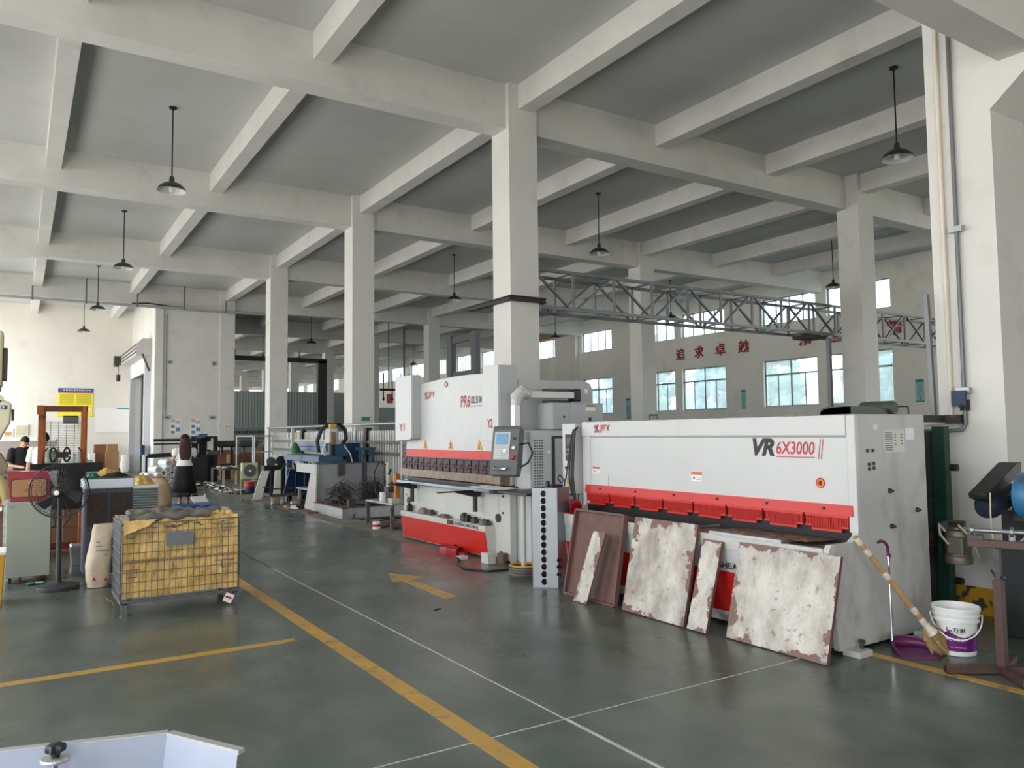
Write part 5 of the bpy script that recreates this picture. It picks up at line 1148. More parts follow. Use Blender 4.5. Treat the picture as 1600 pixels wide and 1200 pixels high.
for x in (.43, .60): MB().tube([(x+.04*math.cos(i*.5), 12.9, 1.40+.10*math.sin(i*.5)) for i in range(13)], .014, 6).build('chain_wheel', BLACK, t)
MB().box(.46, .62, 12.86, 12.94, 1.36, 1.44).build('chain_block', BLACK, t)
MB().tube([(.30, 12.85, 1.28), (.32, 12.84, 1.45), (.36, 12.84, 1.5)], .012, 6).tube([(.8, 12.85, 1.28), (.78, 12.84, 1.45), (.74, 12.84, 1.5)], .012, 6).build('guard_loop', mat('brown_hose', rgb(120, 56, 34), .6), t)
MB().box(.24, .34, 11.9, 13.1, .05, .12).build('base_leg', ORANGE, t); MB().box(.76, .86, 11.9, 13.1, .05, .12).build('base_leg', mat('leg_red', rgb(130, 46, 34), .5, var=.2), t)
MB().box(.34, .76, 12.95, 13.05, .05, .14).build('base_bar', bpy.data.materials['leg_red'], t)
for x in (.29, .81):
    for y in (11.95, 13.2): MB().cyl((x-.02, y, .03), (x+.02, y, .03), .03).build('wheel', BLACK, t)
tag(MB().prism([(.62,0),(.60,.24),(.62,.26),(.92,.26),(.94,.24),(.92,0)], 'y', 11.5, 11.8).build('clear_tub', mat('clear_plastic', rgb(150, 154, 150), .2, var=.2, scale=9), bevel=.01), 'grey translucent plastic tub on the floor between fan and cooler', 'tub')
# cans beside the stacker
t = thing('tin_stack', 'stack of pale green tins behind the stacker mast', 'tins', (.33, 14.2, 0))
for k in range(6): MB().lathe([(.13,0),(.135,.01),(.13,.02),(.13,.18),(.135,.19),(.12,.2)], (.42, 14.3, .25+k*.2)).build('tin', mat('tin_green', rgb(170, 180, 160), .4, metal=.3, var=.1) if k == 0 else bpy.data.materials['tin_green'], t, smooth=35)
MB().box(.2, 1.2, 14.1, 14.7, 0, .24).build('tin_base', CARDD, t)
rag('white_bag', 'white plastic bags heaped behind the orange stacker', (.85, 14.35, .9), .3, .2, .55, mat('bag_white', rgb(206, 212, 208), .3, var=.15), 9, 'bag')
tag(MB().box(.62, 1.12, 14.12, 14.6, .245, .9).build('carton', CARDD), 'brown carton under the white bags behind the stacker', 'carton')
t = thing('orange_bin', 'orange plastic bin at the left edge of the picture', 'bin', (-.25, 9.3, 0))
MB().prism([(-.42,.0),(-.10,.0),(-.075,.5),(-.45,.5)], 'y', 9.2, 9.6).build('bin_body', YELL, t, bevel=.01); MB().box(-.46, -.07, 9.18, 9.62, .5, .53).build('bin_rim', PAPER, t, bevel=.005)
# ================================================================= PUNCH PRESSES AT THE LEFT EDGE
t = thing('punch_press', 'cream punch press partly cut by the left picture edge', 'press', (-.6, 12.2, 0))
MB().box(-.95, -.19, 11.95, 12.5, 2.32, 3.04).build('flywheel_guard', CREAM, t, bevel=.03); MB().box(-.19, -.14, 12.0, 12.35, 2.40, 2.82).build('side_gear', DSTEEL, t, bevel=.01); MB().box(-.9, -.2, 12.0, 12.3, 2.26, 2.32).build('guard_base', DGREY, t)
MB().prism([(-.9,1.5),(-.30,1.45),(-.20,1.62),(-.09,1.85),(-.08,2.10),(-.2,2.16),(-.9,2.18)], 'y', 12.0, 12.4).build('press_head', CREAM, t, bevel=.02)
MB().cyl((-.22, 12.0, 2.16), (-.22, 12.35, 2.16), .05).build('head_bolt', CREAM, t, smooth=True)
MB().box(-.08, -.05, 12.05, 12.3, 1.88, 2.02).build('head_gear', BLACK, t)
mb = MB().box(-.26, -.13, 11.992, 12.0, 2.02, 2.07); mb.build('name_plate', DBLUE, t); mb = MB(); add_text(mb, 'HZX', (-.25, 11.99, 2.03), (1,0,0), (0,0,1), .10, .03, bold=.02); mb.build('plate_text', PAPER, t)
MB().prism([(-.32,1.45),(-.18,1.45),(-.10,1.30),(-.12,1.18),(-.32,1.16)], 'y', 12.05, 12.35).build('ram_slide', mat('cream_dark', rgb(120, 112, 88), .6, var=.2), t, bevel=.01)
MB().box(-.6, -.06, 11.95, 12.5, .98, 1.14).build('press_table', DSTEEL, t, bevel=.01)
MB().box(-.95, -.35, 12.0, 12.5, 0, 1.0).box(-.9, -.5, 12.4, 12.7, .9, 2.3).build('press_frame', CREAM, t, bevel=.01)
t = thing('press_feeder', 'rounded cream machine casing with an orange pipe beside the red box', 'machine', (-.3, 11.3, 0))
MB().tube([(-.45, 11.3, 1.12), (-.25, 11.3, 1.16), (-.16, 11.3, 1.05), (-.14, 11.3, .9)], .11, 14).build('casing', mat('casing_cream', rgb(212, 196, 140), .4, var=.1), t, smooth=True)
MB().tube([(-.4, 11.15, 1.03), (-.2, 11.12, 1.02), (-.16, 11.12, .9), (-.18, 11.12, .7)], .018, 8).build('orange_pipe', ORANGE, t, smooth=True)
MB().box(-.6, -.13, 11.2, 11.5, 0, .82).build('machine_base', BROWNP, t); MB().box(-.35, -.14, 11.1, 11.2, .78, .83).build('switch_panel', PAPER, t)
# ================================================================= LEFT MIDDLE DISTANCE
t = thing('grey_crate', 'grey slatted plastic crates stacked behind the air cooler', 'crate', (2.15, 17.4, 0))
GC = mat('crate_grey', rgb(142, 152, 152), .5, var=.1)
MB().box(1.9, 2.42, 17.2, 17.8, .0, .62).build('crate_core', mat('crate_dark', rgb(88, 98, 98), .6), t)
for k in range(12): MB().box(1.885, 2.435, 17.185, 17.815, .02+k*.052, .045+k*.052).build('crate_slat', GC, t)
MB().box(1.88, 2.44, 17.18, 17.82, .62, .67).build('crate_rim', PAPER, t)
rag('yellow_bag', 'crumpled yellow bag heaped on the grey slatted crates', (2.12, 17.5, .67), .26, .26, .22, LINER, 11, 'bag')
t = thing('blue_tray', 'low blue plastic tray on the floor before the woman', 'tray', (3.3, 18, 0))
MB().prism([(2.93,.0),(3.62,.0),(3.68,.17),(2.87,.17)], 'y', 17.6, 18.4).build('tray_body', mat('tray_blue', rgb(22, 80, 150), .4, var=.06), t, bevel=.02)
t = thing('white_stool', 'white and chrome folding stool behind the blue tray', 'stool', (3.55, 18.8, 0))
MB().ob((3.52, 18.8, .2), (.34, .26, .03), (.5, 0, .2)).build('seat', PAPER, t, bevel=.01); MB().tube([(3.36, 18.9, 0), (3.36, 18.88, .32), (3.66, 18.95, .32), (3.68, 18.95, 0)], .012, 6).build('stool_frame', CHROME, t, smooth=True)
# pile of white film rolls
rl = random.Random(8); RW = mat('film_white', rgb(224, 224, 222), .35, var=.1, scale=10)
rolls = []; rlab = []
for r_i, (z, xs) in enumerate(((.121, (3.45, 3.72, 3.99, 4.26, 4.53, 4.80)), (.335, (3.6, 3.87, 4.14, 4.41, 4.68)), (.55, (3.85, 4.12, 4.40, 4.68)), (.765, (4.15, 4.5)))):
    for c_i, x in enumerate(xs):
        rolls.append((x, 28.0+rl.uniform(-.08, .08), z, 1.3))
        rlab.append(('bottom', 'second', 'third', 'top')[r_i]+' row, '+(('first from the door', 'second from the door', 'third from the door', 'fourth from the door', 'fifth from the door', 'last by the woman') if r_i < 3 else ('door side', 'woman side'))[c_i])
for i, (x, y, z, a) in enumerate(rolls):
    d = Vector((math.cos(a)*.5, -math.sin(a)*.9, .0))*.9
    o = thing('film_roll', 'white film roll in the lobby pile, %s' % rlab[i], 'roll', (x, y, 0), group='white film rolls piled by the lobby wall')
    MB().cyl(Vector((x, y, z))-d*.5, Vector((x, y, z))+d*.5, .12).build('roll_body', RW, o, smooth=True); MB().cyl(Vector((x, y, z))+d*.5, Vector((x, y, z))+d*.505, .085).build('roll_core', GREYM, o)
rag('white_bag', 'white plastic bag lying on top of the film rolls', (4.6, 28.0, .89), .25, .2, .12, CLOTHW, 13, 'bag')
# black machine the woman faces
t = thing('wrapping_machine', 'tall black machine with two long black arms beside the woman', 'machine', (5.5, 29.8, 0))
MB().box(5.2, 5.32, 29.3, 29.45, 0, 1.58).box(5.95, 6.08, 29.3, 29.45, 0, 1.62).box(5.2, 6.08, 29.5, 30.2, 1.55, 1.63).box(5.5, 6.08, 29.5, 30.2, .0, .95).build('machine_frame', BLKM, t)
MB().box(5.18, 5.72, 29.2, 29.3, .05, .98).build('front_door', mat('door_black', rgb(40, 42, 44), .4, var=.1), t); MB().box(5.72, 6.08, 29.25, 29.45, .95, 1.1).build('control_box', DGREY, t)
MB().box(5.4, 5.44, 29.28, 29.3, 1.0, 1.6).build('inner_post', GREYM, t); MB().box(5.75, 5.9, 29.4, 29.45, 1.15, 1.45).build('white_part', PAPER, t)
MB().box(3.85, 5.3, 28.45, 28.55, 1.47, 1.56).build('upper_arm', BLKM, t); MB().box(3.85, 5.3, 28.42, 28.45, 1.36, 1.41).build('upper_arm', BLKM, t)
MB().cyl((3.72, 28.9, .98), (5.25, 28.9, 1.03), .07).build('lower_roller', BLACK, t, smooth=True); MB().box(3.66, 3.72, 28.85, 28.95, 0, .98).build('roller_post', BLKM, t)
MB().box(5.2, 5.3, 28.4, 29.4, .92, 1.06).box(5.2, 5.3, 28.4, 29.4, 1.4, 1.5).build('side_rail', BLKM, t)
MB().prism([(5.1, 1.5), (5.6, 1.66), (5.6, 1.6), (5.1, 1.44)], 'y', 28.9, 29.5).build('hopper_plate', DGREY, t)
MB().box(5.3, 6.0, 30.1, 30.15, .9, 1.56).build('back_panel', BLKM, t)
MB().box(5.45, 5.75, 29.4, 29.8, 1.63, 1.72).build('top_box', BLUEM, t, bevel=.02)
MB().tube([(6.09, 29.6, 1.45), (6.2, 29.6, 1.3), (6.22, 29.6, 1.05), (6.15, 29.6, .95), (6.09, 29.6, 1.0)], .015, 6).build('side_hose', BLACK, t, smooth=True)
# cartons by the far wall
for i, (x, y, z, w, h, m) in enumerate([(3.0, 40.8, 0, .5, 1.3, CARDD), (3.45, 40.5, 0, .55, .95, CARD), (3.5, 40.5, .951, .45, .35, CARD), (2.75, 40.2, 0, .25, .9, PAPER)]):
    tag(MB().box(x, x+w, y, y+.4, z, z+h).build('carton', m, bevel=.005), ['tall brown carton by the cream lobby wall', 'wide brown carton by the lobby wall with a smaller one on it', 'small brown carton on top of the wide one by the lobby wall', 'pale narrow carton left of the brown ones by the lobby wall'][i], 'carton')
sack('white_sack', 'white plastic sack standing beside the cartons at the lobby wall', (4.25, 40.2), .4, .35, .8, CLOTHW, 5.5, tuft=False, sharp=True)
t = thing('wall_dado', None, None, (0, YF, 0)); t['kind'] = 'structure'; t.name = 'trim_2'
MB().box(XL, 1.5, YF-.03, YF, 0, 1.5).build('dado_panel', mat('dado_grey', rgb(158, 146, 140), .8, var=.06), t); MB().box(XL, 1.5, YF-.06, YF, 1.5, 1.58).build('dado_rail', PAPER, t)
# ================================================================= TUBE RACK, CNC, PLATFORM
t = thing('tube_rack', 'long grey rack of upright white tubes behind the blue router', 'rack', (7.0, 20.5, 0))
TW2 = mat('tube_white', rgb(208, 206, 202), .45, var=.06)
tb = None
for k in range(78):
    y = 15.0+k*.145
    if tb is None: tb = MB().box(7.12, 7.18, y-.03, y+.03, .1, 1.72).build('upright_tube', TW2, t); y0_ = y
    else: c = tb.copy(); COL.objects.link(c); c.parent = t; c.location.y += y-y0_
MB().cyl((7.08, 14.9, 1.88), (7.08, 26.45, 1.88), .035, n=10).build('top_rail', GALV, t, smooth=True)
for y in (15.6, 18.4, 20.8, 23.6, 26.3): MB().cyl((7.08, y, .0), (7.08, y, 1.88), .03, n=8).build('rail_post', GALV, t, smooth=True)
for y in (17.6, 22.6): MB().box(7.05, 7.19, y, y+.16, 0, 1.8).build('rack_post', BLKM, t)
MB().box(7.186, 7.192, 15.0, 26.3, .1, 1.66).build('gap_shade_sheet', DGREY, t)  # added dark sheet, stands in for the shade between the tubes
for z in (1.42, 1.16, .5): MB().box(7.07, 7.115, 14.9, 26.3, z, z+.07).build('rack_rail', mat('rack_green', rgb(92, 106, 100), .5, var=.1) if z == 1.42 else bpy.data.materials['rack_green'], t)
t = thing('blue_stand', 'light blue steel stand in front of the tube rack', 'stand', (6.7, 17.3, 0))
for x, y in ((6.55, 16.7), (6.55, 18.0), (6.85, 16.7), (6.85, 18.0)): MB().box(x-.03, x+.03, y-.03, y+.03, 0, 1.28).build('leg', BLUEM, t)
MB().box(6.5, 6.9, 16.65, 18.05, 1.28, 1.34).build('stand_top', BLUEM, t)
t = thing('steel_platform', 'low galvanised steel platform in front of the grey enclosure', 'platform', (6.2, 15.5, 0))
MB().box(5.36, 7.03, 14.6, 16.3, 0, .20).build('platform_box', GALV, t); MB().box(5.34, 7.04, 14.58, 16.32, .20, .22).build('platform_top', RUSTY, t)
t = thing('grey_enclosure', 'grey sheet metal enclosure wall around the blue router', 'enclosure', (6.4, 16.5, 0))
EN = mat('enclosure_grey', rgb(150, 152, 156), .5, var=.06)
MB().box(5.52, 6.5, 16.48, 16.52, .22, 1.0).build('enclosure_panel', EN, t); MB().box(6.6, 7.03, 16.48, 16.52, .22, 1.0).build('enclosure_panel', EN, t)
MB().box(6.5, 6.6, 16.45, 16.55, .22, 1.02).build('enclosure_post', DGREY, t); MB().box(5.46, 5.52, 16.45, 16.55, 0, 1.0).build('enclosure_post', SAGE, t)
MB().box(5.46, 7.03, 16.46, 16.56, 1.0, 1.03).build('top_edge', DGREY, t)
MB().box(5.46, 5.5, 16.55, 17.9, .80, 1.0).build('side_beam', mat('beam_pale', rgb(190, 192, 186), .5, var=.1), t)
MB().box(5.95, 6.08, 16.42, 16.47, .74, 1.0).build('hanging_plate', DSTEEL, t)
t = thing('cnc_router', 'blue gantry router machine with a yellow striped beam', 'machine', (5.9, 18, 0))
MB().box(5.58, 6.15, 16.7, 19.3, 1.03, 1.16).build('machine_bed', BLUEM, t, bevel=.01); MB().box(5.62, 6.1, 16.72, 19.2, 1.16, 1.18).build('bed_top', DSTEEL, t)
for y in (17.0, 19.1): MB().box(5.6, 5.72, y, y+.15, 0, 1.03).box(6.0, 6.12, y, y+.15, 0, 1.03).build('machine_leg', BLUEM, t)
MB().cyl((5.57, 17.9, 1.10), (5.58, 17.9, 1.10), .06, n=16).build('bed_badge', DGREY, t)
MB().box(6.05, 6.32, 17.6, 20.2, 1.25, 1.50).build('gantry_beam', mat('beam_steelblue', rgb(96, 126, 156), .45, var=.1), t, bevel=.01)
MB().box(6.04, 6.3, 17.6, 20.2, 1.50, 1.53).build('yellow_strip', mat('strip_cream', rgb(206, 196, 140), .5), t); MB().box(6.04, 6.05, 17.6, 20.2, 1.34, 1.37).build('beam_groove', DBLUE, t)
MB().box(6.3, 6.62, 16.9, 17.2, .9, 1.45).build('gantry_upright', DBLUE, t, bevel=.01)
MB().box(6.0, 6.3, 16.9, 17.3, 1.15, 1.42).build('gantry_carriage', BLUEM, t)
mb = MB().box(5.86, 6.06, 16.8, 17.1, 1.45, 1.78); mb.build('spindle_plate', TW2, t, bevel=.01); MB().box(5.9, 6.0, 16.76, 16.8, 1.42, 1.7).build('spindle_cover', mat('cover_tan', rgb(140, 116, 84), .6, var=.1), t)
MB().cyl((5.95, 16.9, 1.18), (5.95, 16.9, 1.45), .06).build('spindle_motor', BLACK, t, smooth=True)
MB().tube([(5.72, 17.1, 1.25), (5.68, 17.1, 1.5), (5.78, 17.1, 1.75), (5.9, 17.05, 1.86), (6.0, 17.0, 1.88)], .045, 10).build('cable_chain', BLACK, t, smooth=True)
MB().tube([(6.0, 16.95, 1.86), (6.15, 16.95, 1.88), (6.28, 16.95, 1.75), (6.3, 16.95, 1.55), (6.22, 16.95, 1.42)], .045, 10).build('cable_chain', BLACK, t, smooth=True)
MB().tube([(6.2, 16.8, 1.4), (6.35, 16.8, 1.2), (6.42, 16.8, .95)], .014, 6).tube([(5.8, 16.8, 1.5), (5.7, 16.8, 1.3), (5.8, 16.8, 1.12)], .014, 6).build('white_cable', PAPER, t, smooth=True)
MB().box(5.88, 6.02, 16.78, 16.9, 1.80, 1.88).build('top_connector', YELL, t)
t = thing('green_funnel', 'small green cone shaped cover standing on the blue router bed', 'cover', (5.8, 19.5, 0))
MB().lathe([(.14,1.19),(.14,1.24),(.1,1.34),(.05,1.42),(.02,1.46)], (5.8, 19.1, 0)).build('cone', mat('cone_green', rgb(36, 104, 66), .4, var=.1), t, smooth=True)
MB().box(5.78, 5.84, 19.35, 19.40, 1.18, 1.8).build('lamp_post', CREAM, t)
# tangled bars and disc on the platform
def tangle(name, lab, c, w, d, h, n, seed):
    q = random.Random(seed); t = thing(name, lab, 'scrap bars', c)
    mb = MB()
    for k in range(n):
        a = q.uniform(0, 3.14); L_ = q.uniform(.3, .95)*w; r_ = q.random()
        p = Vector((c[0]+q.uniform(-.3, .3)*w, c[1]+q.uniform(-.3, .3)*d, c[2]+.015+q.random()*h*(1-.0*r_))); e_ = Vector((math.cos(a)*L_/2, math.sin(a)*d*.4, q.uniform(-.25, .25)*h))
        m_ = p+Vector((q.uniform(-.05, .05), q.uniform(-.05, .05), q.uniform(0, .12)))
        a0 = p-e_; a1 = p+e_; a0.z = max(c[2]+.01, a0.z-.1*q.random()); a1.z = max(c[2]+.01, a1.z-.1*q.random())
        mb.tube([a0, m_, a1], .009, 5)
    o = mb.build('bar_heap', DSTEEL, t); o['kind'] = 'stuff'; t['kind'] = 'stuff'; return t
tangle('scrap_bars', 'tangled heap of thin steel bars on the platform, left heap', (5.68, 15.55, .22), .62, .7, .36, 80, 3)
tangle('scrap_bars', 'tangled heap of thin steel bars on the platform, right heap by the enclosure post', (6.5, 15.95, .22), .5, .5, .38, 70, 7)
tag(MB().lathe([(.28,.0),(.32,.03),(.325,.05),(.31,.065),(.25,.07)], (6.05, 15.0, .225), n=36).build('round_plate', DGREY, smooth=35), 'dark grey round plate lying on the steel platform', 'plate')
t = thing('angle_stop', 'small upright steel angle at the platform front edge', 'bracket', (5.6, 14.7, .22)); MB().box(5.52, 5.56, 14.66, 14.8, .22, .36).box(5.52, 5.7, 14.78, 14.8, .22, .36).build('angle_body', DSTEEL, t)
tag(MB().tube([(5.75, 14.9, .24), (5.55, 14.5, .02), (5.6, 14.3, .012), (6.0, 14.2, .012), (6.5, 14.1, .012), (5.95, 13.9, .012), (5.7, 13.7, .012)], .012, 6).build('floor_hose', BLACK, smooth=True), 'black hose hanging off the platform to the floor', 'hose')
# ================================================================= TROLLEY AND BOARDS
t = thing('platform_trolley', 'brown platform trolley with black tube uprights', 'trolley', (5.4, 18.8, 0))
MB().box(5.02, 5.84, 18.45, 19.1, .20, .25).build('deck', RUSTY, t); MB().box(5.02, 5.84, 18.44, 18.47, .37, .40).build('deck_rail', DSTEEL, t); MB().box(5.02, 5.84, 19.08, 19.11, .37, .40).build('deck_rail', DSTEEL, t)
for x, dx in ((5.03, -.09), (5.28, .1), (5.62, -.06), (5.84, .13)):
    MB().tube([(x, 18.46, .22), (x, 18.46, .82), (x+dx*.4, 18.44, .9), (x+dx, 18.42, .97)], .023, 8).build('upright', BLACK, t, smooth=True)
for x, y in ((5.08, 18.5), (5.3, 18.5), (5.62, 18.95), (5.80, 18.5)): MB().cyl((x-.02, y, .06), (x+.02, y, .06), .06).box(x-.03, x+.03, y-.02, y+.02, .1, .2).build('caster', RUBBER if x > 5.5 else CREAM, t)
tag(MB().hexa([(5.38, 18.62, .26), (5.95, 18.62, .26), (5.95, 18.66, .26), (5.38, 18.66, .26), (5.62, 18.95, .80), (6.28, 18.95, .80), (6.28, 18.99, .80), (5.62, 18.99, .80)]).build('blue_sheet', DBLUE), 'dark blue steel sheet leaning on the trolley', 'sheet')
tag(MB().hexa([(5.12, 18.55, .26), (5.33, 18.55, .26), (5.33, 18.58, .26), (5.12, 18.58, .26), (5.20, 18.72, .80), (5.36, 18.72, .82), (5.36, 18.75, .82), (5.20, 18.75, .80)]).build('white_board_offcut', CLOTHW), 'white board offcut standing on the trolley', 'board')
tag(MB().hexa([(5.1, 20.4, 0), (5.32, 20.4, 0), (5.32, 20.44, 0), (5.1, 20.44, 0), (5.35, 20.5, .72), (5.55, 20.5, .72), (5.55, 20.54, .72), (5.35, 20.54, .72)]).build('white_board_offcut', CLOTHW), 'white board leaning behind the trolley at its left', 'board')
tag(MB().prism([(5.45, 18.55), (5.8, 18.6), (5.85, 19.0), (5.5, 18.9)], 'z', .83, .85).build('card_sheet', CARD), 'brown card lying on top of the blue sheet', 'card')
tag(MB().hexa([(5.34, 16.95, 0), (5.36, 16.25, 0), (5.40, 16.25, 0), (5.38, 16.95, 0), (5.42, 16.75, .80), (5.44, 16.42, .80), (5.46, 16.42, .80), (5.44, 16.75, .80)]).build('pale_board', mat('board_pink', rgb(196, 186, 182), .6, var=.1, scale=3, dirt=rgb(150, 80, 80), damt=-.05, dscale=7)), 'pale pinkish board leaning on the enclosure corner', 'board')
tag(MB().box(5.14, 5.4, 16.0, 16.9, .0, .03).build('wood_plank', BROWNP), 'flat reddish plank on the floor at the enclosure corner', 'plank')
for i, (x, y, w, d, h, m) in enumerate([(5.15, 17.6, .3, .25, .05, CARD), (5.3, 17.7, .12, .12, .12, CREAM), (5.5, 17.7, .3, .3, .14, DSTEEL)]):
    tag(MB().box(x, x+w, y, y+d, 0 if i != 1 else .051, h if i != 1 else .13).build('wood_block', m), ['flat wooden block between trolley and pale board', 'small cream block on the flat wooden block', 'dark steel block beside the wooden block'][i], 'block')
t = thing('grey_trestle', 'low grey trestle under the router behind the trolley', 'trestle', (5.9, 18.0, 0)); MB().box(5.58, 5.98, 17.3, 18.3, .38, .42).build('trestle_top', GREYM, t)
for y in (17.4, 18.2): MB().box(5.6, 5.66, y-.03, y+.03, 0, .38).box(5.9, 5.96, y-.03, y+.03, 0, .38).build('leg', GREYM, t)
# ================================================================= BOX FAN
t = thing('box_fan', 'old cream box fan on thin legs before the clutter', 'fan', (5.48, 22.3, 0))
BF = mat('fan_cream', rgb(186, 190, 160), .5, var=.08)
MB().box(5.27, 5.70, 22.25, 22.45, .42, .88).build('fan_case', BF, t, bevel=.015)
MB().lathe([(.17,0),(.175,.008),(.17,.012),(.04,.014),(.02,.016)], (5.48, 22.25, .66), m=Matrix.Rotation(R(90), 3, 'X'), n=30).build('fan_grille', mat('grille_brown', rgb(62, 56, 52), .5, var=.2, scale=30), t)
MB().cyl((5.48, 22.22, .66), (5.48, 22.235, .66), .035).build('fan_hub', PAPER, t)
mb = MB()
for k in range(7): mb.tube([(5.48+(.03+.022*k)*math.cos(i*.3142), 22.226, .66+(.03+.022*k)*math.sin(i*.3142)) for i in range(20)], .0025, 4, closed=True)
mb.build('wire_rings', GREYM, t)
for x in (5.25, 5.73): MB().box(x-.015, x+.015, 22.3, 22.33, 0, .66).build('leg', BF, t)
MB().box(5.25, 5.73, 22.3, 22.33, .36, .39).build('leg_bar', BF, t)
# ================================================================= WORK AREA CLUTTER BEHIND
t = thing('steel_bench', 'low steel work table left of the box fan', 'table', (6.1, 27.5, 0))
MB().box(5.75, 6.25, 26.9, 28.9, .5, .54).build('table_top', DSTEEL, t)
for x in (5.8, 6.2):
    for y in (27.0, 28.8): MB().box(x-.03, x+.03, y-.03, y+.03, 0, .5).build('leg', GREYM, t)
rc = random.Random(12); cols = [PAPER, CARD, GREYM, CARDD, RED, DBLUE, CREAM, BLACK]
def scraps(name, lab, pts, n, seed, z=0, size=(.05, .25)):
    q = random.Random(seed)
    mb = MB(); mb2 = MB(); mb3 = MB(); t = thing(name, lab, 'scrap', (pts[0][0], pts[0][1], z)); t['kind'] = 'stuff'
    for k in range(n):
        a = q.random(); i = min(int(a*(len(pts)-1)), len(pts)-2); f = a*(len(pts)-1)-i
        x = pts[i][0]*(1-f)+pts[i+1][0]*f+q.uniform(-1, 1)*pts[0][2]; y = pts[i][1]*(1-f)+pts[i+1][1]*f+q.uniform(-1, 1)*pts[0][2]
        l = q.uniform(*size); [mb, mb2, mb3][k % 3].ob((x, y, z+.02+q.random()*.05), (l, l*q.uniform(.1, .5), q.uniform(.01, .05)), (q.uniform(-.2, .2), q.uniform(-.2, .2), q.uniform(0, 3)))
    for m_, b_ in ((PAPER, mb), (DSTEEL, mb2), (BLACK, mb3)): o = b_.build('scrap_pieces', m_, t); o['kind'] = 'stuff'
scraps('floor_scrap', 'pale and dark offcuts scattered on the floor before the work tables', [(5.3, 28.6, .3), (5.2, 25, .35), (5.3, 23.2, .3), (5.45, 22.6, .3)], 170, 4)
scraps('floor_scrap', 'small offcuts under the trolley and board', [(5.25, 17.4, .15), (5.3, 17.0, .12)], 30, 6)
scraps('bench_scrap', 'parts and scraps lying on the low steel work table', [(6.0, 27.1, .16), (6.0, 28.7, .16)], 40, 9, z=.54)
for i, (x, y, z, w, h, m) in enumerate([(6.62, 33.2, 0, .9, 1.05, CARDD), (7.6, 32.6, 0, .5, .5, CARD), (7.6, 32.6, .501, .5, .45, CARDD), (8.15, 32.4, 0, .5, .75, CARD), (8.15, 32.4, .751, .5, .4, CARD), (7.0, 31.6, 0, .6, .55, CARD), (7.0, 31.6, .551, .45, .35, CARDD), (8.7, 32.0, 0, .5, .9, CARDD), (6.7, 29.5, 0, .5, .45, CARD), (6.9, 28.0, 0, .4, .4, CARDD)]):
    tag(MB().box(x, x+w, y, y+.55, z, z+h).build('carton', m, bevel=.006), 'brown carton in the piles beside the lobby column, %s' % ['tall dark one nearest the black machine', 'low one behind the green drills', 'upper one behind the green drills', 'lower one left of the gas bottles', 'upper one left of the gas bottles', 'front one under the green drills', 'small one on the front carton', 'dark one behind the gas bottles', 'low one right of the black machine', 'low dark one behind the box fan'][i], 'carton', 'cartons piled by the lobby column')
def drill(lab, x, y):
    t = thing('bench_drill', lab, 'machine', (x, y, 0), group='green bench machines')
    MB().box(x-.35, x+.35, y-.2, y+.2, 1.25, 1.45).build('head_cover', OLIVE, t, bevel=.03); MB().box(x-.3, x+.3, y-.18, y+.18, 1.2, 1.25).build('head_base', BLACK, t)
    MB().cyl((x+.2, y, .6), (x+.2, y, 1.2), .05).build('column_tube', BLKM, t); MB().cyl((x-.15, y, .95), (x-.15, y, 1.2), .05).build('spindle', DSTEEL, t)
    MB().box(x-.3, x+.35, y-.25, y+.25, .55, .6).build('work_plate', DSTEEL, t); MB().box(x-.2, x+.3, y-.2, y+.2, 0, .55).build('stand_box', CARDD, t)
drill('olive green bench drill beside the lobby column, left one', 6.65, 30.6); drill('larger olive green bench drill, right of the other one', 7.35, 30.2)
for i, (x, y) in enumerate([(7.35, 27.9), (7.62, 28.1), (7.9, 27.8)]):
    t = thing('gas_bottle', ['black gas bottle with a red cap, left of three', 'black gas bottle with a red cap, middle of three', 'black gas bottle, right of three beside the first column'][i], 'gas bottle', (x, y, 0), group='gas bottles')
    MB().lathe([(.11,0),(.115,.02),(.115,1.05),(.1,1.15),(.05,1.22),(.04,1.28)], (x, y, 0)).build('bottle_body', BLKM, t, smooth=40); MB().cyl((x, y, 1.28), (x, y, 1.42), .05).build('valve_cap', DRED if i < 2 else GREYM, t, smooth=True)
t = thing('bottle_rack', 'thin grey open steel frame around the gas bottles', 'frame', (7, 26.5, 0))
for x, y in ((6.3, 25.2), (6.9, 25.2), (6.3, 27.4), (6.9, 27.4)): MB().cyl((x, y, 0), (x, y, 1.62), .022, n=8).build('frame_tube', GALV, t)
MB().box(6.28, 6.92, 25.18, 25.22, 1.6, 1.64).box(6.28, 6.92, 27.38, 27.42, 1.6, 1.64).box(6.28, 6.32, 25.2, 27.4, 1.6, 1.64).box(6.88, 6.92, 25.2, 27.4, 1.6, 1.64).box(6.28, 6.92, 25.18, 25.22, 1.1, 1.13).build('frame_bar', GALV, t)
t = thing('round_lamp', 'pair of dark round work lamps behind the trolley', 'lamp', (5.9, 21.2, 0))
for i, (x, r_) in enumerate(((5.78, .13), (6.05, .15))): MB().lathe([(.03,-.1),(r_*.8,-.06),(r_,0),(r_*.9,.01)], (x, 21.2, .93), m=Matrix.Rotation(R(75), 3, 'X')).build('lamp_head', BLKM if i else DGREY, t, smooth=True)
MB().box(5.6, 6.2, 21.2, 21.6, 0, .82).build('lamp_crate', BLKM, t)
tag(MB().box(5.55, 5.85, 21.75, 21.98, .0, .16).build('plastic_basin', WHITEP, bevel=.03), 'pale plastic basin on the floor under the box fan', 'basin')
t = thing('paint_tub', 'red lidded tub on a blue one under the box fan', 'tub', (5.6, 22.8, 0)); MB().cyl((5.62, 22.85, 0), (5.62, 22.85, .2), .14).build('blue_tub', DBLUE, t, smooth=True); MB().cyl((5.62, 22.85, .2), (5.62, 22.85, .32), .145).build('red_tub', RED, t, smooth=True)
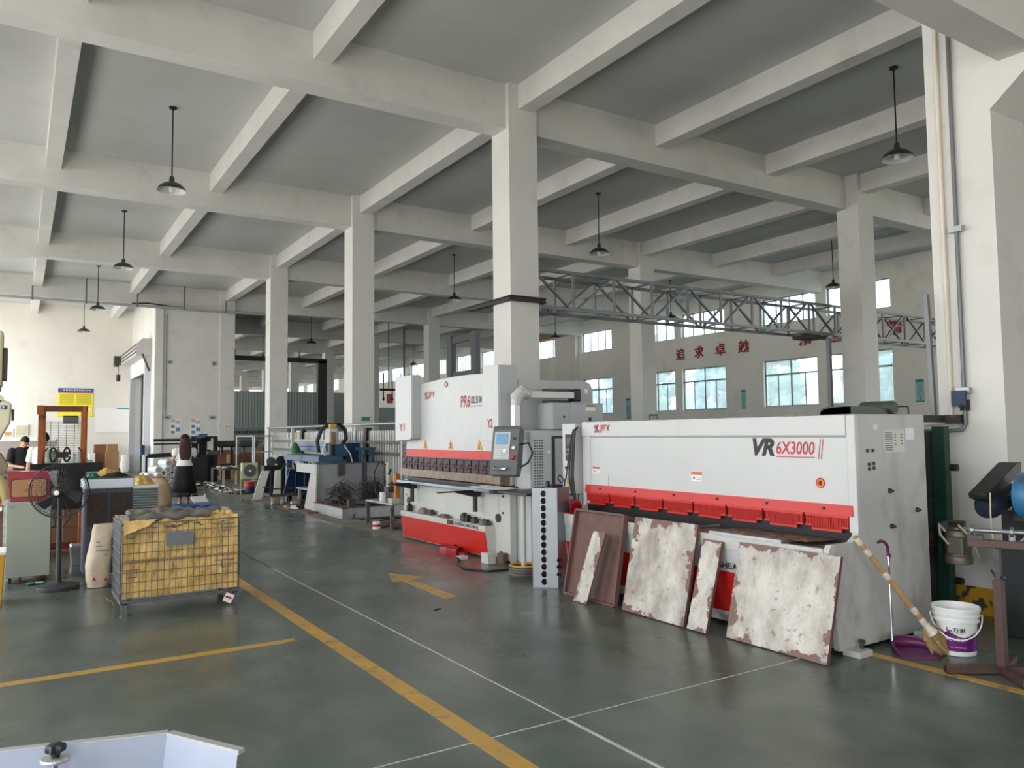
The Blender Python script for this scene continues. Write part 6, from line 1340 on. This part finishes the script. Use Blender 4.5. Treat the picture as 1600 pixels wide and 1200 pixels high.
# machines behind the first column
t = thing('sheet_coil_rack', 'grey slotted sheet metal machine before the corrugated partition', 'machine', (10.5, 44, 0))
MB().box(9.8, 12.2, 43.5, 44.3, 0, .3).build('machine_base', DGREY, t)
MB().box(9.7, 12.1, 43.5, 44.3, 1.45, 2.05).box(9.7, 12.3, 43.4, 44.4, .3, 1.3).build('machine_casing', GREYM, t, bevel=.1)
mb = MB()
for k in range(16): mb.box(9.8+k*.14, 9.88+k*.14, 43.48, 43.5, 1.75, 1.88)
mb.build('casing_slots', BLACK, t)
t = thing('printer_box', 'white rack and black box on a table seen between the left columns', 'equipment', (9.6, 30, 0))
MB().box(9.3, 10.2, 29.5, 30.3, 0, 1.5).build('black_cabinet', BLKM, t); MB().box(9.2, 9.9, 29.4, 30.2, 1.5, 1.62).box(9.2, 9.9, 29.4, 30.2, 1.75, 1.80).box(9.85, 9.9, 29.4, 30.2, 1.62, 1.75).build('white_rack', PAPER, t)
# ================================================================= FOREGROUND HOPPER
t = thing('sheet_hopper', 'bluish white sheet metal hopper at the bottom left corner', 'hopper', (-.1, 2.1, 0))
HW = mat('hopper_white', rgb(140, 148, 166), .42, var=.05, scale=5, dirt=rgb(140, 140, 148), damt=-.02, dscale=8, dsharp=.1)
a, b_, c_, d_ = Vector((-.62, 2.74, .80)), Vector((.38, 2.45, .80)), Vector((.52, 2.21, .80)), Vector((-.9, 1.9, .8))
def wallq(p, q, nm, dz=.16, inn=(.0, -.05)):
    off = Vector((inn[0], inn[1], -dz)); th = Vector((0, .004, 0))
    MB().hexa([p+off, q+off, q+off+th, p+off+th, p, q, q+th, p+th]).build(nm, HW, t)
wallq(a, b_, 'rear_wall', .18, (0, -.06)); wallq(b_, c_, 'side_wall', .18, (-.03, -.05))
MB().bar(a+Vector((0, .012, -.002)), b_+Vector((.004, .012, -.002)), .022, .012).bar(b_+Vector((.008, .006, -.002)), c_+Vector((.01, 0, -.002)), .022, .012).build('rolled_rim', mat('rim_grey', rgb(186, 186, 186), .35, metal=.4, var=.1), t)
MB().hexa([(-.7, 1.7, .56), (.42, 1.7, .56), (.35, 2.39, .60), (-.62, 2.68, .60), (-.7, 1.7, .57), (.42, 1.7, .57), (.35, 2.39, .62), (-.62, 2.68, .62)]).build('hopper_floor', HW, t)
MB().box(-.15, .27, 1.7, 2.28, .62, .72).build('inner_box', DSTEEL, t); MB().box(-.16, .28, 1.69, 2.29, .715, .725).build('inner_rim', GALV, t)
for x, y in ((-.6, 1.75), (.34, 1.75), (.3, 2.3), (-.55, 2.55)): MB().box(x-.02, x+.02, y-.02, y+.02, 0, .58).build('leg', DSTEEL, t)
MB().cyl((.105, 2.46, .55), (.105, 2.46, .80), .009).build('threaded_rod', CHROME, t, smooth=True)
MB().lathe([(.034,.785),(.036,.79),(.034,.795)], (.105, 2.46, 0), n=24).build('washer', mat('washer_grey', rgb(186, 186, 186), .4, metal=.5, var=0), t)
mb = MB(); mb.lathe([(.011,.795),(.012,.808)], (.105, 2.46, 0)); n = 40
rings = []
for z, k_ in ((.808, .8), (.812, 1), (.824, 1), (.829, .9), (.831, .6)):
    rings.append([(.105+(.022+.0035*math.cos(6*q))*k_*math.cos(q), 2.46+(.022+.0035*math.cos(6*q))*k_*math.sin(q), z) for q in [6.2832*i/n for i in range(n)]])
mb.loft(rings); mb.build('star_knob', BLACK, t, smooth=40)
tag(MB().ob((3.35, 6.6, .004), (.09, .018, .006), (0, 0, .4)).ob((3.39, 6.62, .004), (.03, .012, .006), (0, 0, 1.2)).build('tape_scrap', BLACK), 'small black scrap on the green floor near the arrow', 'scrap')
# ================================================================= RIGHT: broom, dustpan, bucket
t = thing('dustpan', 'purple dustpan with an upright chrome handle by the shear', 'dustpan', (5.5, 3.35, 0))
PUR = mat('purple_plastic', rgb(96, 30, 80), .4, var=.06)
PD = Matrix.Translation((5.56, 3.30, 0)) @ Matrix.Rotation(R(-38), 4, 'Z')
mb = MB(PD); mb.grid(lambda u, v: Vector(((u-.5)*.26*(1-.1*v), -.13+.24*v, .004+.012*v)), 6, 6); mb.build('pan_floor', mat('pan_lilac', rgb(110, 62, 100), .35, var=.1), t, solid=.004)
mb = MB(PD)
pts_ = [(.12, -.13, .01), (.125, 0, .045), (.12, .09, .075), (.08, .125, .09), (0, .135, .095), (-.08, .125, .09), (-.12, .09, .075), (-.125, 0, .045), (-.12, -.13, .01)]
mb.add([(x, y, .002) for x, y, z in pts_]+[(x*1.03, y*1.03, z) for x, y, z in pts_], [(i, i+1, 9+i+1, 9+i) for i in range(8)]); mb.build('pan_wall', PUR, t, solid=.006, smooth=50)
MB(PD).tube([(x*1.03, y*1.03, z) for x, y, z in pts_], .008, 6).build('pan_rim', PUR, t, smooth=True)
MB().tube([(5.46, 3.40, .09), (5.465, 3.405, .4), (5.48, 3.42, .70)], .008, 8).build('handle', CHROME, t, smooth=True)
MB().tube([(5.483, 3.42, .66), (5.485, 3.42, .72), (5.475, 3.42, .775), (5.44, 3.42, .81), (5.39, 3.42, .82), (5.36, 3.42, .81)], .011, 8).build('hook_grip', PUR, t, smooth=True); MB().box(5.475, 5.51, 3.41, 3.43, .69, .715).build('hook_collar', PUR, t, bevel=.004)
t = thing('broom', 'straw broom with a taped bamboo stick leaning on the shear side', 'broom', (5.7, 3.2, 0))
p0, p1 = Vector((5.20, 3.50, .86)), Vector((5.615, 3.22, .20))
BAM = mat('bamboo', rgb(176, 136, 86), .5, var=.2, scale=9); TAPE = mat('clear_tape', rgb(206, 198, 184), .25, var=.25, scale=20)
MB().tube([p0.lerp(p1, k/6) for k in range(7)], [.017, .018, .019, .019, .02, .021, .022], 9).build('stick', BAM, t, smooth=True)
for k in (.02, .14, .4, .78, .9): MB().tube([p0.lerp(p1, k), p0.lerp(p1, k+.03), p0.lerp(p1, k+.07)], [.022, .027, .022], 9).build('tape_wrap', TAPE, t, smooth=True)
d_ = (p1-p0).normalized()
MB().tube([p1-d_*.05, p1, p1+d_*.05], [.02, .03, .045], 10).build('wrapped_neck', TAPE, t, smooth=True)
q = random.Random(4); mb = MB(); STR = mat('straw', rgb(170, 142, 92), .8, var=.35, scale=40)
side = Vector((.75, -.35, 0)).normalized()
tip = Vector((5.68, 3.17, .10))
rings = []
for k, (f, w_, th) in enumerate([(0, .03, .028), (.25, .055, .035), (.55, .085, .04), (.85, .11, .035), (1, .12, .02)]):
    c = p1.lerp(Vector((5.76, 3.14, .012)), f); rings.append([c+side*(w_*math.cos(a))+Vector((0, .3, .6)).normalized()*(th*math.sin(a))+Vector((0,0,.012*(1+math.sin(k*9+a*3)))) for a in [6.2832*i/14 for i in range(14)]])
for r_ in rings:
    for v in r_: v.z = max(v.z, .006)
mb.loft(rings)
for k in range(260):
    a = q.uniform(-1, 1); s_ = p1+side*a*.03+Vector((q.uniform(-.01, .01), q.uniform(-.01, .01), q.uniform(-.02, .03))); e_ = Vector((5.77, 3.135, .0))+side*a*.15+Vector((q.uniform(-.02, .03), q.uniform(-.03, .02), 0)); e_.z = q.uniform(.004, .03)
    m_ = s_.lerp(e_, .55)+side*a*.03+Vector((0, 0, .015)); mb.tube([s_, m_, e_], .0022, 3)
mb.build('bristles', STR, t)
t = thing('paint_bucket', 'white and purple paint bucket with its handle down, beside the broom', 'bucket', (5.85, 3.14, 0))
prof = [(.118,0),(.122,.004),(.135,.22),(.138,.235),(.15,.238),(.152,.25),(.142,.255),(.144,.275),(.155,.278),(.157,.29),(.147,.295),(.149,.312),(.16,.315),(.162,.335),(.158,.342),(.152,.338),(.134,.25),(.117,.02),(.0,.016)]
MB().lathe(prof, (5.85, 3.14, .002), n=56, cap=False).build('bucket_body', WHITEP, t, smooth=35)
def ringband(z0, z1, a0, a1, nm, m, r0=.1235, r1=.1365, ex=.0012, n=60, top=None):
    mb = MB()
    def f(u, v):
        a = R(a0+(a1-a0)*u); zt = z1 if top is None else top(u); z = z0+(zt-z0)*v; r_ = .122+(.135-.122)*(z-.004)/.216+ex
        return Vector((5.85+r_*math.cos(a), 3.14+r_*math.sin(a), z+.002))
    return mb.grid(f, n, 6).build(nm, m, t, smooth=True)
ringband(.036, .155, 160, 420, 'purple_label', mat('label_purple', rgb(104, 24, 110), .35, var=.25, scale=9), top=lambda u: .155+.016*math.sin(u*18))
def arc_text(body, a_mid, z0, h, aw, nm, m, bold=.02):
    vs, fs = text_shape(body, bold); mb = MB()
    mb.add([Vector((5.85+(.1225+.013*(z0+h*v-.004)/.216+.0025)*math.cos(R(a_mid+(u-.5)*aw)), 3.14+(.1225+.013*(z0+h*v-.004)/.216+.0025)*math.sin(R(a_mid+(u-.5)*aw)), z0+h*v)) for u, v in vs], fs).build(nm, m, t)
arc_text('德万家', 206, .172, .036, 56, 'brand_text', INK); arc_text('净味竹炭墙漆', 206, .112, .026, 66, 'label_text', PAPER); arc_text('WATER BASED PAINT', 208, .163, .006, 36, 'small_text', INK, 0); arc_text('20L  INTERIOR', 212, .065, .007, 46, 'small_text', PAPER, 0)
MB().tube([(5.85+.166*math.cos(R(a_)), 3.14+.166*math.sin(R(a_)), .285-.155*math.sin(math.pi*(a_-122)/180)) for a_ in range(122, 303, 6)], .005, 7).build('bucket_handle', WHITEP, t, smooth=True)
# ================================================================= T STAND WITH ROLLER
t = thing('roller_stand', 'brown square tube stand with a cross base and top roller', 'stand', (5.6, 2.71, 0))
c0 = Vector((5.60, 2.71, .05)); OX = mat('stand_oxide', rgb(82, 60, 52), .5, metal=.2, var=.2, scale=12)
for e_ in ((5.30, 2.93), (5.40, 2.47), (5.86, 2.48), (5.94, 2.80)):
    e_ = Vector((e_[0], e_[1], .03)); s_ = Vector((5.60, 2.71, .03)); MB().bar(s_, e_, .05, .05).build('base_leg', OX, t, bevel=.003)
    u_ = (e_-s_).normalized(); MB().bar(e_+u_*.0, e_+u_*.0015, .04, .04).build('tube_end', BLACK, t)
MB().box(5.572, 5.628, 2.682, 2.738, .05, .62).build('lower_post', OX, t, bevel=.003); MB().box(5.583, 5.617, 2.693, 2.727, .6, .83).build('inner_post', DSTEEL, t)
MB().cyl((5.60, 2.69, .64), (5.50, 2.62, .66), .008).cyl((5.60, 2.73, .64), (5.70, 2.80, .66), .008).build('clamp_screw', BLACK, t)
bd = Vector((-.35, .94, 0)).normalized(); tp = Vector((5.60, 2.71, .86))
MB().bar(tp+bd*.17, tp-bd*.35, .05, .05).build('top_bar', OX, t, bevel=.003); MB().bar(tp+bd*.17+Vector((0,0,.04)), tp+bd*.08+Vector((0,0,.04)), .05, .03).build('end_block', DSTEEL, t)
MB().cyl(tp+bd*.15+Vector((0,0,.085)), tp-bd*.3+Vector((0,0,.085)), .016, n=16).build('roller', STEEL, t, smooth=True)
for k in (.15, -.08): MB().cyl(tp+bd*k+Vector((0,0,.085)), tp+bd*(k-.02)+Vector((0,0,.085)), .034, n=16).bar(tp+bd*(k-.01)+Vector((0,0,.02)), tp+bd*(k-.01)+Vector((0,0,.07)), .03, .02).build('roller_bearing', STEEL, t, smooth=30)
# ================================================================= CUT-OFF SAW
t = thing('cutoff_saw', 'black and blue cut-off saw machine at the right edge', 'saw', (6.9, 3.05, 0))
MB().box(6.62, 7.4, 2.75, 3.2, .0, .72).build('saw_base', mat('saw_black', rgb(32, 36, 36), .5, var=.2, scale=4), t, bevel=.01)
MB().box(6.70, 7.3, 2.95, 3.2, .72, .98).build('saw_pillar', BLKM, t, bevel=.01)
SM = Matrix.Translation((6.42, 3.08, 1.24)) @ Matrix.Rotation(R(-20), 4, 'Y')
MB(SM).prism([(-.30,-.03),(-.24,-.07),(.26,-.04),(.30,.03),(.22,.055),(-.30,.01)], 'y', -.06, .08).build('belt_guard', BLACK, t, bevel=.006)
MM = Matrix.Translation((6.42, 3.1, 1.09)) @ Matrix.Rotation(R(68), 4, 'Y')
MB(MM).lathe([(.0,-.2),(.07,-.19),(.095,-.14),(.1,-.08),(.1,.12),(.09,.16),(.04,.17)], n=28).build('saw_motor', mat('motor_navy', rgb(34, 40, 54), .35, var=.15), t, smooth=40)
mb = MB(MM)
for k in range(22):
    a = 2*math.pi*k/22; mb.ob((.104*math.cos(a), .104*math.sin(a), .03), (.018, .004, .17), (0, 0, a))
mb.build('motor_fins', DSTEEL, t)
MB().lathe([(.03,-.05),(.17,-.045),(.18,0),(.17,.045),(.1,.05),(.09,.07),(.03,.07)], (6.46, 2.88, 1.13), m=Matrix.Rotation(R(90), 3, 'X'), n=36).build('blade_guard', mat('saw_blue', rgb(52, 118, 162), .4, var=.2, scale=8, dirt=rgb(80, 70, 60), damt=.1), t, smooth=35)
MB().cyl((6.46, 2.79, 1.13), (6.46, 2.82, 1.13), .07).build('guard_plate', mat('plate_rust', rgb(150, 90, 60), .5, metal=.3, var=.3), t)
MB().box(6.66, 6.76, 2.88, 3.1, .9, 1.05).build('pivot_block', DSTEEL, t, bevel=.01); MB().cyl((6.77, 2.84, .97), (6.77, 2.9, .97), .04).build('pivot_pin', STEEL, t)
MB().tube([(6.14, 3.0, 1.16), (6.13, 3.0, 1.0), (6.14, 3.0, .85), (6.22, 3.02, .7), (6.35, 3.05, .56), (6.4, 3.08, .35)], .006, 6).build('saw_cable', mat('cable_cream', rgb(196, 184, 160), .5), t, smooth=True)
MB().tube([(6.62, 2.92, 1.24), (6.58, 2.9, 1.1), (6.54, 2.9, .95), (6.52, 2.95, .8), (6.5, 3.0, .74)], .009, 6).build('hydraulic_hose', GREYM, t, smooth=True)
# ================================================================= GREEN FRAME MACHINE BEHIND THE SHEAR
t = thing('hydraulic_unit', 'dark green frame machine with motor and blue tank behind the shear', 'machine', (6.8, 4.0, 0))
MB().box(6.89, 6.98, 3.73, 3.84, 0, 1.66).build('frame_post', GREEND, t, bevel=.004)
for z in (1.38, 1.22, .95): MB().box(6.88, 6.96, 3.86, 4.6, z, z+.06).build('frame_rail', GREEND, t)
MB().box(6.86, 6.98, 4.5, 4.65, 0, 1.68).build('frame_post', GREEND, t)
MB().cyl((6.78, 3.99, .85), (6.78, 3.99, 1.18), .11, n=24).build('blue_tank', mat('tank_blue', rgb(24, 62, 120), .3, var=.1), t, smooth=40)
MB().lathe([(.13,-.03),(.15,0),(.13,.03),(.06,.05)], (6.75, 4.05, 1.5), m=Matrix.Rotation(R(90), 3, 'X') , n=24).build('flywheel', GREYM, t, smooth=40)
MB().box(6.75, 6.85, 3.95, 4.02, 1.3, 1.36).build('red_fitting', RED, t)
for z in (1.3, .32): MB().cyl((6.92, 3.64, z), (6.92, 3.70, z), .03).build('frame_bolt', BLACK, t)
MB().box(6.7, 6.86, 3.85, 4.3, .6, .72).cyl((6.78, 3.95, 0), (6.78, 3.95, .6), .06).cyl((6.8, 4.15, 0), (6.8, 4.15, .6), .05).build('pipe_stack', RUSTY, t)
MB().lathe([(.05,.0),(.105,.01),(.11,.05),(.105,.075),(.10,.08),(.10,.25),(.09,.28),(.05,.29),(.045,.31)], (6.72, 3.56, .50), n=24).build('motor', mat('motor_worn', rgb(120, 112, 100), .45, metal=.4, var=.25, scale=14), t, smooth=40)
MB().lathe([(.03,0),(.07,.01),(.05,.02),(.072,.03),(.05,.04),(.07,.05)], (6.72, 3.56, .81), n=20).build('pulley', RUSTY, t)
MB().box(6.58, 6.64, 3.45, 3.58, .60, .74).build('terminal_box', mat('terminal_grey', rgb(112, 108, 98), .5, metal=.3, var=.2), t, bevel=.01)
MB().tube([(6.60, 3.6, .78), (6.55, 3.62, .84), (6.52, 3.6, .76), (6.57, 3.56, .68)], .01, 6).tube([(6.62, 3.5, .84), (6.66, 3.42, .74), (6.74, 3.42, .62), (6.82, 3.44, .54)], .009, 6).build('motor_cable', bpy.data.materials['cable_cream'], t, smooth=True)
MB().box(6.66, 6.86, 3.66, 3.70, .5, .85).build('motor_plate', GREEND, t)
MB().box(6.5, 6.86, 4.25, 4.65, 0, 1.6).build('rear_block', mat('block_dark', rgb(50, 54, 54), .6, var=.3), t)
MB().box(6.9, 6.95, 3.87, 4.5, .1, 1.62).build('rear_block', bpy.data.materials['block_dark'], t)
# ================================================================= PEOPLE
def capsule(mb, pts, rs, n=12):
    pts = [Vector(p) for p in pts]; mb.tube(pts, rs, n); mb.sph(pts[0], rs[0]*.99, 12); mb.sph(pts[-1], rs[-1]*.99, 12)
def head(mb, c, f, s=1.0):                                          # c centre, f facing unit vector
    f = Vector(f).normalized(); r_ = f.cross(Vector((0,0,1))).normalized(); u = r_.cross(f).normalized()
    def P_(a, b, h): return Vector(c)+r_*a*s+f*b*s+u*h*s
    n0 = len(mb.v); mb.sph((0,0,0), 1, 16)
    for i in range(n0, len(mb.v)):
        v = mb.v[i]; w = .076*(1-.22*max(0, -v.z)); mb.v[i] = P_(v.x*w, v.y*.092+(.012 if v.z < 0 else 0)*max(0, v.y), v.z*.115)
    mb.sph(P_(0, .098, -.012), .016*s, 8); mb.tube([P_(0, .085, .03), P_(0, .10, -.008)], [.009*s, .014*s], 8)       # nose
    mb.tube([P_(-.022, .088, -.05), P_(.022, .088, -.05)], .008*s, 8)                                                  # mouth
    mb.tube([P_(-.03, .06, -.095), P_(.03, .06, -.095)], .02*s, 8)
    for q in (-1, 1):
        mb.sph(P_(q*.078, -.005, -.005), .02*s, 8, (.5, 1, 1.4)); mb.tube([P_(q*.015, .083, .03), P_(q*.05, .075, .032)], .008*s, 6)
    return P_
def hand(mb, w, d, pn, curl=.5):                                    # wrist, direction, palm normal
    w = Vector(w); d = Vector(d).normalized(); pn = Vector(pn); pn = (pn-d*pn.dot(d)).normalized(); s = d.cross(pn).normalized()
    mb.tube([w, w+d*.04, w+d*.085], [.026, .034, .032], 10)
    for i, (o_, L_) in enumerate(((-.028, .055), (-.010, .065), (.009, .06), (.027, .048))):
        b = w+d*.085+s*o_; p = b+d*L_*.5+pn*L_*.15*curl; e_ = p+d*L_*(.5-.35*curl)+pn*L_*.5*curl; mb.tube([b-d*.02, b, p, e_], [.011, .0105, .0095, .008], 7)
    b = w+d*.03-s*.03; mb.tube([b, b-s*.02+d*.025+pn*.01, b-s*.022+d*.055+pn*.02], [.013, .012, .009], 7)
def shell(mb_fn, m, name, parent, vox=.012): mb = MB(); mb_fn(mb); return mb.build(name, m, parent, remesh=vox)
# woman seen from behind
wx, wy = 3.40, 20.05
t = thing('person', 'person with long brown hair, white puff sleeve top and long black skirt', 'person', (wx, wy, 0))
mb = MB(); F = Vector((.15, 1, 0)).normalized()
head(mb, (wx, wy+.02, 1.55), F, .98)
capsule(mb, [(wx, wy, 1.34), (wx, wy+.01, 1.47)], [.05, .048])
for k in (-1, 1):
    capsule(mb, [(wx+k*.09, wy, .86), (wx+k*.085, wy+.01, .48), (wx+k*.085, wy-.02, .30), (wx+k*.085, wy, .085)], [.085, .055, .052, .032])
    mb.tube([(wx+k*.085, wy-.04, .045), (wx+k*.09, wy+.05, .04), (wx+k*.10, wy+.15, .025)], [.032, .035, .025], 10)
mb.loft([[(wx+a*math.cos(q), wy+b*math.sin(q), z) for q in [6.2832*i/20 for i in range(20)]] for z, a, b in ((.82, .15, .12), (.95, .16, .12), (1.08, .12, .09), (1.2, .15, .10), (1.32, .165, .09), (1.38, .08, .06))])
capsule(mb, [(wx-.17, wy, 1.31), (wx-.25, wy+.02, 1.10), (wx-.20, wy+.20, 1.02)], [.048, .038, .028]); hand(mb, (wx-.20, wy+.20, 1.02), (.3, .9, .1), (0, 0, -1))
capsule(mb, [(wx+.17, wy, 1.31), (wx+.25, wy+.06, 1.13), (wx+.22, wy+.26, 1.24)], [.048, .038, .028]); hand(mb, (wx+.22, wy+.26, 1.24), (-.1, .9, .3), (0, 0, -1))
mb.build('body', SKIN, t, remesh=.011)
def skirt(mb):
    rings = []
    for z, a, b in ((.98, .155, .125), (.92, .175, .14), (.75, .21, .17), (.5, .25, .2), (.30, .285, .23)):
        f_ = (1-(z-.3)/.68)
        rings.append([(wx+a*(1+.06*f_*math.sin(9*q+z))*math.cos(q), wy+b*(1+.06*f_*math.sin(7*q))*math.sin(q), z) for q in [6.2832*i/48 for i in range(48)]])
    mb.loft(rings, cap=False)
mb = MB(); skirt(mb); mb.build('skirt', CLOTHB, t, smooth=True, solid=.006)
mb = MB(); mb.loft([[(wx+a*(1+.05*math.sin(10*q))*math.cos(q), wy+b*(1+.05*math.sin(8*q))*math.sin(q), z) for q in [6.2832*i/48 for i in range(48)]] for z, a, b in ((.305, .30, .24), (.27, .295, .235), (.2, .31, .25))], cap=False)
mb.build('checked_hem', mat('check_dark', rgb(52, 56, 60), .8, var=.6, scale=22), t, smooth=True, solid=.004)
def blouse(mb):
    mb.loft([[(wx+a*math.cos(q), wy+b*math.sin(q), z) for q in [6.2832*i/24 for i in range(24)]] for z, a, b in ((.93, .195, .155), (.99, .175, .14), (1.07, .142, .112), (1.18, .17, .122), (1.30, .19, .115), (1.37, .14, .095), (1.385, .1, .075))])
    for k in (-1, 1): mb.sph((wx+k*.20, wy+.01, 1.285), .085, 14, (1, .95, .95)); mb.tube([(wx+k*.20, wy+.01, 1.26), (wx+k*.245, wy+.03, 1.17)], [.08, .058], 12)
shell(blouse, CLOTHW, 'white_blouse', t)
def hair(mb):
    n0 = len(mb.v); mb.sph((wx, wy-.005, 1.57), .112, 16, (.92, 1.0, 1.08))
    mb.loft([[(wx+a*math.cos(q), wy-.075+b*math.sin(q), z) for q in [6.2832*i/20 for i in range(20)]] for z, a, b in ((1.02, .06, .03), (1.10, .115, .045), (1.25, .145, .05), (1.4, .14, .065), (1.52, .118, .08), (1.6, .09, .07))])
HB = mat('brown_hair', rgb(66, 36, 26), .7, var=.4, scale=26, stretch=(7, 7, .5))
shell(hair, HB, 'long_hair', t, .012)
MB().sph((wx, wy-.012, 1.60), .112, 16, (.93, 1.02, .9)).build('hair_crown', HAIRB, t, smooth=True)
for k in (-1, 1): MB().box(wx+k*.088-.035, wx+k*.088+.035, wy-.06, wy+.17, 0, .018).box(wx+k*.088-.02, wx+k*.088+.02, wy-.06, wy-.03, .01, .06).build('sandal', CLOTHB, t, bevel=.006)
# man in the black shirt, looking down at his hands
def man(name_label, x, y, yaw, shirt, scale, pose, trousers):
    M_ = Matrix.Translation((x, y, 0)) @ Matrix.Rotation(yaw, 4, 'Z') @ Matrix.Scale(scale, 4)   # local front is -Y
    t = thing('person', name_label, 'person', (x, y, 0))
    def T(p): return M_ @ Vector(p)
    mb = MB(); fd = (M_.to_3x3() @ Vector(pose['look'])).normalized()
    HC = T(pose['head']); P_ = head(mb, HC, fd, scale)
    capsule(mb, [T((0, .02, 1.42)), T((0, -.01, 1.55))], [.062*scale, .058*scale])
    mb.loft([[T((a*math.cos(q), .01+b*math.sin(q), z)) for q in [6.2832*i/20 for i in range(20)]] for z, a, b in ((.86, .16, .12), (1.0, .15, .115), (1.2, .17, .12), (1.38, .19, .11), (1.47, .11, .075))])
    for k in (-1, 1):
        capsule(mb, [T((k*.1, 0, .88)), T((k*.11, -.01, .48)), T((k*.11, .01, .09))], [.09*scale, .058*scale, .038*scale]); mb.tube([T((k*.11, .06, .05)), T((k*.115, -.06, .045)), T((k*.12, -.17, .03))], [.04, .042, .03], 10)
        a = pose['arm%d' % k]; capsule(mb, [T(p) for p in a], [.052*scale, .042*scale, .03*scale]); w = T(a[2]); e_ = T(a[1]); hand(mb, w, (w-e_)+(M_.to_3x3() @ Vector(pose['hand']))*.25, (0, 0, -1))
    mb.build('body', SKIN, t, remesh=.011)
    def sh(mb):
        mb.loft([[T((a*math.cos(q), .01+b*math.sin(q), z)) for q in [6.2832*i/24 for i in range(24)]] for z, a, b in ((.80, .19, .15), (1.0, .175, .14), (1.2, .195, .14), (1.38, .215, .13), (1.47, .135, .09), (1.485, .09, .075))])
        for k in (-1, 1):
            a = pose['arm%d' % k]; p, q = T(a[0]), T(a[1]); mb.tube([p+(p-q)*.05, p.lerp(q, .35), p.lerp(q, .8)], [.078*scale, .076*scale, .072*scale], 12); mb.sph(p, .078*scale, 12)
    shell(sh, shirt, 'shirt', t)
    def tr(mb):
        mb.loft([[T((a*math.cos(q), .005+b*math.sin(q), z)) for q in [6.2832*i/20 for i in range(20)]] for z, a, b in ((.80, .18, .14), (.95, .175, .14), (1.0, .17, .135))])
        for k in (-1, 1): mb.tube([T((k*.1, 0, .9)), T((k*.11, 0, .5)), T((k*.11, .01, .08))], [.11*scale, .085*scale, .07*scale], 14)
    shell(tr, trousers, 'trousers', t)
    def hr(mb):
        r_ = fd.cross(Vector((0,0,1))).normalized(); u = r_.cross(fd).normalized()
        n0 = len(mb.v); mb.sph((0, 0, 0), 1, 18)
        for i in range(n0, len(mb.v)):
            v = mb.v[i].copy(); k_ = 1+.04*noise.noise(v*5)
            cutz = -.6 if v.y < .0 else (-.6+.95*min(1, v.y/.5))
            zz_ = max(v.z, cutz); mb.v[i] = HC+(r_*(v.x*.084)+fd*(v.y*.098-.012)+u*(zz_*.118+.012))*scale*k_
    shell(hr, HAIRB, 'hair', t, .01)
    for k in (-1, 1): e_ = P_(k*.032, .088, .018); MB().sph(e_, .0085*scale, 8).build('eye', INK, t)
    for k in (-1, 1): MB().tube([T((k*.11, .09, .04)), T((k*.115, -.04, .045)), T((k*.12, -.18, .03))], [.05, .052, .035], 10).build('shoe', BLACK, t, smooth=True)
    return t, T
JEAN = mat('dark_trousers', rgb(34, 36, 44), .85, var=.1)
pose1 = {'look': (.12, -.8, -.75), 'head': (0, -.08, 1.585), 'arm-1': ((-.2, 0, 1.40), (-.27, -.05, 1.12), (-.10, -.26, 1.08)), 'arm1': ((.2, 0, 1.40), (.27, -.05, 1.12), (.08, -.26, 1.06)), 'hand': (0, -1, 0)}
t, T = man('person in a black t-shirt looking down at a phone beside the stacker', .10, 18.6, R(14), CLOTHB, .985, pose1, JEAN)
tag(MB().ob(T((-.02, -.34, 1.09)), (.075, .14, .01), (.5, 0, .2)).build('phone', BLACK), 'black phone held by the person in black', 'phone')
pose2 = {'look': (-.7, -.6, -.25), 'head': (0, -.03, 1.63), 'arm-1': ((-.2, 0, 1.40), (-.25, -.02, 1.12), (-.24, -.12, .88)), 'arm1': ((.2, 0, 1.40), (.28, -.02, 1.14), (.16, -.24, 1.05)), 'hand': (0, -.3, -.8)}
man('person in a white t-shirt standing behind the orange mast', .43, 17.6, R(-20), CLOTHW, 1.0, pose2, JEAN)
